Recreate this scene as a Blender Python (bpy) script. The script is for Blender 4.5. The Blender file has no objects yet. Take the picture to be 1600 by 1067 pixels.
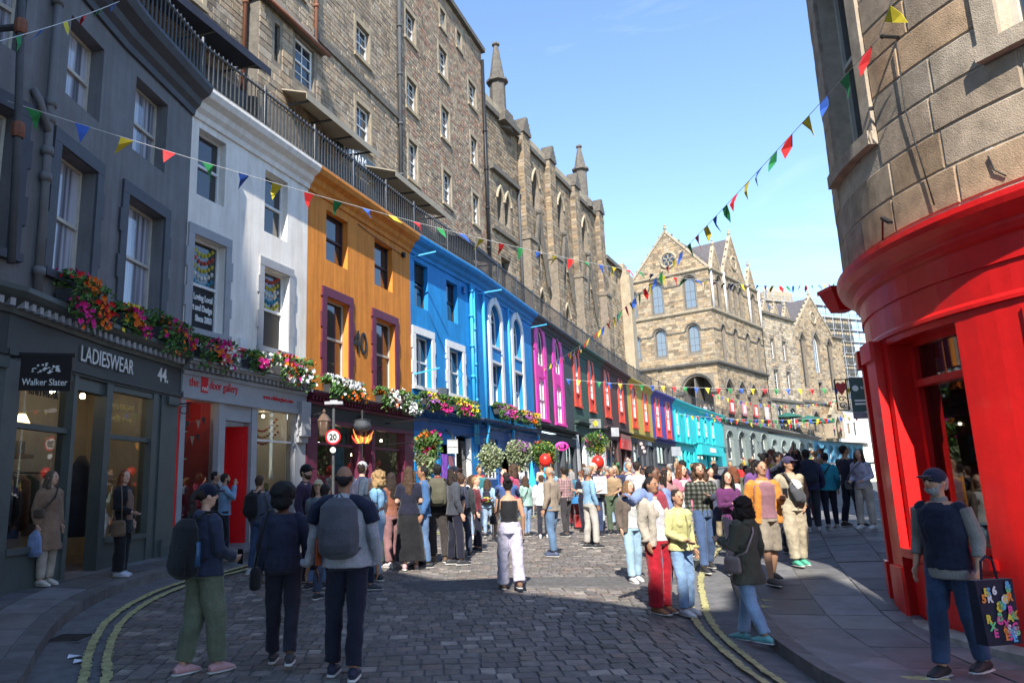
import bpy, bmesh, math, random
from mathutils import Vector, Matrix, noise
random.seed(7)
R = math.radians
scene = bpy.context.scene
col = scene.collection

# ---------------------------------------------------------------- camera
PITCH, ROLL = R(11.2556), R(1.0)
cam_d = bpy.data.cameras.new('camera'); cam = bpy.data.objects.new('camera', cam_d); col.objects.link(cam)
cam_d.sensor_fit = 'HORIZONTAL'; cam_d.sensor_width = 36.0
cam_d.lens = 36.0 * 1150.0 / 1600.0
cam_d.shift_x = (800.0 - 660.0) / 1600.0
cam_d.clip_start = 0.05; cam_d.clip_end = 3000
_cp, _sp = math.cos(PITCH), math.sin(PITCH)
_fw = Vector((0, _cp, _sp)); _up = Vector((0, -_sp, _cp)); _rt = Vector((1, 0, 0))
_R = _rt * math.cos(ROLL) - _up * math.sin(ROLL); _U = _up * math.cos(ROLL) + _rt * math.sin(ROLL)
M = Matrix((_R, _U, -_fw)).transposed().to_4x4(); M.translation = (0, 0, 1.6)
cam.matrix_world = M
scene.camera = cam

# ---------------------------------------------------------------- sky, sun, exposure
SUN_AZ, SUN_EL = R(10.0), R(43.0)          # sun stands behind the camera, a little to the left
to_sun = Vector((-math.sin(SUN_AZ) * math.cos(SUN_EL), -math.cos(SUN_AZ) * math.cos(SUN_EL), math.sin(SUN_EL)))
world = bpy.data.worlds.new('World'); scene.world = world; world.use_nodes = True
wn = world.node_tree.nodes; wl = world.node_tree.links
bg = wn['Background']; sky = wn.new('ShaderNodeTexSky'); sky.sky_type = 'NISHITA'; sky.sun_disc = False
sky.sun_elevation = SUN_EL; sky.sun_rotation = math.atan2(to_sun.x, to_sun.y)
sky.air_density = 1.0; sky.dust_density = 0.1; sky.ozone_density = 3.6; sky.altitude = 100
# thin high wisps, the same over the whole sky
wt = wn.new('ShaderNodeTexCoord'); wm = wn.new('ShaderNodeMapping'); wm.inputs['Scale'].default_value = (1.2, 1.2, 5.0); wl.new(wt.outputs['Generated'], wm.inputs[0])
wz = wn.new('ShaderNodeTexNoise'); wz.inputs['Scale'].default_value = 2.2; wz.inputs['Detail'].default_value = 8; wz.inputs['Roughness'].default_value = 0.62; wz.inputs['Distortion'].default_value = 0.6; wl.new(wm.outputs[0], wz.inputs['Vector'])
wr = wn.new('ShaderNodeValToRGB'); wl.new(wz.outputs[0], wr.inputs[0]); wr.color_ramp.elements[0].position = 0.55; wr.color_ramp.elements[0].color = (0, 0, 0, 1); wr.color_ramp.elements[1].position = 0.85; wr.color_ramp.elements[1].color = (0.16, 0.16, 0.16, 1)
wx = wn.new('ShaderNodeMix'); wx.data_type = 'RGBA'; wl.new(wr.outputs[0], wx.inputs[0]); wl.new(sky.outputs[0], wx.inputs[6]); wx.inputs[7].default_value = (5.5, 5.8, 6.2, 1)
wl.new(wx.outputs[2], bg.inputs[0]); bg.inputs[1].default_value = 0.115
sd = bpy.data.lights.new('sun', 'SUN'); sun = bpy.data.objects.new('sun', sd); col.objects.link(sun)
sd.energy = 3.15; sd.angle = R(0.53); sd.color = (1.0, 0.95, 0.87)
sun.rotation_euler = to_sun.to_track_quat('Z', 'Y').to_euler()
vs = scene.view_settings; vs.view_transform = 'Standard'; vs.look = 'None'; vs.exposure = 1.66; vs.gamma = 1.0; vs.use_curve_mapping = False
scene.cycles.max_bounces = 6; scene.cycles.transparent_max_bounces = 8
scene.cycles.use_denoising = True

# ---------------------------------------------------------------- materials
MATS = {}
def lin(h, k=1.0):
    h = h.lstrip('#'); out = []
    for i in (0, 2, 4):
        c = int(h[i:i+2], 16) / 255.0
        out.append((c / 12.92 if c <= 0.04045 else ((c + 0.055) / 1.055) ** 2.4) * k)
    return tuple(out)
def mat(name, c, rough=0.8, var=0.25, scale=3.0, bump=0.15, bscale=30.0, metal=0.0, spec=0.4, tint=False, dirt=0.0, coat=0.0, stretch=None, streak=0.0):
    """procedural paint / stone / cloth: base colour broken up by two noises, fine relief, optional per-piece tint"""
    if name in MATS: return MATS[name]
    m = bpy.data.materials.new(name); m.use_nodes = True; nt = m.node_tree; N = nt.nodes; L = nt.links
    b = N['Principled BSDF']; b.inputs['Roughness'].default_value = rough; b.inputs['Metallic'].default_value = metal
    b.inputs['Specular IOR Level'].default_value = spec
    if coat: b.inputs['Coat Weight'].default_value = coat; b.inputs['Coat Roughness'].default_value = 0.08
    tc = N.new('ShaderNodeTexCoord'); mp = N.new('ShaderNodeMapping'); L.new(tc.outputs['Object'], mp.inputs[0])
    if stretch: mp.inputs['Scale'].default_value = stretch
    n1 = N.new('ShaderNodeTexNoise'); n1.inputs['Scale'].default_value = scale; n1.inputs['Detail'].default_value = 6; n1.inputs['Roughness'].default_value = 0.65
    L.new(mp.outputs[0], n1.inputs['Vector'])
    cr = N.new('ShaderNodeValToRGB'); L.new(n1.outputs[0], cr.inputs[0])
    lo = tuple(max(0, v * (1 - var)) for v in c[:3]); hi = tuple(min(1, v * (1 + var)) for v in c[:3])
    cr.color_ramp.elements[0].position = 0.3; cr.color_ramp.elements[0].color = (*lo, 1)
    cr.color_ramp.elements[1].position = 0.7; cr.color_ramp.elements[1].color = (*hi, 1)
    out = cr.outputs[0]
    if tint:
        at = N.new('ShaderNodeAttribute'); at.attribute_name = 'tint'
        mx = N.new('ShaderNodeMix'); mx.data_type = 'RGBA'; mx.blend_type = 'MULTIPLY'; mx.inputs[0].default_value = 1
        L.new(out, mx.inputs[6]); L.new(at.outputs['Color'], mx.inputs[7]); out = mx.outputs[2]
    if dirt:
        n3 = N.new('ShaderNodeTexNoise'); n3.inputs['Scale'].default_value = 0.9; n3.inputs['Detail'].default_value = 8; n3.inputs['Roughness'].default_value = 0.7
        m3 = N.new('ShaderNodeMapping'); m3.inputs['Scale'].default_value = (1, 1, 0.35); L.new(tc.outputs['Object'], m3.inputs[0]); L.new(m3.outputs[0], n3.inputs['Vector'])
        r3 = N.new('ShaderNodeValToRGB'); L.new(n3.outputs[0], r3.inputs[0])
        r3.color_ramp.elements[0].position = 0.52; r3.color_ramp.elements[0].color = (1, 1, 1, 1)
        v = 1 - dirt; r3.color_ramp.elements[1].position = 0.74; r3.color_ramp.elements[1].color = (v, v * 0.97, v * 0.93, 1)
        mx2 = N.new('ShaderNodeMix'); mx2.data_type = 'RGBA'; mx2.blend_type = 'MULTIPLY'; mx2.inputs[0].default_value = 1
        L.new(out, mx2.inputs[6]); L.new(r3.outputs[0], mx2.inputs[7]); out = mx2.outputs[2]
    if streak:      # rain streaks and patches of repaint
        n4 = N.new('ShaderNodeTexNoise'); n4.inputs['Scale'].default_value = 1.0; n4.inputs['Detail'].default_value = 5; n4.inputs['Roughness'].default_value = 0.75
        m4 = N.new('ShaderNodeMapping'); m4.inputs['Scale'].default_value = (5.5, 5.5, 0.3); L.new(tc.outputs['Object'], m4.inputs[0]); L.new(m4.outputs[0], n4.inputs['Vector'])
        r4 = N.new('ShaderNodeValToRGB'); L.new(n4.outputs[0], r4.inputs[0]); v = 1 - streak
        r4.color_ramp.elements[0].position = 0.42; r4.color_ramp.elements[0].color = (v, v * 0.98, v * 0.95, 1); r4.color_ramp.elements[1].position = 0.6; r4.color_ramp.elements[1].color = (1, 1, 1, 1)
        mx4 = N.new('ShaderNodeMix'); mx4.data_type = 'RGBA'; mx4.blend_type = 'MULTIPLY'; mx4.inputs[0].default_value = 1
        L.new(out, mx4.inputs[6]); L.new(r4.outputs[0], mx4.inputs[7]); out = mx4.outputs[2]
    L.new(out, b.inputs['Base Color'])
    if bump:
        n2 = N.new('ShaderNodeTexNoise'); n2.inputs['Scale'].default_value = bscale; n2.inputs['Detail'].default_value = 5
        L.new(mp.outputs[0], n2.inputs['Vector'])
        bp = N.new('ShaderNodeBump'); bp.inputs['Strength'].default_value = bump; bp.inputs['Distance'].default_value = 0.02
        L.new(n2.outputs[0], bp.inputs['Height']); L.new(bp.outputs[0], b.inputs['Normal'])
    MATS[name] = m; return m
def cloth(c, rough=0.9, plaid=None):
    """woven cloth: faint weave and fading in the colour, creases in the relief, optional check"""
    k = 'cloth_%02d_%02d_%02d' % tuple(int(v * 99) for v in c[:3]) + ('_check' if plaid else '')
    if k in MATS: return MATS[k]
    m = bpy.data.materials.new(k); m.use_nodes = True; nt = m.node_tree; N = nt.nodes; L = nt.links; b = N['Principled BSDF']
    b.inputs['Roughness'].default_value = rough; b.inputs['Specular IOR Level'].default_value = 0.15; b.inputs['Sheen Weight'].default_value = 0.15
    tc = N.new('ShaderNodeTexCoord')
    def noise_(sc, det, typ='FBM', scl=(1, 1, 1)):
        mp = N.new('ShaderNodeMapping'); mp.inputs['Scale'].default_value = scl; L.new(tc.outputs['Object'], mp.inputs[0])
        n = N.new('ShaderNodeTexNoise'); n.noise_type = typ; n.inputs['Scale'].default_value = sc; n.inputs['Detail'].default_value = det; L.new(mp.outputs[0], n.inputs['Vector']); return n.outputs[0]
    def ramp(src, a, ca, d, cd):
        r = N.new('ShaderNodeValToRGB'); L.new(src, r.inputs[0]); r.color_ramp.elements[0].position = a; r.color_ramp.elements[0].color = (*ca, 1); r.color_ramp.elements[1].position = d; r.color_ramp.elements[1].color = (*cd, 1); return r.outputs[0]
    def mult(p, q):
        x = N.new('ShaderNodeMix'); x.data_type = 'RGBA'; x.blend_type = 'MULTIPLY'; x.inputs[0].default_value = 1; L.new(p, x.inputs[6]); L.new(q, x.inputs[7]); return x.outputs[2]
    base = ramp(noise_(4.0, 4), .3, tuple(v * .72 for v in c), .72, tuple(min(1, v * 1.25 + .004) for v in c))
    base = mult(base, ramp(noise_(160, 2), .35, (.72, .72, .72), .65, (1.15, 1.15, 1.15)))
    if plaid:
        for ax in ('X', 'Z'):
            w = N.new('ShaderNodeTexWave'); w.bands_direction = ax; w.inputs['Scale'].default_value = 4.5; L.new(tc.outputs['Object'], w.inputs['Vector']); base = mult(base, ramp(w.outputs[0], .42, (1, 1, 1), .5, plaid))
    L.new(base, b.inputs['Base Color'])
    h1 = noise_(3.2, 3, 'RIDGED_MULTIFRACTAL', (1.6, 1.6, .9)); h2 = noise_(9, 3)
    b1 = N.new('ShaderNodeBump'); b1.inputs['Strength'].default_value = .55; b1.inputs['Distance'].default_value = .034; L.new(h1, b1.inputs['Height'])
    b2 = N.new('ShaderNodeBump'); b2.inputs['Strength'].default_value = .35; b2.inputs['Distance'].default_value = .012; L.new(h2, b2.inputs['Height']); L.new(b1.outputs[0], b2.inputs['Normal']); L.new(b2.outputs[0], b.inputs['Normal'])
    MATS[k] = m; return m
def glass_opaque(name, c=(0.02, 0.025, 0.03), rough=0.03):
    if name in MATS: return MATS[name]
    m = bpy.data.materials.new(name); m.use_nodes = True; nt = m.node_tree; N = nt.nodes; L = nt.links; b = N['Principled BSDF']
    b.inputs['Base Color'].default_value = (*c, 1); b.inputs['Roughness'].default_value = rough; b.inputs['Specular IOR Level'].default_value = 0.9; b.inputs['IOR'].default_value = 1.6
    tc = N.new('ShaderNodeTexCoord'); n = N.new('ShaderNodeTexNoise'); n.inputs['Scale'].default_value = 1.3; n.inputs['Detail'].default_value = 1
    L.new(tc.outputs['Object'], n.inputs['Vector']); bp = N.new('ShaderNodeBump'); bp.inputs['Strength'].default_value = 0.06; bp.inputs['Distance'].default_value = 0.1
    L.new(n.outputs[0], bp.inputs['Height']); L.new(bp.outputs[0], b.inputs['Normal'])
    MATS[name] = m; return m
def glass_clear(name='shop_glass', tint=(0.85, 0.9, 0.9)):
    if name in MATS: return MATS[name]
    m = bpy.data.materials.new(name); m.use_nodes = True; nt = m.node_tree; N = nt.nodes; L = nt.links
    N.remove(N['Principled BSDF']); t = N.new('ShaderNodeBsdfTransparent'); t.inputs[0].default_value = (*tint, 1)
    g = N.new('ShaderNodeBsdfGlossy'); g.inputs['Roughness'].default_value = 0.02; g.inputs[0].default_value = (0.95, 0.97, 1, 1)
    f = N.new('ShaderNodeFresnel'); f.inputs[0].default_value = 1.75; mx = N.new('ShaderNodeMixShader')
    L.new(f.outputs[0], mx.inputs[0]); L.new(t.outputs[0], mx.inputs[1]); L.new(g.outputs[0], mx.inputs[2]); L.new(mx.outputs[0], N['Material Output'].inputs[0])
    MATS[name] = m; return m
def emis(name, c, k):
    if name in MATS: return MATS[name]
    m = bpy.data.materials.new(name); m.use_nodes = True; b = m.node_tree.nodes['Principled BSDF']
    b.inputs['Base Color'].default_value = (*c, 1); b.inputs['Emission Color'].default_value = (*c, 1); b.inputs['Emission Strength'].default_value = k
    MATS[name] = m; return m

# ---------------------------------------------------------------- scene tree helpers
WLOC = {}
def tag(o, label=None, cat=None, group=None, kind=None):
    if label: o['label'] = label
    if cat: o['category'] = cat
    if group: o['group'] = group
    if kind: o['kind'] = kind
    return o
def thing(name, label, cat, loc=(0, 0, 0), group=None, rz=0.0, sc=1.0):
    o = bpy.data.objects.new(name, None); o.empty_display_size = 0.2; col.objects.link(o)
    o.location = loc; o.rotation_euler = (0, 0, rz); o.scale = (sc, sc, sc)
    WLOC[o.name] = Vector(loc)
    return tag(o, label, cat, group)
def link(o, parent=None, local=False):
    col.objects.link(o)
    if parent is not None:
        o.parent = parent
        if not local: o.location = -WLOC.get(parent.name, Vector((0, 0, 0)))
    return o

class MB:
    """collects faces and builds ONE mesh object"""
    def __init__(s): s.v = []; s.f = []; s.t = []; s.cur = (1, 1, 1)
    def face(s, pts):
        i = len(s.v); s.v.extend([tuple(p) for p in pts]); s.f.append(tuple(range(i, i + len(pts)))); s.t.append(s.cur); return s
    def mesh(s, pts, faces):
        i = len(s.v); s.v.extend([tuple(p) for p in pts])
        for f in faces: s.f.append(tuple(i + k for k in f)); s.t.append(s.cur)
        return s
    def hexa(s, p):   # 8 points: bottom 4 (ccw), top 4
        return s.mesh(p, [(3, 2, 1, 0), (4, 5, 6, 7), (0, 1, 5, 4), (1, 2, 6, 5), (2, 3, 7, 6), (3, 0, 4, 7)])
    def aabb(s, a, b):
        x0, y0, z0 = a; x1, y1, z1 = b
        return s.hexa([(x0, y0, z0), (x1, y0, z0), (x1, y1, z0), (x0, y1, z0), (x0, y0, z1), (x1, y0, z1), (x1, y1, z1), (x0, y1, z1)])
    def box(s, fr, s0, s1, z0, z1, d0, d1, n=1):
        """box in a wall frame: along the wall, height, out of the wall"""
        n = max(1, n)
        for k in range(n):
            a = s0 + (s1 - s0) * k / n; b = s0 + (s1 - s0) * (k + 1) / n
            s.hexa([fr(a, z0, d1), fr(b, z0, d1), fr(b, z0, d0), fr(a, z0, d0), fr(a, z1, d1), fr(b, z1, d1), fr(b, z1, d0), fr(a, z1, d0)])
        return s
    def stone(s, fr, s0, s1, z0, z1, d, ch=0.012):
        """a squared stone: face standing d proud of the wall with chamfered arrises"""
        nc = 4 if isinstance(fr, Cyl) else 1
        if nc > 1:
            for k in range(nc):
                a0, a1 = s0 + (s1 - s0) * k / nc, s0 + (s1 - s0) * (k + 1) / nc; b0 = a0 + (ch if k == 0 else 0); b1 = a1 - (ch if k == nc - 1 else 0)
                V = [fr(a0, z0, 0), fr(a1, z0, 0), fr(a1, z1, 0), fr(a0, z1, 0), fr(b0, z0 + ch, d), fr(b1, z0 + ch, d), fr(b1, z1 - ch, d), fr(b0, z1 - ch, d)]
                F = [(4, 5, 6, 7), (0, 1, 5, 4), (2, 3, 7, 6)]
                if k == 0: F.append((3, 0, 4, 7))
                if k == nc - 1: F.append((1, 2, 6, 5))
                s.mesh(V, F)
            return s
        A = [fr(s0, z0, 0), fr(s1, z0, 0), fr(s1, z1, 0), fr(s0, z1, 0)]
        B = [fr(s0 + ch, z0 + ch, d), fr(s1 - ch, z0 + ch, d), fr(s1 - ch, z1 - ch, d), fr(s0 + ch, z1 - ch, d)]
        return s.mesh(A + B, [(4, 5, 6, 7), (0, 1, 5, 4), (1, 2, 6, 5), (2, 3, 7, 6), (3, 0, 4, 7)])
    def bar(s, a, b, w, h=None):
        a = Vector(a); b = Vector(b); h = h or w; t = (b - a).normalized()
        x = t.cross(Vector((0, 0, 1)));
        if x.length < 1e-3: x = Vector((1, 0, 0))
        x.normalize(); y = t.cross(x)
        q = [(-w / 2, -h / 2), (w / 2, -h / 2), (w / 2, h / 2), (-w / 2, h / 2)]
        return s.hexa([a + x * i + y * j for i, j in q] + [b + x * i + y * j for i, j in q])
    def tube(s, pts, rad, seg=8, ref=(1, 0, 0), caps=True):
        """tapered tube; rad entries are r or (rx, ry), rx measured along ref"""
        pts = [Vector(p) for p in pts]; n = len(pts); rings = []
        i0 = len(s.v); ref = Vector(ref)
        for k, p in enumerate(pts):
            t = (pts[min(k + 1, n - 1)] - pts[max(k - 1, 0)]);
            t = t.normalized() if t.length > 1e-9 else Vector((0, 0, 1))
            x = ref - t * ref.dot(t)
            if x.length < 1e-3: x = Vector((0, 1, 0)) - t * t.y
            x.normalize(); y = t.cross(x)
            r = rad[k] if isinstance(rad, list) else rad
            rx, ry = r if isinstance(r, (tuple, list)) else (r, r)
            for j in range(seg):
                a = 2 * math.pi * j / seg; s.v.append(tuple(p + x * (rx * math.cos(a)) + y * (ry * math.sin(a))))
        for k in range(n - 1):
            for j in range(seg):
                j2 = (j + 1) % seg
                s.f.append((i0 + k * seg + j, i0 + k * seg + j2, i0 + (k + 1) * seg + j2, i0 + (k + 1) * seg + j)); s.t.append(s.cur)
        if caps:
            s.f.append(tuple(i0 + j for j in reversed(range(seg)))); s.t.append(s.cur)
            s.f.append(tuple(i0 + (n - 1) * seg + j for j in range(seg))); s.t.append(s.cur)
        return s
    def lathe(s, c, prof, seg=12):
        """prof: list of (radius, z) from bottom to top about a vertical axis at c"""
        c = Vector(c); return s.tube([c + Vector((0, 0, z)) for r, z in prof], [max(r, 1e-4) for r, z in prof], seg)
    def ell(s, c, rx, ry, rz, seg=12, rings=8):
        c = Vector(c); pr = []
        i0 = len(s.v)
        for k in range(rings + 1):
            ph = math.pi * k / rings - math.pi / 2; rr = max(math.cos(ph), 0.02)
            for j in range(seg):
                a = 2 * math.pi * j / seg; s.v.append(tuple(c + Vector((rx * rr * math.cos(a), ry * rr * math.sin(a), rz * math.sin(ph)))))
        for k in range(rings):
            for j in range(seg):
                j2 = (j + 1) % seg; s.f.append((i0 + k * seg + j, i0 + k * seg + j2, i0 + (k + 1) * seg + j2, i0 + (k + 1) * seg + j)); s.t.append(s.cur)
        s.f.append(tuple(i0 + j for j in reversed(range(seg)))); s.t.append(s.cur)
        s.f.append(tuple(i0 + rings * seg + j for j in range(seg))); s.t.append(s.cur)
        return s
    def sweep(s, path, prof):
        """profile [(out, z)] carried along frames path = [(point_xy, outward_xy)]"""
        m = len(prof); i0 = len(s.v)
        for p, n in path:
            for d, z in prof: s.v.append((p[0] + n[0] * d, p[1] + n[1] * d, z))
        for k in range(len(path) - 1):
            for j in range(m - 1):
                s.f.append((i0 + k * m + j, i0 + (k + 1) * m + j, i0 + (k + 1) * m + j + 1, i0 + k * m + j + 1)); s.t.append(s.cur)
        s.f.append(tuple(i0 + j for j in range(m))); s.t.append(s.cur)
        s.f.append(tuple(i0 + (len(path) - 1) * m + j for j in reversed(range(m)))); s.t.append(s.cur)
        return s
    def data(s, name, m, tint=False, smooth=False):
        me = bpy.data.meshes.new(name); me.from_pydata(s.v, [], s.f); me.update()
        if tint:
            at = me.color_attributes.new('tint', 'FLOAT_COLOR', 'CORNER'); buf = []
            for f, t in zip(s.f, s.t): buf.extend((t[0], t[1], t[2], 1.0) * len(f))
            at.data.foreach_set('color', buf)
        if smooth: me.polygons.foreach_set('use_smooth', [True] * len(me.polygons))
        if m is not None: me.materials.append(m)
        return me
    def build(s, name, m, parent=None, tint=False, smooth=False, local=False):
        return link(bpy.data.objects.new(name, s.data(name, m, tint, smooth)), parent, local)

class Line:
    """wall frame along a straight line in plan: P(s, z, d)"""
    def __init__(s, a, b):
        s.a = Vector(a); d = Vector(b) - s.a; s.L = d.length; s.u = d / s.L; s.n = Vector((s.u.y, -s.u.x))
    def __call__(s, t, z, d=0.0):
        p = s.a + s.u * t + s.n * d; return Vector((p.x, p.y, z))
class Cyl:
    """wall frame round a drum: s runs along the arc (towards the camera), d outwards"""
    def __init__(s, c, r): s.c = Vector(c); s.r = r
    def __call__(s, t, z, d=0.0):
        a = t / s.r; return Vector((s.c.x - (s.r + d) * math.cos(a), s.c.y - (s.r + d) * math.sin(a), z))
class Flip:
    """wall frame over three given vectors"""
    def __init__(s, o, u, n): s.o = Vector(o); s.u = Vector(u).normalized(); s.n = Vector(n).normalized()
    def __call__(s, t, z, d=0.0): return s.o + s.u * t + s.n * d + Vector((0, 0, z))

def smooth01(x, a, b):
    t = min(1, max(0, (x - a) / (b - a))); return t * t * (3 - 2 * t)
def interp(t, P):
    if t <= P[0][0]: return P[0][1]
    for (a, u), (b, v) in zip(P, P[1:]):
        if t <= b: return u + (v - u) * (t - a) / (b - a)
    return P[-1][1]
def gz(x, y):
    """height of the road: it climbs to the right, and to the walls at either side"""
    t = x * 0.4226 + y * 0.9063; w = x * 0.9063 - y * 0.4226
    f = interp(t, [(5, 0.0), (8, 0.03), (14, 0.15), (18, 0.2), (22, 0.27), (30, 0.5), (39, 0.9), (70, 2.2), (103, 3.6), (145, 4.6), (200, 5.2)])
    f += 0.35 * smooth01(w, -1.5, 1.5) * smooth01(t, 9, 16) * (1 - smooth01(t, 40, 80))
    f -= 0.24 * smooth01(x, 2.0, 4.2) * (1 - smooth01(y, 7.0, 13.0))
    f += 0.24 * smooth01(-w, 6.2, 10.2) * smooth01(t, 2, 8)
    return f
KERB = 0.12

def wall_sheet(mb, fr, s0, s1, z0, z1, ops, depth=0.22, nsub=None, d=0.0):
    """wall face with openings cut through it and their reveals.
    ops: dicts s0,s1,z0,z1 and optional arch (rise of the head) and point (pointed head)"""
    ss = {s0, s1}; zs = {z0, z1}
    if nsub:
        for k in range(1, nsub): ss.add(s0 + (s1 - s0) * k / nsub)
    for o in ops: ss |= {o['s0'], o['s1']}; zs |= {o['z0'], o['z1'] + o.get('arch', 0.0), o['z1']}
    ss = sorted(v for v in ss if s0 - 1e-6 <= v <= s1 + 1e-6); zs = sorted(v for v in zs if z0 - 1e-6 <= v <= z1 + 1e-6)
    for a, b in zip(ss, ss[1:]):
        if b - a < 1e-5: continue
        run = None
        for c, e in zip(zs, zs[1:]):
            if e - c < 1e-5: continue
            ms, mz = (a + b) / 2, (c + e) / 2
            hole = any(o['s0'] < ms < o['s1'] and o['z0'] < mz < o['z1'] + o.get('arch', 0.0) for o in ops)
            if hole:
                if run: mb.face([fr(a, run[0], d), fr(b, run[0], d), fr(b, run[1], d), fr(a, run[1], d)]); run = None
            else: run = (run[0], e) if run else (c, e)
        if run: mb.face([fr(a, run[0], d), fr(b, run[0], d), fr(b, run[1], d), fr(a, run[1], d)])
    for o in ops:
        a, b, c, e, r = o['s0'], o['s1'], o['z0'], o['z1'], o.get('arch', 0.0); q = d - o.get('depth', depth)
        out = [(a, c), (b, c), (b, e)]
        if r:
            hd = arch_pts(a, b, e, r, o.get('point', False)); out += hd[1:-1]
            top = e + r
            for p1, p2 in zip(hd, hd[1:]):
                mb.face([fr(p1[0], p1[1], d), fr(p1[0], top, d), fr(p2[0], top, d), fr(p2[0], p2[1], d)])
        out.append((a, e))
        for p1, p2 in zip(out, out[1:] + out[:1]):
            mb.face([fr(p1[0], p1[1], d), fr(p2[0], p2[1], d), fr(p2[0], p2[1], q), fr(p1[0], p1[1], q)])
def arch_pts(a, b, e, r, point=False, n=10):
    """head of an opening from its right springing to its left one"""
    c = (a + b) / 2; h = (b - a) / 2; P = []
    for k in range(n + 1):
        t = math.pi * k / n
        if point:
            x = math.cos(t); P.append((c + h * x, e + r * (1 - abs(x)) ** 0.62))
        else: P.append((c + h * math.cos(t), e + r * math.sin(t)))
    return P

PANE_SKY = glass_opaque('window_glass')
PANE_SHEEN = glass_opaque('window_glass_sky_sheen', (0.20, 0.22, 0.27), 0.05)
_n, _l = PANE_SHEEN.node_tree.nodes, PANE_SHEEN.node_tree.links     # sky reflection painted into the pane colour as pale upright bands
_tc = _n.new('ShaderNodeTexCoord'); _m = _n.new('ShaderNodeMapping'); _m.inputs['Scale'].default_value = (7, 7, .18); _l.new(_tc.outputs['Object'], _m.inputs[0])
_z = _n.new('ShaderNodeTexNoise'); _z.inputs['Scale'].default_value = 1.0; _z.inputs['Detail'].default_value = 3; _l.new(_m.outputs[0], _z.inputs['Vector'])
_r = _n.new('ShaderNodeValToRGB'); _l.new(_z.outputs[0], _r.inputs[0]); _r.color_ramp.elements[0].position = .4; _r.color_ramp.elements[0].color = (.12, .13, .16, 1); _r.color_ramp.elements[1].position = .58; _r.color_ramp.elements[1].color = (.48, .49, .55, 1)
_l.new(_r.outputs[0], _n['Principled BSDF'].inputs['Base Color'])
PANE_WHT = glass_opaque('window_glass_white_blind', (0.50, 0.50, 0.49), 0.12)
PANE_PALE = glass_opaque('window_glass_pale', (0.16, 0.19, 0.21), 0.08)
def pane_poly(fr, s0, s1, z0, z1, d, arch=0.0, point=False):
    if arch: P = [(s0, z0), (s1, z0)] + arch_pts(s0, s1, z1, arch, point)
    else: P = [(s0, z0), (s1, z0), (s1, z1), (s0, z1)]
    return MB().face([fr(a, b, d) for a, b in P])
def window(parent, fr, s0, s1, z0, z1, m, depth=0.2, arch=0.0, point=False, bars=(1, 1), fw=0.055, sash=True, pane=None, blind=None, fan=False, two=True):
    """sash window set back in its opening: frame, meeting rail, glazing bars, two panes of glass"""
    q = -depth; mb = MB(); pane = pane or PANE_SKY
    mb.box(fr, s0, s0 + fw, z0, z1, q, q + 0.06); mb.box(fr, s1 - fw, s1, z0, z1, q, q + 0.06)
    mb.box(fr, s0 + fw, s1 - fw, z0, z0 + fw * 1.3, q, q + 0.062)
    if not arch: mb.box(fr, s0 + fw, s1 - fw, z1 - fw, z1, q, q + 0.062)
    else:
        P = arch_pts(s0 + fw / 2, s1 - fw / 2, z1, arch - fw / 2, point); mb.tube([fr(a, b, q + 0.03) for a, b in P], fw * 0.55, 6)
    zm = (z0 + z1 + arch * 0.4) / 2
    if sash: mb.box(fr, s0 + fw, s1 - fw, zm - 0.03, zm + 0.03, q + 0.002, q + 0.072)
    nx, nz = bars
    for k in range(1, nx):
        c = s0 + (s1 - s0) * k / nx; mb.box(fr, c - 0.016, c + 0.016, z0 + fw, z1 + (arch * 0.9 if arch else -fw), q + 0.004, q + 0.05)
    for h0, h1 in ((z0, zm), (zm, z1)) if sash else ((z0, z1),):
        for k in range(1, nz):
            c = h0 + (h1 - h0) * k / nz; mb.box(fr, s0 + fw, s1 - fw, c - 0.014, c + 0.014, q + 0.004, q + 0.046)
    if fan and arch:
        c = (s0 + s1) / 2
        for a in (45, 90, 135): mb.bar(fr(c, z1, q + 0.03), fr(c + math.cos(R(a)) * (s1 - s0) * 0.45, z1 + math.sin(R(a)) * arch * 0.92, q + 0.03), 0.03)
        mb.box(fr, s0 + fw, s1 - fw, z1 - 0.025, z1 + 0.025, q + 0.003, q + 0.058)
    w = mb.build('window', m, parent)
    pd = q + 0.02
    if sash and two:
        pane_poly(fr, s0 + fw * .5, s1 - fw * .5, z0 + .02, zm, pd - 0.002).build('pane', pane, w); pane_poly(fr, s0 + fw * .5, s1 - fw * .5, zm, z1 - (0 if arch else .02), pd + 0.006, arch - fw * .4 if arch else 0, point).build('pane', pane, w)
    else: pane_poly(fr, s0 + fw * .5, s1 - fw * .5, z0 + .02, z1 - (0 if arch else .02), pd, arch - fw * .4 if arch else 0, point).build('pane', pane, w)
    return w
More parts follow.
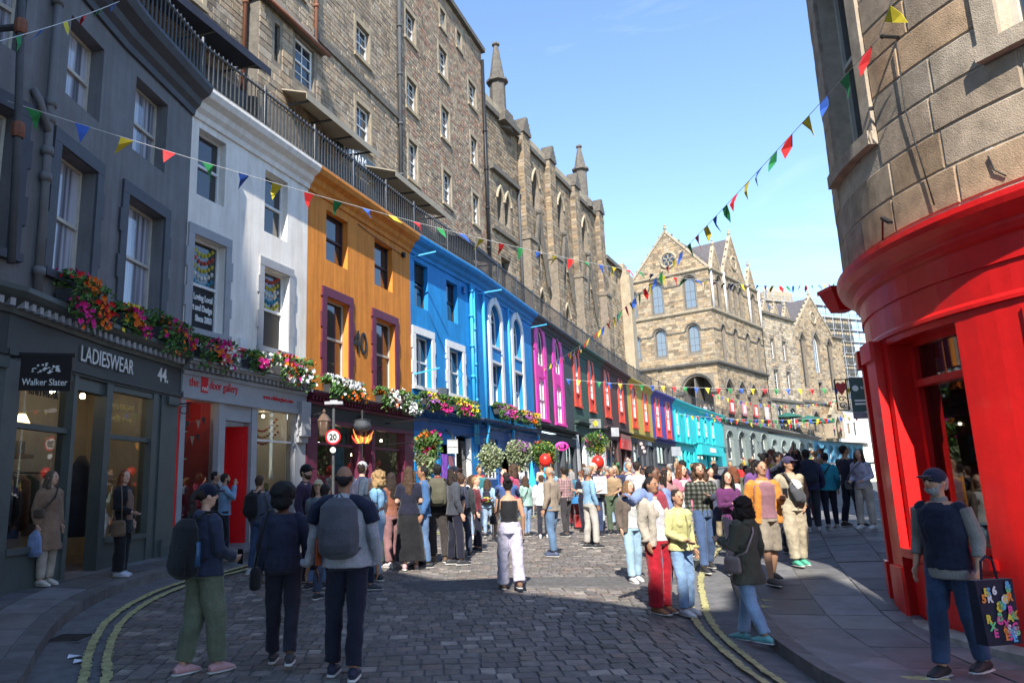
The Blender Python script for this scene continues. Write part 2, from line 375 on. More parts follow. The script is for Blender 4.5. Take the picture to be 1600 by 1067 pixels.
def surround(parent, fr, s0, s1, z0, z1, m, w=0.18, proud=0.045, sill=True, ears=True, arch=0.0, point=False):
    """architrave of painted stone round an opening, its long-and-short ends uneven, and a sill"""
    mb = MB()
    zs = z0; k = 0; q = -0.01
    while zs < z1 - 0.01:
        ze = min(z1, zs + 0.42); e = w + (0.05 if ears and k % 2 else 0)
        mb.box(fr, s0 - e, s0 - 0.002, zs, ze, q, proud + 0.002 * (k % 2)); mb.box(fr, s1 + 0.002, s1 + e, zs, ze, q, proud + 0.002 * (k % 2)); zs = ze; k += 1
    if not arch: mb.box(fr, s0 - w, s1 + w, z1 + 0.002, z1 + w * 1.15, q, proud + 0.004)
    else:
        P = arch_pts(s0 - w * .5, s1 + w * .5, z1, arch + w * .5, point, 14)
        P2 = arch_pts(s0, s1, z1, arch, point, 14); P3 = arch_pts(s0 - w, s1 + w, z1, arch + w, point, 14)
        for i in range(14):
            a, b, c, e = P2[i], P2[i + 1], P3[i + 1], P3[i]
            mb.hexa([fr(*a, q), fr(*b, q), fr(*c, q), fr(*e, q), fr(*a, proud), fr(*b, proud), fr(*c, proud), fr(*e, proud)])
        c = (s0 + s1) / 2; mb.hexa([fr(c - .09, z1 + arch, q), fr(c + .09, z1 + arch, q), fr(c + .12, z1 + arch + w + .22, q), fr(c - .12, z1 + arch + w + .22, q), fr(c - .09, z1 + arch, proud + .03), fr(c + .09, z1 + arch, proud + .03), fr(c + .12, z1 + arch + w + .22, proud + .03), fr(c - .12, z1 + arch + w + .22, proud + .03)])
    o = mb.build('surround', m, parent)
    if sill: MB().box(fr, s0 - w * 1.1, s1 + w * 1.1, z0 - 0.12, z0 - 0.002, q, proud + 0.06).build('sill', m, parent)
    return o
def text_mesh(body, size, name, m, parent, fr, s, z, d, shear=0.0, ext=0.006, align='LEFT', bold=0.0, squash=1.0, spacing=1.0):
    cu = bpy.data.curves.new('lettering', 'FONT'); cu.body = body; cu.size = size; cu.extrude = ext; cu.align_x = align; cu.shear = shear; cu.offset = bold; cu.space_character = spacing; cu.resolution_u = 3
    ob = bpy.data.objects.new('tmp', cu); col.objects.link(ob)
    dg = bpy.context.evaluated_depsgraph_get(); me = bpy.data.meshes.new_from_object(ob.evaluated_get(dg)); bpy.data.objects.remove(ob); bpy.data.curves.remove(cu)
    for v in me.vertices: v.co = fr(s + v.co.x * squash, z + v.co.y, d + v.co.z + ext)
    me.materials.clear(); me.materials.append(m); me.name = name
    return link(bpy.data.objects.new(name, me), parent)

def stone_facing(parent, fr, s0, s1, z0, z1, ops, m, ch=0.3, lens=(0.35, 0.8), proud=(0.01, 0.03), nparts=300, rough_rows=True, pal=None, joint=0.012, key=None, d=0.0, seed=1):
    """courses of separate stones laid over a wall: the largest as parts, the rest joined"""
    rnd = random.Random(seed); pal = pal or [(1, 1, 1), (0.85, 0.82, 0.78), (1.12, 1.05, 0.95), (0.7, 0.66, 0.62), (0.95, 0.85, 0.7)]
    items = []; z = z0
    fr2 = fr if not d else (lambda a, b, c=0.0: fr(a, b, c + d))
    while z < z1 - 0.08:
        h = min(ch * (rnd.uniform(0.8, 1.2) if rough_rows else 1.0), z1 - z)
        free = [(s0, s1)]
        for o in ops:
            top = o['z1'] + o.get('arch', 0.0)
            if z + h * 0.85 > o['z0'] - o.get('m', 0) and z + h * 0.15 < top + o.get('m', 0):
                a, b = o['s0'] - o.get('m', 0), o['s1'] + o.get('m', 0); nf = []
                for p, q in free:
                    if b <= p or a >= q: nf.append((p, q))
                    else:
                        if a - p > 0.03: nf.append((p, a))
                        if q - b > 0.03: nf.append((b, q))
                free = nf
        for p, q in free:
            x = p
            while x < q - 0.02:
                l = rnd.uniform(*lens)
                if q - x - l < lens[0] * 0.6: l = q - x
                t = rnd.choice(pal); v = rnd.uniform(0.82, 1.15)
                items.append((x, min(x + l, q), z, z + h, rnd.uniform(*proud), tuple(c * v for c in t))); x += l
        z += h
    if key: items.sort(key=lambda i: key((i[0] + i[1]) / 2, (i[2] + i[3]) / 2))
    rest = MB()
    for k, (a, b, c, e, pr, t) in enumerate(items):
        mb = MB() if k < nparts else rest
        mb.cur = t; g = joint / 2
        mb.stone(fr2, a + g, b - g, c + g, e - g, pr, min(0.015, (e - c) * 0.1))
        if k < nparts: mb.build('stone', m, parent, True)
    if rest.f: tag(rest.build('stonework', m, parent, True), kind='stuff')
# ================================================================ plan of the street
NODES = dict(G0=(-7.1, 6.0), G1=(-5.55, 9.6), G2=(-5.3, 12.0), G3=(-4.83, 14.48), WO=(-2.98, 18.49), OB=(-.38, 24.06), BB=(2.05, 28.6), BP=(5.43, 36.03),
             PG=(8.81, 43.2), GB=(12.21, 50.27), BY=(16.3, 58.7), YP=(20.8, 67.2), PT=(25.2, 74.6), TT=(29.8, 82.2), TE=(38.7, 95.8), A1=(49.3, 106.1), A2=(62.0, 118.3), A3=(80.0, 135.7))
ORDER = ['G0', 'G1', 'G2', 'G3', 'WO', 'OB', 'BB', 'BP', 'PG', 'GB', 'BY', 'YP', 'PT', 'TT', 'TE', 'A1', 'A2', 'A3']
TZ = dict.fromkeys(ORDER, 10.1); TZ.update(TE=9.96, A1=9.24, A2=8.6, A3=8.5)
def seg(a, b): return Line(NODES[a], NODES[b])
def node_n(k):
    i = ORDER.index(k); n = Vector((0, 0))
    if i > 0: n += seg(ORDER[i - 1], k).n
    if i < len(ORDER) - 1: n += seg(k, ORDER[i + 1]).n
    n.normalize()
    ref = seg(ORDER[i - 1], k).n if i > 0 else seg(k, ORDER[i + 1]).n
    return n / max(0.5, n.dot(ref))
def npath(keys): return [(NODES[k], node_n(k)) for k in keys]

KL = [(-3.1, 3.0), (-3.0, 5.0), (-3.34, 6.37), (-3.9, 7.8), (-4.32, 9.2), (-4.45, 10.6), (-4.3, 12.0), (-3.85, 13.4), (-3.3, 15.0), (-1.55, 18.2), (1.05, 23.4), (3.5, 27.9), (6.9, 35.4), (10.25, 42.5), (13.7, 49.6), (17.8, 58.0), (26.7, 73.8), (40.0, 94.6), (50.3, 105.0), (63.0, 117.2), (81.0, 134.6)]
KR = [(3.9, 3.0), (3.55, 5.0), (3.43, 6.48), (3.51, 7.25), (3.67, 8.38), (3.82, 9.1), (4.1, 10.06), (4.94, 12.4), (6.4, 15.5), (8.6, 20.0), (13.5, 30.0), (19.0, 41.0), (25.0, 52.0), (34.0, 68.0), (48.0, 88.0), (60.0, 100.0), (92.0, 128.0)]
def resample(P, step):
    out = [Vector(P[0])]
    # Catmull-Rom for a smooth kerb
    Q = [Vector(p) for p in P]; n = len(Q)
    for i in range(n - 1):
        p0, p1, p2, p3 = Q[max(i - 1, 0)], Q[i], Q[i + 1], Q[min(i + 2, n - 1)]
        m = max(1, int((p2 - p1).length / step))
        for k in range(1, m + 1):
            t = k / m; out.append(0.5 * ((2 * p1) + (-p0 + p2) * t + (2 * p0 - 5 * p1 + 4 * p2 - p3) * t * t + (-p0 + 3 * p1 - 3 * p2 + p3) * t ** 3))
    return out
def offset(P, d):
    out = []
    for i, p in enumerate(P):
        t = P[min(i + 1, len(P) - 1)] - P[max(i - 1, 0)]; t.normalize(); out.append(p + Vector((t.y, -t.x)) * d)
    return out
KLs = resample(KL, 0.3); KRs = resample(KR, 0.3)

M_ASPH = mat('asphalt', (0.13, 0.128, 0.128), 0.9, 0.3, 6, 0.5, 90)
M_SETT = mat('sett_stone', (0.150, 0.134, 0.118), 0.66, 0.35, 8, 0.5, 40, tint=True, spec=0.4, dirt=0.3)
M_FLAG = mat('flagstone', (0.135, 0.132, 0.13), 0.6, 0.28, 3, 0.25, 40, tint=True, spec=0.5, dirt=0.25)
M_KERB = mat('kerb_stone', (0.12, 0.115, 0.11), 0.7, 0.3, 5, 0.4, 40, tint=True, dirt=0.3)
M_YEL = mat('yellow_line_paint', (0.36, 0.33, 0.15), 0.8, 0.4, 14, 0.3, 60, dirt=0.4)
M_EARTH = mat('earth', (0.09, 0.085, 0.07), 0.95, 0.3, 0.2, 0.2, 3)

# the ground to the horizon, the road sheet, the pavements
g = MB(); g.face([(-1500, -1500, -0.9), (1500, -1500, -0.9), (1500, 1500, -0.9), (-1500, 1500, -0.9)])
tag(g.build('ground', M_EARTH), kind='structure')
def strip(mb, A, B, za, zb, cols=1):
    for i in range(len(A) - 1):
        for k in range(cols):
            q = []
            for (j, c) in ((i, k), (i + 1, k), (i + 1, k + 1), (i, k + 1)):
                p = A[j].lerp(B[j], c / cols); z = za(p) + (zb(p) - za(p)) * c / cols; q.append((p.x, p.y, z))
            mb.face(q)
rd = MB()
XS = [-7 + 0.7 * i for i in range(27)]
ys = [-30, -20, -12, -6, -2] + [0.8 * i for i in range(60)] + [50 + 4 * i for i in range(32)]
def road_pts(y):
    def atY(P):
        for a, b in zip(P, P[1:]):
            if a.y <= y <= b.y: return a.x + (b.x - a.x) * (y - a.y) / max(1e-6, b.y - a.y)
        return P[0].x if y < P[0].y else P[-1].x
    return atY(KLs) - 3.2, atY(KRs) + 4
rows = []
for y in ys:
    a, b = road_pts(y); rows.append([(a + (b - a) * k / 26, y, gz(a + (b - a) * k / 26, y)) for k in range(27)])
for r0, r1 in zip(rows, rows[1:]):
    for k in range(26): rd.face([r0[k], r0[k + 1], r1[k + 1], r1[k]])
road = tag(rd.build('road', M_ASPH, smooth=True), kind='structure')

def kx(P, y):
    for a, b in zip(P, P[1:]):
        if a.y <= y <= b.y: return a.x + (b.x - a.x) * (y - a.y) / max(1e-6, b.y - a.y)
    return P[-1].x
YL = offset(KLs, 0.62); YR = offset(KRs, -0.62)
rnd = random.Random(3); items = []; y = 5.2; j = 0
while y < 34:
    dy = 0.195 + (0.0 if y < 14 else 0.01 * (y - 14)); xa = kx(YL, y) + 0.1; xb = kx(YR, y) - 0.1; x = xa + rnd.uniform(-0.1, 0.05)
    while x < xb - 0.06:
        l = rnd.uniform(0.135, 0.225) * (1 if y < 14 else 1 + 0.03 * (y - 14)); e = min(x + l, xb)
        items.append((x, e, y, y + dy)); x = e
    y += dy; j += 1
patch = lambda x, y: abs(x - 2.0) < 2.2 and 11.0 < y < 13.2
items.sort(key=lambda i: (i[2] + 0.15 * abs((i[0] + i[1]) / 2)) if i[2] > 5.85 and abs(i[0]) < 3 else 50 + i[2])
rest = MB()
for k, (a, b, c, e) in enumerate(items):
    mb = MB() if k < 300 else rest
    v = rnd.uniform(0.7, 1.15); t = (v * rnd.uniform(.96, 1.06), v, v * rnd.uniform(0.95, 1.08)); r_ = rnd.random()
    if r_ < 0.035: t = (1.9, 1.85, 1.8)
    elif r_ < 0.12: t = (1.4, 1.36, 1.34)
    elif r_ < 0.2: t = (1.2, 1.05, 0.98)
    mb.cur = t; g_ = 0.007; h = 0.012 + rnd.uniform(-0.004, 0.005); sk = 0.05 * (a + b) / 2; c1, e1 = c + sk + g_, e + sk - g_; a1, b1 = a + g_, b - g_
    P = []
    for (xx, yy) in ((a1, c1), (b1, c1), (b1, e1), (a1, e1)): P.append((xx, yy, gz(xx, yy) - 0.01))
    cx_, cy_ = (a1 + b1) / 2, (c1 + e1) / 2
    for (xx, yy) in ((a1, c1), (b1, c1), (b1, e1), (a1, e1)):
        X, Y = cx_ + (xx - cx_) * 0.93, cy_ + (yy - cy_) * 0.93; P.append((X, Y, gz(X, Y) + h + rnd.uniform(-0.003, 0.003)))
    mb.mesh(P, [(4, 5, 6, 7), (0, 1, 5, 4), (1, 2, 6, 5), (2, 3, 7, 6), (3, 0, 4, 7)])
    if k < 300: mb.build('sett', M_SETT, road, True)
tag(rest.build('setts', M_SETT, road, True), kind='stuff')
# asphalt patch and iron cover let into the setts
M_PATCH = mat('asphalt_patch', (0.105, 0.10, 0.098), 0.95, 0.4, 10, 1.0, 60)
pm = MB(); n_ = 26; ctr = (1.6, 12.0, gz(1.6, 12.0) + 0.035); ring = []
for k in range(n_):
    a = 2 * math.pi * k / n_; rx, ry = 2.3 + 0.35 * math.sin(3 * a + 1), 0.75 + 0.18 * math.cos(2 * a) + 0.1 * math.sin(5 * a)
    X, Y = 1.6 + rx * math.cos(a), 12.0 + ry * math.sin(a); ring.append((X, Y))
for k in range(n_):
    p, q = ring[k], ring[(k + 1) % n_]
    pi_, qi_ = [(1.6 + (u - 1.6) * .85, 12 + (v - 12) * .85) for u, v in (p, q)]
    pm.face([(*p, gz(*p) + 0.005), (*q, gz(*q) + 0.005), (*qi_, gz(*qi_) + 0.034), (*pi_, gz(*pi_) + 0.034)]); pm.face([(*pi_, gz(*pi_) + 0.034), (*qi_, gz(*qi_) + 0.034), ctr])
pm.build('asphalt_patch', M_PATCH, road, smooth=True)
# double yellow lines with worn edges
def yellow(P, off, w, sgn):
    mb = MB(); A = offset(P, sgn * off); B = offset(P, sgn * (off + w)); rr = random.Random(int(off * 100))
    for i in range(len(A) - 1):
        if A[i].y < 4 or A[i].y > 40: continue
        m = 5
        for k in range(m):
            a0, a1 = A[i].lerp(A[i + 1], k / m), A[i].lerp(A[i + 1], (k + 1) / m); b0, b1 = B[i].lerp(B[i + 1], k / m), B[i].lerp(B[i + 1], (k + 1) / m)
            j1, j2 = rr.uniform(-.012, .012), rr.uniform(-.012, .012); t = (b0 - a0).normalized()
            a0, a1, b0, b1 = a0 + t * j1, a1 + t * j1, b0 + t * j2, b1 + t * j2
            mb.face([(p.x, p.y, gz(p.x, p.y) + 0.031) for p in (a0, a1, b1, b0)])
    mb.build('yellow_line', M_YEL, road)
yellow(KLs, 0.44, 0.085, 1); yellow(KLs, 0.62, 0.085, 1); yellow(KRs, 0.42, 0.085, -1); yellow(KRs, 0.6, 0.085, -1)

# pavements: sheet, kerb stones and slabs, each a piece
def pavement(name, K, side, width, ylim, slab):
    base = MB(); W = offset(K, side * width)
    zf = lambda p: gz(p.x, p.y) + KERB
    strip(base, K, W, zf, zf, 4)
    strip(base, K, K, lambda p: gz(p.x, p.y) - 0.02, zf, 1)
    for i in range(len(K) - 1):
        a, b = K[i], K[i + 1]; base.face([(a.x, a.y, gz(a.x, a.y) - .02), (b.x, b.y, gz(b.x, b.y) - .02), (b.x, b.y, zf(b)), (a.x, a.y, zf(a))])
    pv = tag(base.build(name, M_FLAG, tint=True), kind='structure')
    rr = random.Random(len(name))
    # kerb stones
    K2 = resample([tuple(p) for p in K], 0.9); I2 = offset(K2, side * 0.2); O2 = offset(K2, -side * 0.015); cnt = 0
    for i in range(len(K2) - 1):
        a, b, c, d = O2[i], O2[i + 1], I2[i + 1], I2[i]
        if a.y < 4.5 or a.y > ylim: continue
        a, b, c, d = a.lerp(b, .008), b.lerp(a, .008), c.lerp(d, .008), d.lerp(c, .008)
        v = rr.uniform(.8, 1.25); mb = MB(); mb.cur = (v, v, v)
        mb.hexa([(p.x, p.y, gz(p.x, p.y) - .03) for p in (a, b, c, d)] + [(p.x, p.y, gz(p.x, p.y) + KERB + .012) for p in (a, b, c, d)]); mb.build('kerb_stone', M_KERB, pv, True)
    # slabs
    rest = MB(); n = 0
    for r_ in range(int((width - 0.2) / slab)):
        w0 = 0.22 + r_ * slab; w1 = w0 + slab; i = rr.randint(0, 3); P0, P1 = offset(K, side * w0), offset(K, side * w1)
        while i < len(K) - 3:
            st = rr.choice((2, 2, 3)); j = min(i + st, len(K) - 1)
            a, b, c, d = P0[i], P0[j], P1[j], P1[i]
            if 4.5 < a.y < ylim and (b - a).length < 3:
                v = rr.uniform(.66, 1.3); own = a.y < 20 and n < 260; mb = MB() if own else rest; mb.cur = (v, v, v * rr.uniform(.97, 1.06))
                q = [a.lerp(c, .018), b.lerp(d, .018), c.lerp(a, .018), d.lerp(b, .018)]; h = .008 + rr.uniform(0, .006)
                mb.hexa([(p.x, p.y, gz(p.x, p.y) + KERB - .02) for p in q] + [(p.x, p.y, gz(p.x, p.y) + KERB + h) for p in q])
                if own: mb.build('paving_slab', M_FLAG, pv, True); n += 1
            i = j
    if rest.f: tag(rest.build('paving_slabs', M_FLAG, pv, True), kind='stuff')
    return pv
pav_l = pavement('pavement_left', KLs, -1, 3.2, 60, 0.55)
pav_r = pavement('pavement_right', KRs, 1, 4.0, 60, 0.62)
gm = MB(); rr_ = random.Random(8)      # trodden chewing gum and paint spots
for k in range(150):
    y = rr_.uniform(5.2, 14); x = kx(KRs, y) + rr_.uniform(.3, 2.2); z = gz(x, y) + KERB + .0165; q = rr_.uniform(.008, .022); gm.face([(x + q * math.cos(a) * rr_.uniform(.7, 1.2), y + q * math.sin(a), z) for a in (0, 1.05, 2.1, 3.14, 4.2, 5.2)])
tag(gm.build('gum_spots', mat('old_gum', (.2, .195, .185), .8), pav_r), kind='stuff')
gr_ = MB(); gx, gy = kx(KLs, 8.6) + .22, 8.6; gzz = gz(gx, gy) + .006
gr_.aabb((gx - .2, gy - .22, gzz - .03), (gx + .2, gy + .22, gzz)); gr_ = gr_.build('drain_frame', M_ASPH, road)
for k in range(7): MB().aabb((gx - .17, gy - .19 + .057 * k, gzz), (gx + .17, gy - .16 + .057 * k, gzz + .012)).build('drain_bar', mat('cast_iron', (.05, .05, .052), .55, .2, 8, .2, metal=.4), gr_)
for k, (x, y) in enumerate([(3.95, 6.35), (4.02, 6.75), (4.15, 9.6), (4.3, 9.9)]):   # loading marks on the kerb
    z = gz(x, y) + KERB + 0.02; MB().hexa([(x, y, z - .01), (x + .42, y - .03, z - .01), (x + .42, y + .07, z - .01), (x, y + .1, z - .01), (x, y, z), (x + .42, y - .03, z), (x + .42, y + .07, z), (x, y + .1, z)]).build('kerb_mark', M_YEL, pav_r)

# ================================================================ the row of shops under the terrace
H = 10.1
P_WHITE = mat('white_render', (0.84, 0.80, 0.73), 0.85, 0.06, 2.0, 0.25, 25, dirt=0.22, streak=.1)
P_GREY = mat('slate_grey_paint', (0.165, 0.168, 0.174), 0.7, 0.15, 2.0, 0.25, 20, dirt=0.2, streak=.16)
P_NAVY = mat('dark_slate_paint', (0.058, 0.064, 0.078), 0.55, 0.15, 3.0, 0.15, 30)
P_ORANGE = mat('orange_paint', (0.70, 0.25, 0.035), 0.8, 0.08, 2.0, 0.3, 20, dirt=0.25, streak=.22)
P_PLUM = mat('plum_paint', (0.115, 0.018, 0.045), 0.5, 0.15, 4.0, 0.12, 30)
P_BLUE = mat('bright_blue_paint', (0.012, 0.25, 0.62), 0.65, 0.1, 2.0, 0.25, 20, dirt=0.2, streak=.16)
P_NBLUE = mat('deep_blue_paint', (0.012, 0.085, 0.27), 0.5, 0.15, 3, 0.15, 30)
P_LBLUE = mat('sky_blue_trim', (0.04, 0.36, 0.66), 0.45, 0.08, 3, 0.1, 30)
P_PINK = mat('hot_pink_paint', (0.76, 0.04, 0.36), 0.55, 0.08, 3, 0.12, 30)
P_DGREY = mat('charcoal_paint', (0.06, 0.068, 0.078), 0.75, 0.15, 2, 0.25, 20, dirt=0.2)
P_GREEN = mat('bottle_green_paint', (0.045, 0.10, 0.075), 0.75, 0.15, 2, 0.25, 20, dirt=0.2)
P_RED = mat('vermilion_paint', (0.74, 0.055, 0.02), 0.5, 0.1, 3, 0.12, 30)
P_BROWN = mat('brown_paint', (0.095, 0.048, 0.042), 0.75, 0.15, 2, 0.25, 20, dirt=0.2)
P_YELLOW = mat('ochre_yellow_paint', (0.56, 0.42, 0.085), 0.75, 0.1, 2, 0.25, 20, dirt=0.15)
P_PURPLE = mat('purple_paint', (0.085, 0.075, 0.33), 0.7, 0.12, 2, 0.25, 20, dirt=0.1)
P_TURQ = mat('turquoise_paint', (0.02, 0.58, 0.60), 0.65, 0.1, 2, 0.25, 20, dirt=0.1)
P_SAGE = mat('grey_green_paint', (0.20, 0.235, 0.215), 0.75, 0.12, 2, 0.25, 20, dirt=0.2)
P_TEAL = mat('teal_blue_paint', (0.075, 0.22, 0.32), 0.75, 0.12, 2, 0.25, 20, dirt=0.2)
P_LGREY = mat('pale_grey_paint', (0.33, 0.335, 0.35), 0.6, 0.1, 3, 0.15, 30)
P_SHOPG = mat('dark_green_grey_paint', (0.07, 0.086, 0.081), 0.45, 0.15, 3, 0.12, 30)
P_FRAME = mat('white_sash_paint', (0.72, 0.72, 0.70), 0.5, 0.08, 5, 0.08, 30)
P_CREAMW = mat('cream_sash_paint', (0.50, 0.47, 0.40), 0.55, 0.12, 5, 0.08, 30)
P_DSASH = mat('dark_sash_paint', (0.04, 0.028, 0.035), 0.5, 0.1, 5, 0.08, 30)
P_DOOR = mat('signal_red_paint', (0.68, 0.008, 0.010), 0.35, 0.08, 3, 0.06, 30, coat=0.3)
P_LEAD = mat('lead_grey', (0.07, 0.074, 0.078), 0.8, 0.2, 4, 0.2, 20)
P_IRON = mat('black_iron', (0.02, 0.02, 0.022), 0.5, 0.2, 8, 0.2, 40, metal=0.3)
P_ROOM = mat('room_wall', (0.32, 0.28, 0.22), 0.9, 0.15, 2, 0.1, 10)
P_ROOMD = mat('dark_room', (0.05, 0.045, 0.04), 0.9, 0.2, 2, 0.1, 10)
P_ROOMW = mat('white_room', (0.62, 0.62, 0.60), 0.9, 0.08, 2, 0.1, 10)
P_WOOD = mat('shop_wood', (0.17, 0.10, 0.055), 0.6, 0.25, 5, 0.2, 20)
P_COPE = mat('cope_stone', (0.20, 0.185, 0.16), 0.9, 0.3, 4, 0.4, 25, dirt=0.4)
L_WHITE = mat('white_lettering', (0.72, 0.72, 0.70), 0.5, 0.05, 5, 0)
L_BLACK = mat('black_lettering', (0.015, 0.015, 0.015), 0.5, 0.05, 5, 0)
L_RED = mat('red_lettering', (0.62, 0.012, 0.02), 0.5, 0.05, 5, 0)
L_GOLD = mat('gold_lettering', (0.45, 0.33, 0.12), 0.4, 0.1, 5, 0, metal=0.4)
GL = glass_clear()

def wall_part(root, fr, s0, s1, z0, z1, ops, m, name='wall', depth=0.2, nsub=None):
    mb = MB(); wall_sheet(mb, fr, s0, s1, z0, z1, ops, depth, nsub); return mb.build(name, m, root)
def cornice(root, keys, m, z=H, name='cornice', k=1.0):
    pf = [(0.0, z - .62), (.05 * k, z - .62), (.07 * k, z - .5), (.16 * k, z - .42), (.2 * k, z - .3), (.36 * k, z - .22), (.42 * k, z - .1), (.42 * k, z - .03), (0.0, z - .03)]
    P = npath(keys)
    P = [((p[0], p[1]), n) for p, n in P]
    return MB().sweep(P, pf).build(name, m, root)
def shop_cornice(root, fr, s0, s1, z, m, out=0.3, dent=True):
    mb = MB(); mb.box(fr, s0, s1, z - .05, z, 0, out); mb.box(fr, s0, s1, z - .1, z - .05, 0, out * .8); mb.box(fr, s0, s1, z - .3, z - .22, 0, out * .3)
    c = mb.build('shop_cornice', m, root)
    MB().box(fr, s0, s1, z, z + .025, -.02, out + .02).build('lead_flashing', P_LEAD, c)
    if dent:
        n = int((s1 - s0) / .16); md = MB()
        for k in range(n): a = s0 + (k + .25) * (s1 - s0) / n; md.box(fr, a, a + .08, z - .2, z - .1, 0, out * .6)
        tag(md.build('dentils', m, c), kind='stuff')
    return c
def room(root, fr, s0, s1, z0, z1, depth, m, d0=-.25, mf=None):
    mb = MB(); a, b = d0, d0 - depth
    mb.face([fr(s0, z0, b), fr(s1, z0, b), fr(s1, z1, b), fr(s0, z1, b)]); mb.face([fr(s0, z1, a), fr(s1, z1, a), fr(s1, z1, b), fr(s0, z1, b)])
    mb.face([fr(s0, z0, a), fr(s0, z0, b), fr(s0, z1, b), fr(s0, z1, a)]); mb.face([fr(s1, z0, a), fr(s1, z0, b), fr(s1, z1, b), fr(s1, z1, a)])
    o = mb.build('shop_interior', m, root)
    MB().box(fr, s0, s1, z0 - .04, z0 + .01, b, a).build('floor', mf or P_WOOD, o)
    return o
def glaze(parent, fr, s0, s1, z0, z1, d=-.1, m=None): return MB().face([fr(s0, z0, d), fr(s1, z0, d), fr(s1, z1, d), fr(s0, z1, d)]).build('pane', m or GL, parent)

def std_windows(root, fr, wins, surm, sashm, ops, depth=0.2, **kw):
    """wins: (s0,s1,z0,z1,surround?)"""
    for (a, b, c, e, sr) in wins:
        window(root, fr, a, b, c, e, sashm, depth, **kw)
        if sr: surround(root, fr, a, b, c, e, surm, sill=sr != 'nosill')
def W(a, b, c, e, **k): return dict(s0=a, s1=b, z0=c, z1=e, **k)

# ---- dark grey corner shop, three facets of one curving front
fA, fB, fC = seg('G0', 'G1'), seg('G1', 'G2'), seg('G2', 'G3')
grey = thing('shop_building', 'slate grey curving building with dark window surrounds over the ladieswear shop', 'building', (-5.4, 11.5, 0.3), 'row of shop buildings under the terrace')
opsA = [W(2.5, 3.75, 7.72, 9.2), W(2.5, 3.78, 4.83, 6.83)]
opsB = [W(.82, 1.8, 7.7, 9.05), W(.8, 1.82, 4.83, 6.82)]
opsC = [W(.44, 1.55, 7.74, 9.2), W(.4, 1.62, 4.83, 6.84)]
for fr, ops in ((fA, opsA), (fB, opsB), (fC, opsC)):
    wall_part(grey, fr, 0, fr.L, 3.98, 10.05, ops, P_GREY, depth=.3)
    for i, o in enumerate(ops):
        window(grey, fr, o['s0'], o['s1'], o['z0'], o['z1'], P_CREAMW, .3, fw=.05, pane=PANE_SHEEN)
        if i: surround(grey, fr, o['s0'], o['s1'], o['z0'], o['z1'], P_NAVY, w=.19)
cornice(grey, ['G0', 'G1', 'G2', 'G3'], P_NAVY, k=1.15)
MB().sweep([(NODES[k], node_n(k)) for k in ('G0', 'G1', 'G2', 'G3')], [(0, 4.0), (.06, 4.0), (.08, 4.1), (.24, 4.2), (.3, 4.26), (.3, 4.33), (0, 4.33)]).build('shop_cornice', P_SHOPG, grey)
for fr in (fA, fB, fC):
    md = MB()
    for k in range(int(fr.L / .17)): md.box(fr, .05 + k * .17, .13 + k * .17, 4.07, 4.17, .03, .19)
    tag(md.build('dentils', P_LGREY, grey), kind='stuff')
# rainwater pipe between the first windows
def pipe(name, root, pts, r, m, collars=()):
    mb = MB(); mb.tube(pts, r, 8)
    for c in collars: mb.tube([Vector(c) - Vector((0, 0, .06)), Vector(c) + Vector((0, 0, .06))], r * 1.35, 8)
    return mb.build(name, m, root, smooth=True)
pipe('rainwater_pipe', grey, [fB(.42, 4.3, .1), fB(.38, 6.2, .1), fB(.34, 7.2, .1), fB(.3, 10, .1)], .065, P_GREY, [fB(.42, 4.7, .1), fB(.38, 6.1, .1), fB(.37, 6.5, .1), fB(.36, 7.0, .1), fB(.35, 7.25, .1), fB(.31, 8.9, .1)])
pipe('branch_pipe', grey, [fB(.37, 6.75, .1), fB(.1, 7.15, .1), fB(.02, 7.3, .04)], .06, P_GREY)
# shopfront of the grey shop: fascia, piers, two lights, open door between
zb = .25
mb = MB()
for fr, a, b in ((fA, 0, fA.L), (fB, 0, fB.L), (fC, 0, fC.L)):
    mb.box(fr, a, b, 3.52, 4.0, -.2, .02); mb.box(fr, a, b, 3.44, 3.52, -.2, .07); mb.box(fr, a, b, 3.4, 3.44, -.2, .04)
fas = mb.build('fascia', mat('dark_fascia_paint', (.036, .041, .041), .5, .15, 3, .1, 30), grey)
mb = MB()
for fr, a, b in ((fA, 0, .3), (fA, 3.2, 3.94), (fB, 0, .34), (fB, 1.62, 1.72), (fC, .14, .3), (fC, 1.56, 1.72), (fC, 1.85, 2.5)):
    mb.box(fr, a, b, -.1, 3.4, -.2, .03)
for fr, a, b in ((fA, 0, .3), (fA, 3.5, 3.94), (fC, 2.0, 2.42)):
    mb.box(fr, a, b, -.1, .75, .03, .08); mb.box(fr, a, b, 3.25, 3.4, .03, .09)
for fr, a, b in ((fA, .3, 3.2), (fB, .34, 1.62), (fC, .3, 1.56)):
    mb.box(fr, a, b, -.1, .82, -.16, .0); mb.box(fr, a, b, .82, .9, -.18, .05); mb.box(fr, a, b, 2.5, 2.58, -.14, -.02); mb.box(fr, a, b, 3.3, 3.4, -.15, .01)
mb.box(fC, 1.72, 1.85, -.1, 3.4, -.2, 0)
sf = mb.build('shopfront', P_SHOPG, grey)
for fr, a, b in ((fA, .3, 3.2), (fB, .34, 1.62), (fC, .3, 1.56)):
    glaze(sf, fr, a, b, .9, 2.5); glaze(sf, fr, a, b, 2.58, 3.3)
mb = MB()
mb.box(fB, 1.72, 2.41, 3.2, 3.4, -.2, -.02); mb.box(fC, 0, .14, 3.2, 3.4, -.2, -.02); mb.build('door_head', P_SHOPG, sf)
rm = MB()
c0, c1, c2, c3 = fA(0, 0, -1.9), fB(.0, 0, -1.9), fC(.0, 0, -1.9), fC(2.4, 0, -1.9)
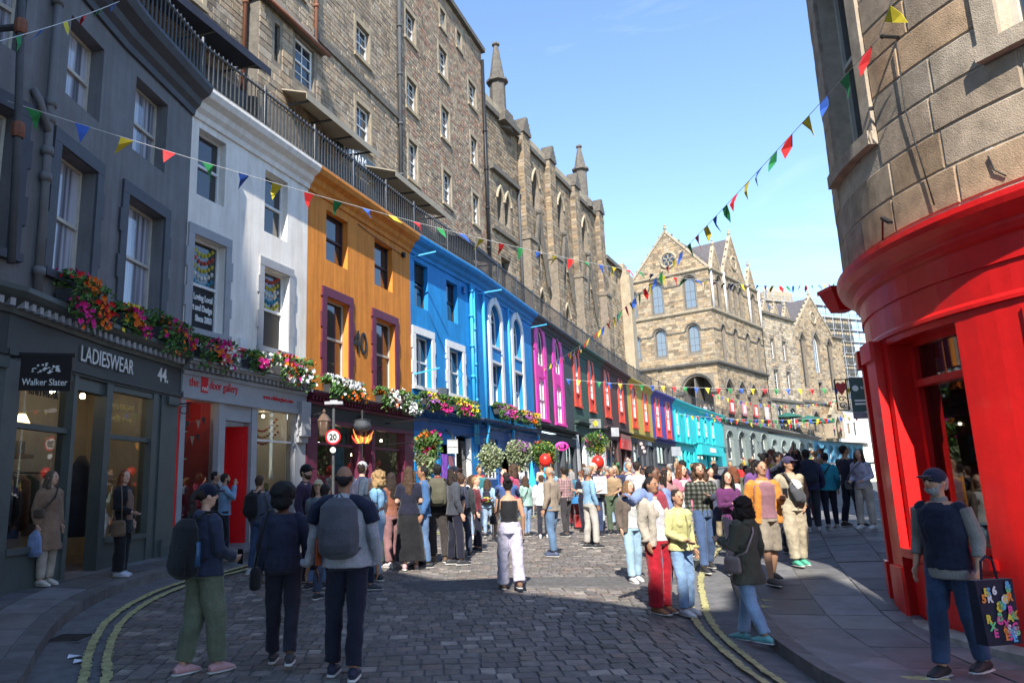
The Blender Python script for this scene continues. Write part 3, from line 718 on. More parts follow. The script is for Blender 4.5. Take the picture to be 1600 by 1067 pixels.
for p, q in ((c0, c1), (c1, c2), (c2, c3)):
    rm.face([(p.x, p.y, .2), (q.x, q.y, .2), (q.x, q.y, 3.6), (p.x, p.y, 3.6)])
q = fC(2.4, 0, -.2); rm.face([(c3.x, c3.y, .2), (q.x, q.y, .2), (q.x, q.y, 3.6), (c3.x, c3.y, 3.6)])
pts = [fA(0, 0, -.22), fB(0, 0, -.22), fC(0, 0, -.22), fC(2.4, 0, -.22), c3, c2, c1, c0]
rm.face([(p.x, p.y, 3.56) for p in pts]); room_g = rm.build('shop_interior', P_ROOM, grey)
for k in range(5): MB().ell(fC(-1.6 + .8 * k, 3.3, -.9), .05, .05, .05, 8, 6).build('ceiling_spot', emis('warm_spot', (1.0, .78, .5), 14), room_g)
MB().face([(p.x, p.y, .28) for p in pts]).build('floor', P_WOOD, room_g)
# stock seen through the door and the lights: garments on a rail, shelf with jumpers, lamp
RG = [(.30, .16, .26), (.10, .13, .2), (.16, .2, .22), (.03, .035, .05), (.2, .14, .1), (.05, .08, .07), (.3, .22, .2), (.06, .05, .08)]
MB().tube([fB(1.2, 1.95, -1.1), fC(.5, 1.95, -1.1)], .018, 6).build('clothes_rail', P_IRON, room_g)
for k in range(9):
    t = k / 8; p = fB(1.3, 0, -1.1).lerp(fC(.45, 0, -1.1), t); mb = MB(); mb.tube([(p.x, p.y, .95 + .1 * (k % 3)), (p.x, p.y, 1.5), (p.x, p.y, 1.82), (p.x, p.y, 1.92)], [(.05, .2), (.05, .21), (.04, .19), (.015, .03)], 8, ref=(fB.u.x, fB.u.y, 0))
    mb.build('garment', cloth(RG[k % 8]), room_g, smooth=True)
MB().box(fC, -.9, .2, 2.2, 2.26, -1.8, -1.3).build('shelf', P_WOOD, room_g)
for k in range(3): MB().box(fC, -.75 + .3 * k, -.5 + .3 * k, 2.26, 2.4 + .04 * k, -1.75, -1.4).build('folded_jumpers', cloth([(.45, .03, .03), (.3, .1, .08), (.1, .1, .12)][k]), room_g)
pl = fC(-.15, 2.75, -1.3); MB().tube([pl, pl + Vector((0, 0, .16))], [.13, .05], 10).build('lamp_shade', emis('warm_lamp', (1.0, .62, .25), 2.2), room_g)
ml = MB(); p = fC(.62, 0, -.7)
ml.tube([(p.x, p.y, .9), (p.x, p.y, 1.5), (p.x, p.y, 2.05), (p.x, p.y, 2.25)], [(.13, .17), (.13, .17), (.12, .24), (.05, .07)], 10, ref=(fC.n.x, fC.n.y, 0)); ml.build('tailors_dummy', cloth((.02, .022, .03)), room_g, smooth=True)
fLW = Line(fB(1.55, 0, .03).xy, fC(1.2, 0, .03).xy)
text_mesh('LADIESWEAR', .36, 'lettering', L_WHITE, fas, fLW, .14, 3.64, .0, squash=.72)
text_mesh('44.', .36, 'lettering', L_WHITE, fas, fC, 1.66, 3.66, .02, squash=.85, bold=.008)
text_mesh('KNITWEAR', .17, 'lettering', L_BLACK, sf, fB, .7, 3.0, -.095, squash=.8)
text_mesh('TWEED LUGGAGE', .15, 'lettering', L_GOLD, sf, fC, .36, 3.02, -.095, squash=.62)
text_mesh('CHILDRENSWEAR', .13, 'lettering', L_GOLD, sf, fC, .42, 2.8, -.095, squash=.62)

# ---- white building with the red door
fW = seg('G3', 'WO')
white = thing('shop_building', 'white painted building with pale grey surrounds above the shop with the red door', 'building', fW(2.2, .5), 'row of shop buildings under the terrace')
wl_ = [(.22, 1.11, 7.8, 9.32, 0), (2.56, 3.5, 7.72, 9.3, 0), (.2, 1.2, 4.9, 6.9, 1), (2.58, 3.6, 4.9, 6.85, 1)]
wall_part(white, fW, 0, fW.L, 3.97, 10.05, [W(*w[:4]) for w in wl_], P_WHITE, depth=.24)
std_windows(white, fW, wl_, P_LGREY, P_FRAME, None, .24)
cornice(white, ['G3', 'WO'], P_WHITE)
shop_cornice(white, fW, .02, fW.L - .02, 4.22, P_LGREY)
fas = MB().box(fW, .02, fW.L - .02, 3.56, 3.98, -.2, .05).build('fascia', P_LGREY, white)
mb = MB(); mb.box(fW, .02, fW.L - .02, 3.44, 3.56, -.2, .1)
for a, b in ((.02, .16), (1.16, 1.36), (2.26, 2.46), (3.95, 4.4)): mb.box(fW, a, b, -.1, 3.44, -.2, .04)
mb.box(fW, 3.98, 4.38, 2.9, 3.75, .04, .2); mb.box(fW, 3.98, 4.38, 2.75, 2.9, .04, .12)
for a, b in ((.16, 1.16), (2.46, 3.95)): mb.box(fW, a, b, -.1, .95, -.16, 0); mb.box(fW, a, b, .95, 1.02, -.18, .05)
mb.box(fW, 1.36, 2.26, 3.1, 3.44, -.2, 0)
sf = mb.build('shopfront', P_LGREY, white)
glaze(sf, fW, .16, 1.16, 1.02, 3.44); glaze(sf, fW, 2.46, 3.95, 1.02, 3.44)
MB().box(fW, 2.46, 3.95, 2.72, 2.76, -.12, -.07).build('transom', P_FRAME, sf)
rm = room(white, fW, .16, 1.3, .45, 3.5, 1.4, mat('red_room', (.36, .02, .02), .8, .2, 2, .1, 10)); rm2 = room(white, fW, 2.3, 4.0, .45, 3.5, 1.6, P_ROOMW)
for k in range(3): MB().ell(fW(2.7 + .4 * k, 3.38, -.6), .035, .035, .035, 8, 6).build('ceiling_spot', emis('warm_spot', (1.0, .78, .5), 14), rm2)
for k in range(2): MB().ell(fW(.5 + .3 * k, 3.38, -.6), .035, .035, .035, 8, 6).build('ceiling_spot', emis('warm_spot', (1.0, .78, .5), 14), rm)
MB().box(fW, 1.36, 2.26, .2, 3.1, -.9, -.85).build('lobby_wall', P_LGREY, sf)
dr = MB(); fd = Flip(fW(2.24, 0, -.04), (fW.u.x * -.35 - fW.n.x * .94, fW.u.y * -.35 - fW.n.y * .94, 0), (-fW.u.x * .94 + fW.n.x * .35, -fW.u.y * .94 + fW.n.y * .35, 0))
dr.box(fd, 0, .86, .45, 3.02, 0, .05)
for z0, z1 in ((.6, 1.2), (1.35, 2.1), (2.2, 2.85)): dr.box(fd, .1, .39, z0, z1, .05, .065); dr.box(fd, .47, .76, z0, z1, .05, .065)
door = dr.build('door', P_DOOR, white); MB().ell(fd(.8, 1.5, .09), .03, .03, .03, 8, 5).build('door_handle', P_IRON, door)
MB().box(fW, -.1, .0, .35, 3.45, .02, .045).build('red_strip', P_DOOR, white)
# prints on the gallery shelves and walls
rp = random.Random(5)
for k in range(4): MB().box(fW, .2, .5, 1.15 + .55 * k, 1.17 + .55 * k, -.6, -.2).build('shelf', P_FRAME, rm)
PR = [lin('c8c4b8'), lin('2a2f5c'), lin('c8a040'), lin('d05030'), lin('708c60'), lin('e0dcd0'), lin('404048'), lin('b05878')]
for k in range(4):
    MB().box(fW, .22, .44, 1.18 + .55 * k, 1.56 + .55 * k, -.34, -.32).build('print', mat('print_paper_%d' % k, PR[k], .6, .5, 14, 0), rm)
fr_ = MB().box(fW, 3.02, 3.5, 1.95, 2.55, -1.62, -1.57).build('picture_frame', P_FRAME, rm2); MB().box(fW, 3.09, 3.43, 2.03, 2.47, -1.57, -1.56).build('picture', mat('print_purple', (.10, .07, .14), .6, .7, 9, 0), fr_)
MB().box(fW, 2.5, 3.6, 1.55, 1.58, -.9, -.3).build('shelf', P_FRAME, rm2)
for k in range(10):
    a = 2.52 + .2 * (k % 5); z = 1.58 if k < 5 else 1.12; MB().box(fW, a, a + .15, z, z + .2, -.4, -.38).build('card', mat('print_paper_%d' % (k % 8), PR[k % 8], .6, .5, 14, 0), rm2)
# knotted garlands and paper flags in the window, in rows
for r_ in range(3):
    mb = MB()
    for k in range(14):
        a = 2.5 + 1.2 * k / 13; sag = .32 * math.sin(math.pi * k / 13) + .15 * r_; p = fW(a, 3.3 - sag, -.35 + .02 * r_); mb.ell(p, .035, .035, .03, 6, 4)
    mb.build('garland', cloth([(.4, .08, .06), (.35, .18, .12), (.3, .05, .06)][r_]), rm2)
for r_, z in ((0, 3.15), (1, 2.85)):
    for k in range(6):
        a = .2 + .16 * k; zz = z - .12 * math.sin(math.pi * k / 5); MB().face([fW(a, zz, -.3), fW(a + .13, zz, -.3), fW(a + .065, zz - .2, -.29)]).build('paper_flag', cloth([(.5, .03, .03), (.55, .55, .5), (.06, .07, .1)][(k + r_) % 3]), rm)
text_mesh('the', .26, 'lettering', L_RED, fas, fW, .2, 3.7, .05, squash=.8)
MB().box(fW, .55, .76, 3.6, 3.95, .05, .058).build('red_square', L_RED, fas)
text_mesh('red', .16, 'lettering', L_WHITE, fas, fW, .57, 3.64, .058, squash=.8)
text_mesh('door gallery', .26, 'lettering', L_RED, fas, fW, .8, 3.7, .05, squash=.72)
text_mesh('www.edinburghart.com', .15, 'lettering', L_RED, fas, fW, 2.62, 3.68, .05, squash=.82)
# window banners of the upper lights
BANS = {0: (.3, 1.1), 1: (2.68, 3.5)}
for k, (a, b) in BANS.items():
    bn = MB().box(fW, a, b, 5.0, 5.85, -.215, -.207).build('window_banner', L_BLACK, white)
    if k == 0:
        for i, t_ in enumerate(('Loving Local', 'Art and Design', 'Since 2003')): text_mesh(t_, .19, 'lettering', L_WHITE, bn, fW, b - .02, 5.6 - .23 * i, -.207, squash=.62, align='RIGHT', bold=.006)
    for j in range(5):
        mb = MB(); cc = [(.55, .5, .05), (.5, .08, .05), (.5, .4, .05), (.6, .6, .55), (.05, .25, .35)][(j + k) % 5]
        for i in range(7):
            x = a + .08 + (b - a - .16) * i / 6; z = 6.75 - .17 * j - .16 * math.sin(math.pi * i / 6); mb.ell(fW(x, z, -.21), .05, .02, .055, 8, 5)
        tag(mb.build('pompom_string', cloth(cc), white), kind='stuff')

# ---- orange building, number 40
fO = seg('WO', 'OB')
orange = thing('shop_building', 'orange painted building with plum window surrounds and the number 40', 'building', fO(3, .6), 'row of shop buildings under the terrace')
wo = [(.9, 2.05, 7.78, 9.22, 0), (3.65, 4.85, 7.76, 9.24, 0), (.92, 2.1, 4.6, 6.74, 1), (3.68, 4.95, 4.6, 6.72, 1)]
wall_part(orange, fO, 0, fO.L, 3.78, 10.05, [W(*w[:4]) for w in wo], P_ORANGE, depth=.24)
for (a, b, c, e, sr) in wo:
    window(orange, fO, a, b, c, e, P_DSASH if not sr else P_CREAMW, .24)
    if sr: surround(orange, fO, a, b, c, e, P_PLUM, w=.22, ears=True)
MB().box(fO, 5.5, 5.62, 9.15, 9.3, 0, .12).build('vent', P_IRON, orange); pipe('cable', orange, [fO(2.6, 9.35, .02), fO(3.4, 9.28, .025), fO(5.5, 9.22, .02)], .01, P_PLUM)
cornice(orange, ['WO', 'OB'], P_ORANGE)
shop_cornice(orange, fO, .02, fO.L - .02, 4.05, P_PLUM)
text_mesh('40', .95, 'lettering', L_BLACK, orange, fO, 2.32, 5.45, .004, squash=.86, ext=.015)
fas = MB().box(fO, .02, fO.L - .02, 3.4, 3.8, -.2, .04).build('fascia', mat('dark_sign_board', (.02, .02, .02), .5, .2, 4, .1), orange)
mb = MB(); mb.box(fO, .02, fO.L - .02, 3.3, 3.4, -.2, .08)
for a, b in ((.02, .5), (2.62, 2.85), (3.35, 3.55), (5.5, 6.12)): mb.box(fO, a, b, -.1, 3.3, -.2, .05)
for a, b in ((.5, 2.62), (3.55, 5.5)): mb.box(fO, a, b, -.1, 1.05, -.16, 0); mb.box(fO, a, b, 1.05, 1.12, -.18, .05); mb.box(fO, a, b, 2.75, 2.81, -.14, -.05)
sf = mb.build('shopfront', P_PLUM, orange)
for a, b in ((.5, 2.62), (3.55, 5.5)): glaze(sf, fO, a, b, 1.12, 2.75); glaze(sf, fO, a, b, 2.81, 3.3)
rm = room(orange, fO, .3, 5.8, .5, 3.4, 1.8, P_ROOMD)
for k in range(6): MB().ell(fO(.8 + .9 * k, 2.6 + .25 * (k % 3), -.7), .04, .04, .04, 8, 6).build('lamp', emis('warm_spot', (1.0, .78, .5), 14), rm)
for k in range(22):
    a = .6 + 2.0 * (k % 6) / 6 + (2.9 if k > 11 else 0) + rp.uniform(-.1, .1); z = rp.choice((1.15, 1.75, 2.3)); h = rp.uniform(.12, .3)
    MB().lathe(fO(a, z, -rp.uniform(.35, .9)), [(.05, 0), (.07, h * .4), (.06, h * .8), (.02, h)], 8).build('trinket', mat('trinket_%d' % (k % 5), [(.35, .2, .06), (.3, .05, .04), (.12, .25, .12), (.4, .33, .2), (.1, .12, .3)][k % 5], .4, .3, 9, 0), rm)
for a, b, z0, z1, c in ((.75, 1.25, 2.05, 2.75, '5c5648'), (1.45, 2.1, 2.05, 2.72, '2c9cc0'), (.7, 1.5, 1.35, 1.98, 'c8488c'), (1.6, 2.2, 1.2, 1.95, 'b8546c')):
    MB().box(fO, a, b, z0, z1, -.14, -.13).build('poster', mat('poster_' + c, lin(c), .6, .6, 7, 0), sf)

# ---- bright blue building
f1 = seg('OB', 'BB')
blue1 = thing('shop_building', 'bright blue painted building with white surrounded windows beside the orange building', 'building', f1(2.5, .8), 'row of shop buildings under the terrace')
wb = [(.3, 1.28, 7.7, 9.3, 0), (2.77, 3.72, 7.68, 9.22, 0), (.28, 1.45, 4.95, 6.72, 1), (2.82, 3.98, 4.95, 6.65, 1)]
wall_part(blue1, f1, 0, f1.L, 3.88, 10.05, [W(*w[:4]) for w in wb], P_BLUE, depth=.24)
for (a, b, c, e, sr) in wb:
    window(blue1, f1, a, b, c, e, P_DSASH if not sr else P_FRAME, .24, bars=(2, 1) if sr else (1, 1))
    if sr: surround(blue1, f1, a, b, c, e, P_FRAME, w=.22)
mb = MB()
for k in range(7): mb.box(f1, .34, 1.24, 8.65 + .085 * k, 8.69 + .085 * k, -.2, -.14)
mb.build('louvre', P_IRON, blue1)
pipe('cable', blue1, [f1(1.3, 7.65, .03), f1(1.9, 7.0, .035), f1(2.6, 6.3, .03), f1(4.6, 5.6, .03)], .012, P_NBLUE); MB().box(f1, 4.1, 4.3, 9.0, 9.25, 0, .1).build('junction_box', P_NBLUE, blue1)
cornice(blue1, ['OB', 'BB'], P_BLUE)
shop_cornice(blue1, f1, .02, f1.L - .02, 4.15, P_NBLUE)
pipe('rainwater_pipe', blue1, [f1(4.75, 3.2, .1), f1(4.75, 9.5, .1)], .07, P_LBLUE, [f1(4.75, z, .1) for z in (4.6, 5.8, 7.0, 8.2, 9.2)]); pipe('rainwater_pipe', blue1, [f1(4.98, 3.2, .1), f1(4.98, 9.5, .1)], .06, P_LBLUE, [f1(4.98, z, .1) for z in (4.9, 6.3, 7.7)])
MB().bar(f1(.1, 9.35, 0), f1(.4, 9.5, .8), .045).build('flag_bracket', P_LBLUE, blue1)
MB().bar(f1(.1, 5.3, 0), f1(.5, 5.5, .8), .045).build('flag_bracket', P_LBLUE, blue1)
mb = MB(); mb.box(f1, .02, f1.L - .02, 3.45, 3.9, -.2, .04); mb.build('fascia', P_NBLUE, blue1)
mb = MB()
for a, b in ((.02, .4), (1.7, 1.9), (2.9, 3.05), (4.4, 5.1)): mb.box(f1, a, b, -.1, 3.45, -.2, .06)
mb.box(f1, .4, 1.7, -.1, 1.3, -.16, .02); mb.box(f1, 1.9, 2.9, 3.1, 3.45, -.2, .02)
sf = mb.build('shopfront', P_BLUE, blue1); glaze(sf, f1, .4, 1.7, 1.3, 3.45); glaze(sf, f1, 3.05, 4.4, 1.0, 3.3)
MB().box(f1, 3.02, 3.1, .6, 3.4, -.1, .08).build('door_frame', P_FRAME, sf); MB().box(f1, 4.32, 4.42, .6, 3.4, -.1, .08).build('door_frame', P_FRAME, sf)
for a, b, z0, z1, c in ((1.95, 2.4, 1.9, 2.75, '8c58c0'), (2.5, 2.95, 1.95, 2.7, '9c6470')): MB().box(f1, a, b, z0, z1, .06, .07).build('poster', mat('poster_' + c, lin(c), .6, .6, 7, 0), sf)
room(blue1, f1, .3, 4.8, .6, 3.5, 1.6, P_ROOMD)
MB().lathe(f1(2.05, 4.75, .02), [(.0, -.3), (.3, -.28), (.3, .28), (.0, .3)], 8).build('wall_plaque', mat('plaque_grey', (.06, .075, .09), .5), blue1)

# ---- blue building with tall white arched windows
f2 = seg('BB', 'BP')
blue2 = thing('shop_building', 'bright blue painted building with two tall white arched windows', 'building', f2(4, 1), 'row of shop buildings under the terrace')
ops = [W(1.95, 3.25, 5.0, 6.75), W(1.95, 3.25, 7.45, 8.65, arch=.65), W(5.05, 6.35, 5.0, 6.75), W(5.05, 6.35, 7.45, 8.65, arch=.65)]
wall_part(blue2, f2, 0, f2.L, 3.93, 10.05, ops, P_BLUE, depth=.26)
for a, b in ((1.95, 3.25), (5.05, 6.35)):
    window(blue2, f2, a, b, 5.0, 6.75, P_FRAME, .26, bars=(2, 1)); window(blue2, f2, a, b, 7.45, 8.65, P_FRAME, .26, arch=.65, fan=True, sash=False, bars=(2, 1))
    surround(blue2, f2, a, b, 5.0, 8.65, P_FRAME, w=.3, proud=.07, arch=.65, ears=False)
    MB().box(f2, a - .0, b + .0, 6.8, 7.42, -.08, .02).build('spandrel_panel', P_BLUE, blue2); MB().box(f2, a, b, 6.72, 6.82, -.1, .06).build('transom', P_FRAME, blue2); MB().box(f2, a, b, 7.36, 7.47, -.1, .06).build('transom', P_FRAME, blue2)
cornice(blue2, ['BB', 'BP'], P_BLUE); shop_cornice(blue2, f2, .02, f2.L - .02, 4.2, P_NBLUE, dent=False)
pipe('rainwater_pipe', blue2, [f2(.9, 3.9, .1), f2(.9, 9.5, .1)], .07, P_LBLUE); pipe('rainwater_pipe', blue2, [f2(4.2, 3.9, .1), f2(4.2, 9.5, .1)], .06, P_LBLUE)
mb = MB(); mb.box(f2, .02, f2.L - .02, 3.5, 3.95, -.2, .04); mb.build('fascia', P_NBLUE, blue2)
mb = MB()
for a, b in ((.02, .5), (2.2, 2.5), (4.6, 4.9), (7.5, 8.1)): mb.box(f2, a, b, -.1, 3.5, -.2, .08)
mb.box(f2, .5, 2.2, -.1, 1.9, -.16, .02); mb.box(f2, 2.5, 4.6, 3.0, 3.5, -.2, .02); mb.box(f2, 4.9, 7.5, -.1, 1.8, -.16, .02)
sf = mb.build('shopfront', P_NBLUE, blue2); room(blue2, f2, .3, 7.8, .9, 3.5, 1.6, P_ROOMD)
for a, b in ((.5, 2.2), (4.9, 7.5)): window(sf, f2, a, b, 1.9, 3.5, P_FRAME, .1, bars=(4, 1), sash=False)
MB().bar(f2(.6, 9.35, 0), f2(1.0, 9.5, .9), .05).build('flag_bracket', P_LBLUE, blue2); MB().bar(f2(7.4, 9.2, 0), f2(7.9, 9.4, .9), .05).build('flag_bracket', P_LBLUE, blue2)
for s_ in (.8, 4.0, 7.9): MB().tube([f2(s_, 3.3, .12), f2(s_, 4.0, .2)], .07, 8).build('console', P_LBLUE, blue2)

# ---- the taller narrow arched windows of the rest of the row
def arched_building(keys, label, wall_m, trim_m, wins, base, panel_m=None, shop_m=None, sash_m=None, split=None, trimw=.36, zsh=4.6):
    fr = seg(*keys); t = thing('shop_building', label, 'building', fr(fr.L / 2, base), 'row of shop buildings under the terrace')
    ops = [W(a, b, z0, z1, arch=ar) for a, b, z0, z1, ar in wins]
    wall_part(t, fr, 0, fr.L, zsh - .3, 10.05, ops, wall_m, depth=.24)
    for a, b, z0, z1, ar in wins:
        if split:
            window(t, fr, a, b, z0, z0 + split[0], sash_m or P_FRAME, .1, bars=(2, 1), pane=PANE_WHT); window(t, fr, a, b, z0 + split[1], z1, sash_m or P_FRAME, .1, arch=ar, bars=(2, 2), sash=False)
            MB().box(fr, a, b, z0 + split[0], z0 + split[1], -.1, .0).build('spandrel_panel', panel_m, t); MB().box(fr, a + .08, b - .08, z0 + split[0] + .12, z0 + split[1] - .12, 0, .02).build('raised_panel', panel_m, t)
        else:
            window(t, fr, a, b, z0 + .75, z1, sash_m or P_FRAME, .1, arch=ar, bars=(2, 2), pane=PANE_WHT); MB().box(fr, a, b, z0, z0 + .75, -.1, -.02).build('spandrel_panel', panel_m or trim_m, t); MB().box(fr, a, b, z0 + .68, z0 + .76, -.1, .05).build('transom', trim_m, t)
        surround(t, fr, a, b, z0, z1, trim_m, w=trimw, proud=.06, arch=ar, ears=False)
        P_ = [(a, z0)] + arch_pts(a, b, z1, ar)[::-1] + [(b, z0)]; lin_ = MB()
        for (u0, v0), (u1, v1) in zip(P_, P_[1:]): lin_.face([fr(u0, v0, .058), fr(u1, v1, .058), fr(u1, v1, -.14), fr(u0, v0, -.14)])
        lin_.build('reveal_lining', trim_m, t)
    cornice(t, keys, wall_m)
    shop_cornice(t, fr, .02, fr.L - .02, zsh, shop_m or wall_m, dent=False)
    return fr, t
def simple_shop(t, fr, base, zsh, m, bays, fas_m=None, door_m=None):
    f = MB().box(fr, .02, fr.L - .02, zsh - .75, zsh - .28, -.2, .04).build('fascia', fas_m or m, t); mb = MB(); L = fr.L; last = .02
    for kind, a, b in bays:
        mb.box(fr, last, a, base - .5, zsh - .75, -.2, .06); last = b
        if kind == 'win': mb.box(fr, a, b, base - .5, base + .7, -.16, .02); mb.box(fr, a, b, base + .7, base + .78, -.18, .07)
    mb.box(fr, last, L - .02, base - .5, zsh - .75, -.2, .06); sf = mb.build('shopfront', m, t)
    for kind, a, b in bays:
        if kind == 'win': glaze(sf, fr, a, b, base + .78, zsh - .75); MB().box(fr, (a + b) / 2 - .04, (a + b) / 2 + .04, base + .78, zsh - .75, -.14, -.05).build('mullion', m, sf)
        else:
            d = MB().box(fr, a + .05, b - .05, base - .3, zsh - 1.2, -.35, -.28).build('door', door_m or m, sf); MB().box(fr, a + .2, b - .2, base + 1.0, zsh - 1.4, -.28, -.27).build('pane', PANE_SKY, d)
    room(t, fr, .2, L - .2, base, zsh - .7, 1.5, P_ROOMD)
    return f, sf
fp, pink = arched_building(('BP', 'PG'), 'charcoal painted building with hot pink window surrounds', P_DGREY, P_PINK, [(.85, 1.95, 4.9, 8.75, .8), (4.2, 5.3, 4.9, 8.75, .8)], 1.2, panel_m=P_PINK, split=(2.0, 2.75), trimw=.52)
f_, s_ = simple_shop(pink, fp, 1.0, 4.5, P_DGREY, [('win', .4, 3.4), ('door', 4.0, 5.0), ('win', 5.4, 7.5)])
fg_, green = arched_building(('PG', 'GB'), 'bottle green painted building with vermilion arched windows', P_GREEN, P_RED, [(.7, 1.6, 6.3, 8.85, .75), (4.4, 5.4, 6.3, 8.85, .75)], 1.6, zsh=5.3)
mb = MB(); fa, sa = simple_shop(green, fg_, 1.4, 5.3, P_FRAME, [('door', .6, 2.2), ('win', 2.8, 7.2)], fas_m=P_GREEN)
fbn, brown = arched_building(('GB', 'BY'), 'dark brown painted building with vermilion arched windows', P_BROWN, P_RED, [(1.2, 2.4, 6.3, 8.85, .75), (6.0, 7.3, 6.3, 8.85, .75)], 2.0, zsh=5.5)
simple_shop(brown, fbn, 1.8, 5.5, P_BROWN, [('win', .4, 4.2), ('door', 5.2, 6.8), ('win', 7.2, 9.0)], door_m=P_RED)
MB().box(fbn, 4.9, 9.0, 4.2, 5.3, .05, .16).build('shop_sign', P_DOOR, brown)
fy, yellow_b = arched_building(('BY', 'YP'), 'ochre yellow painted building with vermilion arched windows', P_YELLOW, P_RED, [(1.7, 2.9, 6.2, 8.85, .75), (6.2, 7.5, 6.2, 8.85, .75)], 2.4, zsh=5.6)
simple_shop(yellow_b, fy, 2.2, 5.6, P_DGREY, [('win', .6, 4.2), ('door', 5.0, 6.4), ('win', 7.0, 9.2)])
for k in range(8): MB().box(fy, 3.0 + .62 * k + (.4 if k > 4 else 0), 3.45 + .62 * k + (.4 if k > 4 else 0), 4.92, 5.24, .04, .06).build('sign_letter', L_WHITE, yellow_b)
fpu, purple = arched_building(('YP', 'PT'), 'purple painted building with vermilion arched windows', P_PURPLE, P_RED, [(1.6, 2.8, 6.0, 8.85, .75), (5.7, 7.0, 6.0, 8.85, .75)], 2.8, zsh=5.7)
simple_shop(purple, fpu, 2.7, 5.7, P_DGREY, [('win', .6, 4.0), ('door', 4.8, 6.0), ('win', 6.4, 8.2)])
ft, turq = arched_building(('PT', 'TT'), 'turquoise painted building of pale narrow windows beside the purple building', P_TURQ, P_TURQ, [(1.1, 2.3, 5.8, 8.5, .65), (5.9, 7.1, 5.8, 8.5, .65)], 3.2, zsh=5.7)
simple_shop(turq, ft, 3.1, 5.7, P_TURQ, [('win', .6, 4.0), ('door', 4.8, 6.0), ('win', 6.4, 8.4)])
fu, turq2 = arched_building(('TT', 'TE'), 'wide turquoise painted building with a deep shop sign at the end of the painted row', P_TURQ, P_TURQ, [(2.3, 3.6, 6.2, 8.3, .6), (5.9, 7.1, 6.2, 8.3, .6), (9.5, 10.9, 6.2, 8.3, .6)], 3.6, zsh=6.0)
fs, ss_ = simple_shop(turq2, fu, 3.5, 6.0, P_TURQ, [('win', 1.0, 5.0), ('door', 5.6, 7.2), ('win', 7.8, 11.5)])
MB().box(fu, 1.0, 12.5, 4.75, 5.85, .05, .6).build('shop_sign', P_TURQ, turq2)
for k in range(6): MB().box(fu, 5.2 + .5 * k, 5.58 + .5 * k, 5.1, 5.6, .6, .63).build('sign_letter', L_WHITE, turq2)

# ---- arcaded shops at the far end under the lower terrace
def arcade_building(keys, label, m, n, base, z0, z1):
    fr = seg(*keys); t = thing('arcade_building', label, 'building', fr(fr.L / 2, base), 'arcaded shops under the far terrace'); st = fr.L / n
    top = lambda s: z0 + (z1 - z0) * s / fr.L
    zt = min(z0, z1) - .15; ops = [W((k + .22) * st, (k + .78) * st, base - 1, zt - 1.9, arch=.9 * min(1, st * .28 / .9)) for k in range(n)]
    for o in ops: o['arch'] = (o['s1'] - o['s0']) * .5
    wall_part(t, fr, 0, fr.L, base - 1.5, zt, ops, m, depth=.5)
    for o in ops:
        w = MB(); a, b, e, ar = o['s0'], o['s1'], o['z1'], o['arch']
        window(t, fr, a, b, base + .9, e, P_FRAME, .5, arch=ar, bars=(2, 2), sash=False, fw=.09, pane=PANE_SKY)
        MB().box(fr, a, b, base - 1, base + .9, -.5, -.42).build('stall_riser', m, t); MB().box(fr, a, b, base + 2.0, base + 2.45, -.46, -.38).build('sign_board', P_DGREY, t)
        P = arch_pts(a - .12, b + .12, e, ar + .12); MB().tube([fr(x, z, .03) for x, z in P], .09, 6).build('hood_mould', m, t)
    mb = MB(); P = npath(keys); q = []
    i0 = 0
    pr = [(0, -.55), (.15, -.5), (.35, -.3), (.5, -.15), (.5, 0), (0, 0)]
    for (p, nn), z in zip(P, (z0, z1)): q.append([(p[0] + nn[0] * d, p[1] + nn[1] * d, z + h) for d, h in pr])
    for j in range(len(pr) - 1): mb.face([q[0][j], q[1][j], q[1][j + 1], q[0][j + 1]])
    mb.build('cornice', P_COPE, t)
    return fr, t
fa1, arc1 = arcade_building(('TE', 'A1'), 'grey green arcaded shops with dark arched windows below the tower', P_SAGE, 4, 3.7, 9.96, 9.24)
fa2, arc2 = arcade_building(('A1', 'A2'), 'pale green arcaded shops between the grey green and the teal arcades', mat('pale_sage_paint', (.24, .29, .27), .75, .12, 2, .25, 20, dirt=.2), 5, 4.0, 9.24, 8.6)
fa3, arc3 = arcade_building(('A2', 'A3'), 'teal blue arcaded shops at the far bend of the street', P_TEAL, 8, 4.2, 8.6, 8.5)

# ================================================================ terrace and its railing
M_TERR = mat('terrace_paving', (0.17, 0.16, 0.15), .9, .25, 2, .3, 20)
tb = MB()
for a, b in zip(ORDER, ORDER[1:]):
    pa, pb = NODES[a], NODES[b]; na, nb = node_n(a), node_n(b)
    qa = (pa[0] - na[0] * 12, pa[1] - na[1] * 12); qb = (pb[0] - nb[0] * 12, pb[1] - nb[1] * 12); e = .3
    tb.face([(pa[0] + na[0] * e, pa[1] + na[1] * e, TZ[a]), (pb[0] + nb[0] * e, pb[1] + nb[1] * e, TZ[b]), (*qb, TZ[b]), (*qa, TZ[a])])
    tb.hexa([(pa[0] + na[0] * e, pa[1] + na[1] * e, TZ[a] - .05), (pb[0] + nb[0] * e, pb[1] + nb[1] * e, TZ[b] - .05), (pb[0], pb[1], TZ[b] - .05), (pa[0], pa[1], TZ[a] - .05)] +
            [(pa[0] + na[0] * e, pa[1] + na[1] * e, TZ[a] + .1), (pb[0] + nb[0] * e, pb[1] + nb[1] * e, TZ[b] + .1), (pb[0], pb[1], TZ[b] + .1), (pa[0], pa[1], TZ[a] + .1)])
terrace = tag(tb.build('terrace', P_COPE), kind='structure')
P_RAILM = mat('railing_iron', (.05, .052, .056), .45, .3, 10, .2, 40, metal=.35, spec=.5)
rail = thing('railing', 'long black iron railing along the edge of the terrace over the shops', 'railing', (-5.2, 12, 10.2))
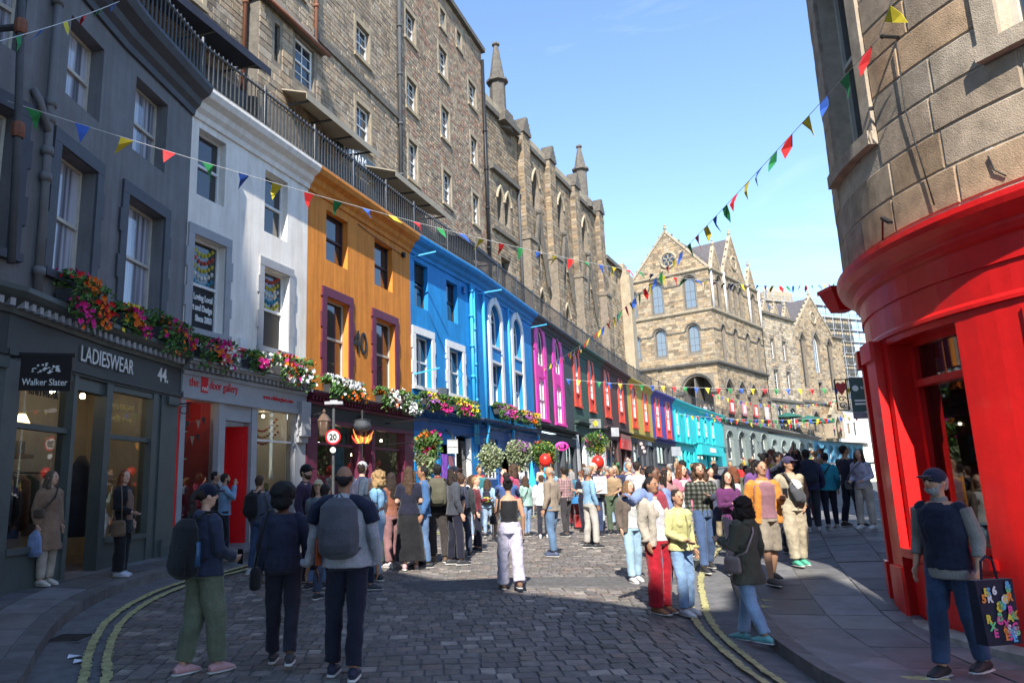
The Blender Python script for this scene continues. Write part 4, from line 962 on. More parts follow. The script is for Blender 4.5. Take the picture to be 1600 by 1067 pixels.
def rail_pts():
    out = []
    for a, b in zip(ORDER, ORDER[1:]):
        pa, pb = Vector(NODES[a]), Vector(NODES[b]); na, nb = node_n(a), node_n(b); out.append((pa + na * .18, TZ[a], pb + nb * .18, TZ[b]))
    return out
bal = MB(); bal.tube([(0, 0, 0), (0, 0, .12), (0, 0, .16), (0, 0, .9), (0, 0, .94), (0, 0, 1.02)], [.016, .016, .026, .013, .026, .014], 6)
bal_me = bal.data('baluster', P_RAILM, smooth=True); cnt = 0; far = MB(); tr = MB()
for p, za, q, zb_ in rail_pts():
    L_ = (q - p).length; st = .145 if p.y < 30 else (.2 if p.y < 60 else .35); n = int(L_ / st)
    for h in (.14, 1.03): tr.bar((p.x, p.y, za + h), (q.x, q.y, zb_ + h), .05 if h > 1 else .035, .03)
    for k in range(n):
        t = (k + .5) / n; c = p.lerp(q, t); z = za + (zb_ - za) * t + .1
        if c.y > 8 and cnt < 150: o = bpy.data.objects.new('baluster', bal_me); link(o, rail); o.location += Vector((c.x, c.y, z)); cnt += 1
        elif c.y > 7: far.tube([(c.x, c.y, z), (c.x, c.y, z + 1.0)], .015, 4)
    for k in range(int(L_ / 3) + 1):
        c = p.lerp(q, k / (int(L_ / 3) + 1)); z = za + (zb_ - za) * k / (int(L_ / 3) + 1) + .1; tr.tube([(c.x, c.y, z), (c.x, c.y, z + 1.1)], .035, 6)
tr.build('top_rail', P_RAILM, rail); tag(far.build('balusters', P_RAILM, rail), kind='stuff')
# ================================================================ upper buildings behind the terrace
S_TEN = mat('tenement_stone', (0.33, 0.266, 0.196), .92, .3, 5, .6, 30, tint=True, dirt=.4)
S_DRS = mat('dressed_stone', (0.36, 0.285, 0.19), .9, .2, 3, .4, 30, dirt=.3)
S_DARK = mat('dark_weathered_stone', (0.13, 0.115, 0.095), .92, .3, 4, .5, 30, dirt=.3)
S_GOLD = mat('golden_sandstone', (0.34, 0.27, 0.185), .92, .25, 3, .5, 20, tint=True, dirt=.35)
S_CHU = mat('sooty_sandstone', (0.255, 0.205, 0.148), .92, .3, 3, .6, 20, tint=True, dirt=.5)
S_GDRS = mat('golden_dressed_stone', (0.37, 0.30, 0.205), .9, .18, 2, .35, 20, dirt=.35)
S_SLATE = mat('roof_slate', (0.10, 0.088, 0.088), .75, .25, 3, .4, 12)
S_MORT = mat('rubble_mortar', (0.20, 0.165, 0.125), .95, .3, 4, .6, 30)
P_COPPER = mat('rusty_red_pipe', (0.20, 0.075, 0.04), .7, .2, 5, .2, 30)
PAL_T = [(1, 1, 1), (.86, .84, .82), (1.1, 1.05, .98), (.66, .64, .62), (1.03, .92, .82), (.92, .84, .77), (1.06, 1.0, .9)]
PAL_R = PAL_T + [(1.0, .72, .66), (.9, .66, .6)]
PAL_G = [(1, 1, 1), (1.12, 1.08, 1.0), (.8, .78, .74), (1.05, .92, .78), (.62, .58, .54), (1.15, 1.05, .9)]
def camdist(fr): return lambda s, z: (fr(s, z, 0) - Vector((0, 0, 1.6))).length
a_ = Vector((-3.56, 25.5)); u_ = Vector((math.sin(R(24.6)), math.cos(R(24.6))))
class Shift:
    def __init__(s, fr, ds=0.0, dd=0.0): s.fr, s.ds, s.dd = fr, ds, dd
    def __call__(s, t, z, d=0.0): return s.fr(t + s.ds, z, d + s.dd)
fT = Line(a_, a_ + u_ * 18.2)
ten = thing('tenement', 'tall rubble stone tenement with white sash windows above the terrace', 'building', fT(8, 10.1))
tw = [(-7.7, -6.7, 15.7, 17.6), (2.4, 3.52, 19.38, 20.9), (2.41, 3.59, 15.46, 17.24), (2.4, 3.5, 23.2, 24.8), (7.21, 8.28, 23.06, 24.6), (7.25, 8.34, 19.38, 20.98), (7.36, 8.32, 15.83, 17.79), (11.3, 12.4, 23.37, 25.03), (11.45, 12.5, 19.76, 21.58),
      (11.5, 12.56, 16.1, 17.92), (7.4, 8.2, 26.3, 27.5), (11.6, 12.3, 26.3, 27.45), (14.03, 14.7, 26.5, 27.6), (15.7, 16.9, 23.8, 25.34), (15.8, 16.8, 20.04, 21.83), (15.81, 16.8, 16.4, 18.25), (-2.6, -1.5, 19.4, 21.0), (-7.6, -6.6, 19.8, 21.5)]
sh = [(-12, -9.6, 10.3, 13.2), (-8.6, -5.2, 10.3, 13.2), (-4.2, -1.6, 10.3, 13.2), (-.6, 1.2, 10.3, 13.2), (2.2, 5.4, 10.3, 13.2), (7.2, 8.6, 10.3, 13.2), (9.8, 12.8, 10.3, 13.2), (14.2, 17.2, 10.3, 13.2)]
ops = [W(*w, m=.2) for w in tw] + [W(*w, m=.12, depth=.4) for w in sh]
wall_part(ten, fT, -15, 18.2, 10.0, 28.6, ops, S_MORT, depth=.22)
for w in tw:
    window(ten, fT, *w, P_FRAME if w[0] > -7 else mat('turquoise_frame', (.03, .42, .48), .5), .2, bars=(2, 2), fw=.08)
    mb = MB(); g_ = .18; a, b, c, e = w
    mb.box(fT, a - g_, a - .001, c, e, -.01, .03); mb.box(fT, b + .001, b + g_, c, e, -.01, .03); mb.box(fT, a - g_, b + g_, e + .001, e + .24, -.01, .033); mb.box(fT, a - g_, b + g_, c - .16, c - .001, -.01, .09); mb.build('window_surround', S_DRS, ten)
for a, b, c, e in sh:
    MB().box(fT, a, b, c, e, -.42, -.38).build('shop_window', PANE_SKY, ten); mb = MB()
    for s_ in (a, (a + b) / 2, b - .1): mb.box(fT, s_, s_ + .1, c, e, -.38, -.28)
    mb.build('shop_frame', P_DGREY, ten)
MB().box(fT, -15, 18.2, 13.25, 13.85, .0, .12).build('shop_fascia', P_DGREY, ten)
fS = MB().box(fT, .9, 4.2, 14.35, 14.95, .02, .1).build('name_board', mat('board_blue_grey', (.05, .07, .085), .5), ten)
text_mesh("KANAM", .55, 'lettering', L_WHITE, fS, fT, 1.25, 14.48, .1, squash=.85, spacing=1.2)
blk = ops + [W(-4.65, -1.0, 10, 17.3)]
stone_facing(ten, fT, -15, 6.2, 13.9, 28.5, blk, S_TEN, .21, (.24, .55), (.006, .022), 170, pal=PAL_T, key=camdist(fT), seed=3)
stone_facing(ten, fT, 6.4, 18.1, 13.9, 28.5, ops, S_TEN, .18, (.2, .48), (.006, .024), 130, pal=PAL_R, key=camdist(fT), seed=4)
MB().box(fT, -.9, 6.2, 18.2, 18.5, .0, .1).build('string_course', S_DARK, ten); MB().box(fT, -15, 18.3, 28.45, 28.75, -.2, .25).build('eaves_course', S_DARK, ten)
# projecting stair block
wall_part(ten, Shift(fT, 0, .5), -4.65, -1.0, 10.0, 17.2, [W(-2.64, -1.45, 15.42, 17.05, m=.15), W(-3.82, -3.52, 15.44, 16.8, m=.1)], S_MORT, 'stair_block', .2)
fT5 = Shift(fT, 0, .5)
window(ten, fT5, -2.64, -1.45, 15.42, 17.05, P_FRAME, .18, bars=(2, 2), fw=.08); MB().box(fT5, -3.82, -3.52, 15.44, 16.8, -.15, -.12).build('slit_window', PANE_SKY, ten)
stone_facing(ten, fT5, -4.65, -1.0, 13.9, 17.2, [W(-2.8, -1.3, 15.3, 17.1), W(-3.95, -3.4, 15.3, 16.9)], S_TEN, .26, (.3, .7), (.008, .03), 60, pal=PAL_T, seed=6)
mb = MB(); mb.box(fT, -4.65, -4.6, 10, 17.2, 0, .5); mb.box(fT, -1.05, -1.0, 10, 17.2, 0, .5); mb.hexa([fT(-4.8, 17.2, .7), fT(-.9, 17.2, .7), fT(-.9, 17.2, 0), fT(-4.8, 17.2, 0), fT(-4.8, 17.25, .7), fT(-.9, 17.25, .7), fT(-.9, 18.3, 0), fT(-4.8, 18.3, 0)]); mb.build('lean_to_roof', S_DARK, ten)
pipe('gutter', ten, [fT(-4.9, 17.15, .75), fT(-.8, 17.2, .75)], .07, P_COPPER)
pipe('drainpipe', ten, [fT(-4.85, 13.9, .1), fT(-4.85, 28, .1)], .07, P_COPPER, [fT(-4.85, z, .1) for z in (15, 17, 19)])
pipe('drainpipe', ten, [fT(-.75, 14.2, .1), fT(-.75, 28.4, .1)], .075, P_COPPER, [fT(-.75, z, .1) for z in (15.5, 17.5, 19.5)])
pipe('drainpipe', ten, [fT(6.3, 13.9, .12), fT(6.3, 28.4, .12)], .09, P_LEAD, [fT(6.3, z, .12) for z in (15.5, 18, 20.5, 23)])
pipe('drainpipe', ten, [fT(18.0, 13.0, .14), fT(18.0, 27.8, .14)], .1, P_IRON, [fT(18.0, z, .14) for z in (15.5, 18, 20.5, 23)])
mb = MB(); mb.box(fT, 18.12, 18.2, 10, 28.6, -9, -.01); mb.build('end_wall', S_MORT, ten)
mb = MB(); mb.hexa([fT(-15, 28.6, .2), fT(18.2, 28.6, .2), fT(18.2, 28.6, -9), fT(-15, 28.6, -9), fT(-15, 28.65, .2), fT(18.2, 28.65, .2), fT(18.2, 33, -4.6), fT(-15, 33, -4.6)]); mb.build('roof', S_SLATE, ten)

# restaurant awnings on the terrace, each its own
def awning(fr, s0, s1, z, reach, m, label, drop=.55):
    t = thing('awning', label, 'awning', fr((s0 + s1) / 2, z - 3.5, reach), 'awnings on the terrace')
    MB().hexa([fr(s0, z, .02), fr(s1, z, .02), fr(s1, z - drop, reach), fr(s0, z - drop, reach), fr(s0, z + .05, .02), fr(s1, z + .05, .02), fr(s1, z - drop + .05, reach), fr(s0, z - drop + .05, reach)]).build('canopy', m, t)
    MB().box(fr, s0, s1, z - drop - .2, z - drop, reach - .01, reach + .01).build('valance', m, t)
    mb = MB()
    for k in (.08, .36, .64, .92): s_ = s0 + (s1 - s0) * k; mb.bar(fr(s_, z - .5, .05), fr(s_, z - drop - .06, reach - .1), .06)
    mb.build('folding_arms', P_LEAD, t)
M_BEIGE = mat('beige_canvas', (.30, .26, .20), .9, .1, 3, .2, 20); M_DKCAN = mat('dark_canvas', (.03, .03, .034), .9, .2, 3, .2, 20); M_NAVYC = mat('navy_canvas', (.02, .025, .045), .9, .2, 3, .2, 20)
awning(fT, -11.8, -5.3, 14.5, 1.5, M_NAVYC, 'dark navy awning at the near end of the terrace above the grey building')
awning(fT, -3.4, 1.6, 14.75, 1.5, M_BEIGE, 'beige awning over the terrace behind the white building')
awning(fT, 3.0, 8.9, 14.6, 1.5, M_BEIGE, 'beige awning over the terrace above the orange building')
awning(fT, 10.5, 15.6, 14.1, 1.6, M_NAVYC, 'navy awning over the terrace above the blue building')

# ---------------------------------------------------------------- gothic church
ca = Vector((4.02, 42.05)); cu_ = Vector((.5, .866)); fK = Line(ca, ca + cu_ * 25)
church = thing('church', 'gothic sandstone church with stepped buttresses and two tall pinnacles', 'building', fK(12, 10.1))
cw = [W(7.75, 9.05, 20.65, 22.6, arch=1.1, point=True), W(12.95, 14.25, 20.65, 22.6, arch=1.1, point=True), W(18.8, 20.2, 20.65, 22.6, arch=1.1, point=True),
      W(7.7, 8.7, 16.6, 17.6, arch=.7, point=True), W(13.1, 14.1, 16.6, 17.6, arch=.7, point=True), W(19.0, 20.0, 16.6, 17.6, arch=.7, point=True),
      W(1.6, 2.45, 17.8, 19.3, arch=.8, point=True), W(2.75, 3.6, 17.8, 19.3, arch=.8, point=True), W(1.9, 3.3, 12.8, 15.6), W(8.0, 9.2, 11, 14, arch=.9, point=True), W(13.2, 14.4, 11, 14, arch=.9, point=True)]
wall_part(church, fK, 0, 25.0, 9.9, 25.2, cw, S_MORT, depth=.45)
for o in cw: window(church, fK, o['s0'], o['s1'], o['z0'], o['z1'], S_DARK, .4, arch=o.get('arch', 0), point=True, bars=(2, 1), sash=False, fw=.12)
for o in cw:
    o['m'] = .1
    if o.get('arch'):
        P = arch_pts(o['s0'] - .12, o['s1'] + .12, o['z1'], o['arch'] + .15, True); MB().tube([fK(x, z, .06) for x, z in P], .09, 6).build('hood_mould', S_GDRS, church)
BUT = [(5.3, 6.55), (10.4, 11.6), (16.1, 17.3), (22.7, 24.0)]
stone_facing(church, fK, 0, 25.0, 10.2, 25.0, cw + [W(a, b, 10, 25.3) for a, b in BUT], S_CHU, .24, (.3, .65), (.01, .03), 120, pal=PAL_G, key=camdist(fK), seed=8)
for i, (a, b) in enumerate(BUT):
    t = MB(); t.box(fK, a, b, 17.9, 25.3, 0, .45); t.box(fK, a - .12, b + .12, 17.6, 17.9, 0, .75); t.box(fK, a - .05, b + .05, 9.9, 17.6, 0, .65)
    bt = t.build('buttress', S_MORT, church)
    stone_facing(bt, Shift(fK, 0, .45), a, b, 17.95, 25.2, [], S_CHU, .3, (.3, .6), (.01, .03), 0, pal=PAL_G, seed=20 + i); stone_facing(bt, Shift(fK, 0, .65), a - .05, b + .05, 10, 17.55, [], S_CHU, .3, (.3, .6), (.01, .03), 0, pal=PAL_G, seed=30 + i)
    fs_ = Flip(fK(a, 0, 0), (-fK.n.x, -fK.n.y, 0), (-fK.u.x, -fK.u.y, 0))
    stone_facing(bt, Shift(fs_, -.45), 0.02, .43, 17.95, 25.2, [], S_CHU, .3, (.3, .6), (.01, .03), 0, pal=PAL_G, seed=40 + i)
    g_ = MB(); c = (a + b) / 2   # gablet of stepped stones on the buttress head
    for k in range(4): w_ = (b - a) / 2 * (1.12 - .27 * k); g_.box(fK, c - w_, c + w_, 25.3 + .3 * k, 25.62 + .3 * k, -.3, .58)
    g_.build('gablet', S_DARK, bt)
MB().box(fK, 0, 25.0, 24.85, 25.2, 0, .22).build('parapet_course', S_DARK, church); MB().box(fK, 0, 25.0, 25.2, 25.75, -.3, .12).build('parapet', S_GDRS, church)
MB().box(fK, .6, 4.9, 20.9, 21.2, 0, .3).build('string_course', S_DARK, church); MB().box(fK, .6, 4.4, 17.0, 17.25, 0, .2).build('string_course', S_DARK, church)
for c in (8.2, 13.6, 19.5):   # steep gables over the lower lights
    mb = MB()
    for sg in (-1, 1): mb.bar(fK(c + sg * 1.5, 15.4, .25), fK(c, 20.2, .25), .2, .3)
    mb.ell(fK(c, 20.5, .25), .2, .2, .25, 8, 6); mb.build('crocketed_gable', S_DARK, church)
def pinnacle(root, c, z0, z1, z2, r):
    mb = MB(); c = Vector((c.x, c.y, 0))
    mb.lathe(c, [(r * 1.7, z0 - .6), (r * 1.6, z0), (r * 1.15, z0 + .35), (r * 1.0, z0 + .5), (r * .95, z1 - .15), (r * 1.35, z1 - .05), (r * 1.35, z1 + .1), (r * .95, z1 + .2), (r * .3, z2 - .35), (r * .5, z2 - .25), (r * .45, z2 - .1), (.03, z2)], 8)
    mb.build('pinnacle', S_DARK, root)
pinnacle(church, fK(3.3, 0, -.4), 25.1, 28.2, 31.2, .55); pinnacle(church, fK(20.8, 0, -.4), 25.6, 28.6, 31.0, .55)
mb = MB()
for k in range(3): mb.box(fK, 2.0 + .35 * k, 4.6 - .35 * k, 24.7 + .35 * k, 25.1 + .35 * k, -.6, .6 - .1 * k)
mb.build('gablet', S_DARK, church)
mb = MB(); mb.hexa([fK(-.2, 25.4, -.3), fK(25, 25.4, -.3), fK(25, 25.4, -9), fK(-.2, 25.4, -9), fK(-.2, 25.5, -.3), fK(25, 25.5, -.3), fK(25, 30, -5), fK(-.2, 30, -5)]); mb.build('roof', S_SLATE, church)
mb = MB(); mb.box(fK, 24.9, 25.0, 10, 25.2, -9, -.05); mb.build('end_wall', S_MORT, church)
pipe('drainpipe', church, [fK(4.85, 12, .15), fK(4.85, 21, .15)], .09, P_LEAD)
# low vestry beyond the church
fV = Line(fK(25.05, 0).xy, fK(31.6, 0).xy)
ves = thing('vestry', 'low sandstone vestry with a chimney between the church and the tower', 'building', fV(3, 10.1))
wv = [W(1.0, 1.7, 18.6, 20.2, arch=.6, point=True), W(3.4, 4.1, 18.6, 20.2, arch=.6, point=True), W(1.0, 1.7, 13.6, 15.2, arch=.6, point=True)]
wall_part(ves, fV, 0, 6.6, 9.9, 21.7, wv, S_MORT, depth=.3)
for o in wv: window(ves, fV, o['s0'], o['s1'], o['z0'], o['z1'], S_DARK, .28, arch=.6, point=True, sash=False, fw=.1); o['m'] = .08
stone_facing(ves, fV, 0, 6.6, 10.1, 21.6, wv, S_GOLD, .3, (.4, .8), (.01, .035), 0, pal=PAL_G, seed=9)
MB().box(fV, 0, 6.7, 21.6, 21.95, 0, .3).build('eaves_course', S_DARK, ves)
mb = MB(); mb.hexa([fV(0, 21.9, .2), fV(6.6, 21.9, .2), fV(6.6, 21.9, -7), fV(0, 21.9, -7), fV(0, 22, .2), fV(6.6, 22, .2), fV(6.6, 24.6, -4), fV(0, 24.6, -4)]); mb.build('roof', S_SLATE, ves)
ck = MB(); ck.box(fV, 2.2, 5.2, 21.9, 26.2, -3.4, -2.2); ck.box(fV, 2.0, 5.4, 25.8, 26.3, -3.6, -2.0); ck = ck.build('chimney', S_GDRS, ves)
for k in range(5): MB().lathe(fV(2.5 + .6 * k, 26.3, -2.8), [(.2, 0), (.17, .7), (.2, .8)], 8).build('chimney_pot', mat('buff_clay', (.45, .38, .28), .8), ck)
bt = MB()
for k in range(3): bt.box(fV, 4.9 + .0 * k, 6.3, 20.6 + .6 * k, 21.2 + .6 * k, 0, .9 - .25 * k)
bt.box(fV, 4.9, 6.3, 10, 20.6, 0, .9); bt.build('buttress', S_GDRS, ves)

# ---------------------------------------------------------------- gabled tower house at the corner of the terrace
TEp = Vector(NODES['TE']); TLp = Vector((30.17, 103.53)); TRp = Vector((51.6, 109.6))
fL = Line(TLp, TEp); fR = Line(TEp, TRp); LL, LR = fL.L, fR.L
tower = thing('tower_house', 'golden sandstone gabled tower house with round arched windows at the terrace corner', 'building', (38.7, 95.8, 10.0))
wL = [W(3.3, 4.9, 25.0, 28.6, arch=.8), W(8.0, 9.6, 25.0, 28.6, arch=.8), W(3.35, 4.85, 18.9, 21.9, arch=.75), W(8.05, 9.55, 18.9, 21.9, arch=.75), W(6.7, 10.7, 9.5, 13.5, arch=2.2, depth=3.0), W(.1, .9, 25.0, 28.2, arch=.4), W(.2, 1.0, 18.9, 21.6, arch=.4)]
wR = [W(c - .5, c + .5, 18.1, 22.0, arch=.5) for c in (3.2, 7.6, 12.2, 16.8)] + [W(c - 1.15, c + 1.15, 9.0, 13.9, arch=1.2, point=True, depth=3.0) for c in (3.6, 8.1, 12.5, 16.9)] + [W(2.6, 3.8, 25.2, 28.8, arch=.6), W(6.6, 7.6, 25.2, 28.6, arch=.5), W(8.6, 9.6, 25.2, 28.6, arch=.5), W(10.6, 11.6, 25.2, 28.6, arch=.5), W(15.6, 16.6, 25.2, 28.6, arch=.5)]
wall_part(tower, fL, 0, LL, 8.8, 30.2, wL, S_MORT, 'wall', .35); wall_part(tower, fR, 0, LR, 8.8, 30.2, wR, S_MORT, 'wall', .35)
for fr, ws in ((fL, wL), (fR, wR)):
    for o in ws:
        if o.get('depth'): continue
        wide = o['s1'] - o['s0'] > 1.3
        window(tower, fr, o['s0'], o['s1'], o['z0'], o['z1'], S_DARK, .32, arch=o['arch'], bars=(2, 3) if wide else (1, 2), sash=False, fw=.12, pane=PANE_PALE if fr is fL else None)
    for o in ws:
        P = arch_pts(o['s0'] - .3, o['s1'] + .3, o['z1'], o['arch'] + .3, o.get('point', False)); MB().tube([fr(x, z, .06) for x, z in P], .13, 6).build('hood_mould', S_DARK, tower)
        o['m'] = .22
def gable(root, fr, c, half, z0, z1, m, name='gable', d=0.0):
    mb = MB(); mb.mesh([fr(c - half, z0, d), fr(c + half, z0, d), fr(c, z1, d), fr(c - half, z0, d - .5), fr(c + half, z0, d - .5), fr(c, z1, d - .5)], [(0, 1, 2), (5, 4, 3), (0, 3, 4, 1), (1, 4, 5, 2), (2, 5, 3, 0)])
    g_ = mb.build(name, m, root)
    cp = MB()
    for sg in (-1, 1): cp.bar(fr(c + sg * (half + .35), z0 - .3, d - .15), fr(c, z1 + .1, d - .15), .5, .28)
    cp.lathe(fr(c, z1, d - .15), [(.22, 0), (.12, .3), (.25, .5), (.25, .7), (.08, .85), (.16, 1.0), (.03, 1.2)], 8); cp.build('gable_cope', S_GDRS, g_)
    cr = MB(); n = max(3, int(half * 1.2))
    for sg in (-1, 1):
        for k in range(1, n): t = k / n; cr.ell(fr(c + sg * half * (1 - t), z0 + (z1 - z0) * t + .45, d - .15), .16, .16, .2, 6, 4)
    cr.build('crockets', S_DARK, g_)
    rr = random.Random(int(z1 * 10)); st = MB(); z = z0
    while z < z1 - .5:
        h = .36; hw = half * (1 - (z + h - z0) / (z1 - z0)) - .1; x = c - hw
        while x < c + hw - .1:
            l = min(rr.uniform(.4, .9), c + hw - x); v = rr.uniform(.8, 1.15); t = rr.choice(PAL_G); st.cur = tuple(q * v for q in t); st.stone(fr, x + .006, x + l - .006, z + .006, z + h - .006, d + rr.uniform(.01, .03)); x += l
        z += h
    tag(st.build('stonework', S_GOLD, g_, True), kind='stuff')
    return g_
gl = gable(tower, fL, 6.0, 5.6, 30.2, 36.6, S_MORT); gr = gable(tower, fR, 9.6, 4.2, 30.2, 36.8, S_MORT); gable(tower, fR, 2.9, 1.5, 30.2, 33.7, S_MORT); gable(tower, fR, 16.3, 1.5, 30.2, 33.5, S_MORT)
def oculus(root, fr, c, z, r):
    mb = MB(); P = [fr(c + r * math.cos(2 * math.pi * k / 20), z + r * math.sin(2 * math.pi * k / 20), .08) for k in range(21)]; mb.tube(P, .16, 6, ref=(0, 0, 1), caps=False); o = mb.build('oculus', S_GDRS, root)
    MB().face([fr(c + r * .92 * math.cos(2 * math.pi * k / 20), z + r * .92 * math.sin(2 * math.pi * k / 20), .045) for k in range(20)]).build('pane', PANE_SKY, o)
    t = MB()
    for k in range(6): a = math.pi * k / 3; t.tube([fr(c + r * .52 * math.cos(a) + r * .32 * math.cos(2 * math.pi * j / 10), z + r * .52 * math.sin(a) + r * .32 * math.sin(2 * math.pi * j / 10), .07) for j in range(11)], .05, 5, ref=(0, 0, 1), caps=False)
    t.build('tracery', S_GDRS, o)
oculus(gl, fL, 6.2, 32.4, 1.1); oculus(gr, fR, 9.6, 32.8, .95)
stone_facing(tower, fL, 0, LL, 9.2, 30.1, wL, S_GOLD, .36, (.45, 1.0), (.01, .04), 0, pal=PAL_G, seed=11); stone_facing(tower, fR, 0, LR, 9.2, 30.1, wR, S_GOLD, .36, (.45, 1.0), (.01, .04), 0, pal=PAL_G, seed=12)
for z, h, d, m in ((24.3, .35, .3, S_GDRS), (17.0, .45, .45, S_DARK), (28.4, .2, .12, S_DARK), (21.75, .2, .12, S_DARK), (30.0, .3, .3, S_GDRS)):
    P = [(TLp, fL.n), (TEp, (fL.n + fR.n).normalized() * 1.35), (TRp, fR.n)]
    if z in (28.4, 21.75):
        mb = MB()
        for fr, L_, ws in ((fL, LL, wL), (fR, LR, wR)):
            cuts = sorted([(o['s0'] - .35, o['s1'] + .35) for o in ws if o['z0'] - .3 < z < o['z1'] + o['arch'] + .3]); last = 0
            for a, b in cuts + [(L_, L_)]:
                if a > last + .05: mb.box(fr, last, a, z, z + h, 0, d)
                last = max(last, b)
        mb.build('string_course', m, tower)
    else: MB().sweep(P, [(0, z), (d * .6, z), (d, z + h * .5), (d, z + h), (0, z + h)]).build('string_course', m, tower)
for s_ in (.5, 5.0, 14.2, 18.5): pipe('drainpipe', tower, [fR(s_, 24.6, .2), fR(s_, 30.5, .2)], .16, P_FRAME)
mb = MB()   # two crossing roofs
bk = 12
mb.mesh([fL(.2, 30.2, -.3), fL(11.8, 30.2, -.3), fL(6, 36.4, -.3), fL(.2, 30.2, -bk), fL(11.8, 30.2, -bk), fL(6, 36.4, -bk)], [(0, 3, 5, 2), (1, 2, 5, 4), (3, 4, 5)])
mb.mesh([fR(5.4, 30.2, -.3), fR(13.8, 30.2, -.3), fR(9.6, 36.6, -.3), fR(5.4, 30.2, -bk), fR(13.8, 30.2, -bk), fR(9.6, 36.6, -bk)], [(0, 3, 5, 2), (1, 2, 5, 4), (3, 4, 5)])
mb.mesh([fR(0, 30.25, -.2), fR(LR, 30.25, -.2), fR(LR, 34.5, -6), fR(0, 34.5, -6)], [(0, 1, 2, 3)])
mb.build('roof', S_SLATE, tower)
for fr, cs in ((fL, (6.35, 11.05)), (fR, (5.85, 10.3, 14.7, 18.5))):
    for c in cs: mb = MB(); mb.box(fr, c - .5, c + .5, 13.3, 13.7, -.1, .35); mb.box(fr, c - .6, c + .6, 9.0, 9.6, -.1, .3); mb.build('pier_capital', S_DARK, tower)

MB().box(fL, .3, LL - .2, 8.8, 16.6, -3.2, -3.0).build('arcade_back_wall', S_DARK, tower); MB().box(fR, .2, LR, 8.8, 16.6, -3.3, -3.1).build('arcade_back_wall', S_DARK, tower)
# ---------------------------------------------------------------- rough stone house and chapel beyond the tower
rb0 = TRp; rbu = Vector((.766, .643)); fQ = Line(rb0 + rbu * .3, rb0 + rbu * 11.4)
rough = thing('stone_house', 'pale rough stone house with tall white windows between the tower and the chapel', 'building', fQ(5, 9.0))
wq = [W(2.2, 3.4, 20.2, 23.3), W(6.2, 7.5, 20.2, 23.3), W(2.2, 3.7, 15.2, 18.5), W(6.5, 7.8, 15.2, 18.5), W(2.0, 4.0, 9.0, 12.0, arch=.8), W(6.2, 8.2, 9.0, 12.0, arch=.8)]
wall_part(rough, fQ, 0, fQ.L, 8.2, 27.3, wq, S_MORT, depth=.4)
for o in wq: window(rough, fQ, o['s0'], o['s1'], o['z0'], o['z1'], P_FRAME, .38, arch=o.get('arch', 0), bars=(2, 2), fw=.14, sash=not o.get('arch')); o['m'] = .25
stone_facing(rough, fQ, 0, fQ.L, 8.4, 27.2, wq, mat('pale_rubble', (.40, .34, .26), .92, .3, 3, .6, 20, tint=True, dirt=.35), .4, (.5, 1.1), (.01, .07), 0, pal=PAL_G, seed=13)
MB().box(fQ, 0, fQ.L, 13.6, 14.0, 0, .3).build('string_course', S_DARK, rough); MB().box(fQ, 0, fQ.L, 26.9, 27.3, 0, .4).build('eaves_course', S_DARK, rough)
for c in (1.4, 4.8, 8.6): gable(rough, fQ, c, .9, 27.2, 29.0, S_GDRS, 'dormer_gable', .1)
mb = MB(); mb.hexa([fQ(0, 27.2, -.2), fQ(fQ.L, 27.2, -.2), fQ(fQ.L, 27.2, -9), fQ(0, 27.2, -9), fQ(0, 27.3, -.2), fQ(fQ.L, 27.3, -.2), fQ(fQ.L, 32, -5), fQ(0, 32, -5)]); mb.build('roof', mat('blue_slate', (.06, .075, .10), .7, .2, 3, .3, 12), rough)
cb = Vector((60.3, 116.9)); fP = Line(cb, cb + Vector((.791, .612)) * 17)
chapel = thing('chapel', 'gabled sandstone chapel with three tall pointed windows and a round light', 'building', fP(7, 9.0))
wp = [W(1.5, 3.0, 16.5, 24.2, arch=1.1, point=True), W(5.9, 8.1, 19.3, 24.2, arch=1.6, point=True), W(11.0, 12.6, 16.6, 24.2, arch=1.1, point=True), W(6.3, 7.6, 15.4, 17.6), W(3, 4.6, 9.4, 11.6, arch=.8), W(12, 13.6, 9.4, 11.6, arch=.8)]
wall_part(chapel, fP, 0, 17, 8.0, 26.2, wp[:], S_MORT, depth=.5)
for o in wp: window(chapel, fP, o['s0'], o['s1'], o['z0'], o['z1'], P_FRAME if o['s0'] == 5.9 else S_DARK, .45, arch=o.get('arch', 0), point=True, bars=(3, 5) if o['s0'] == 5.9 else (2, 3), sash=False, fw=.12, pane=PANE_PALE if o['s0'] == 5.9 else None); o['m'] = .2
for o in wp:
    if o.get('arch'): P = arch_pts(o['s0'] - .3, o['s1'] + .3, o['z1'], o['arch'] + .35, True); MB().tube([fP(x, z, .08) for x, z in P], .14, 6).build('hood_mould', S_DARK, chapel)
stone_facing(chapel, fP, 0, 17, 8.2, 26.1, wp, S_GOLD, .38, (.5, 1.0), (.01, .05), 0, pal=PAL_G, seed=14)
gc = gable(chapel, fP, 6.9, 6.6, 26.2, 32.2, S_MORT); oculus(gc, fP, 6.9, 28.6, 1.0)
MB().box(fP, 0, 17, 14.0, 14.4, 0, .3).build('string_course', S_DARK, chapel); MB().box(fP, 13.2, 17.2, 25.9, 26.3, 0, .4).build('eaves_course', S_DARK, chapel)
mb = MB(); mb.mesh([fP(.3, 26.2, -.4), fP(13.5, 26.2, -.4), fP(6.9, 32, -.4), fP(.3, 26.2, -12), fP(13.5, 26.2, -12), fP(6.9, 32, -12)], [(0, 3, 5, 2), (1, 2, 5, 4), (3, 4, 5)]); mb.build('roof', S_SLATE, chapel)
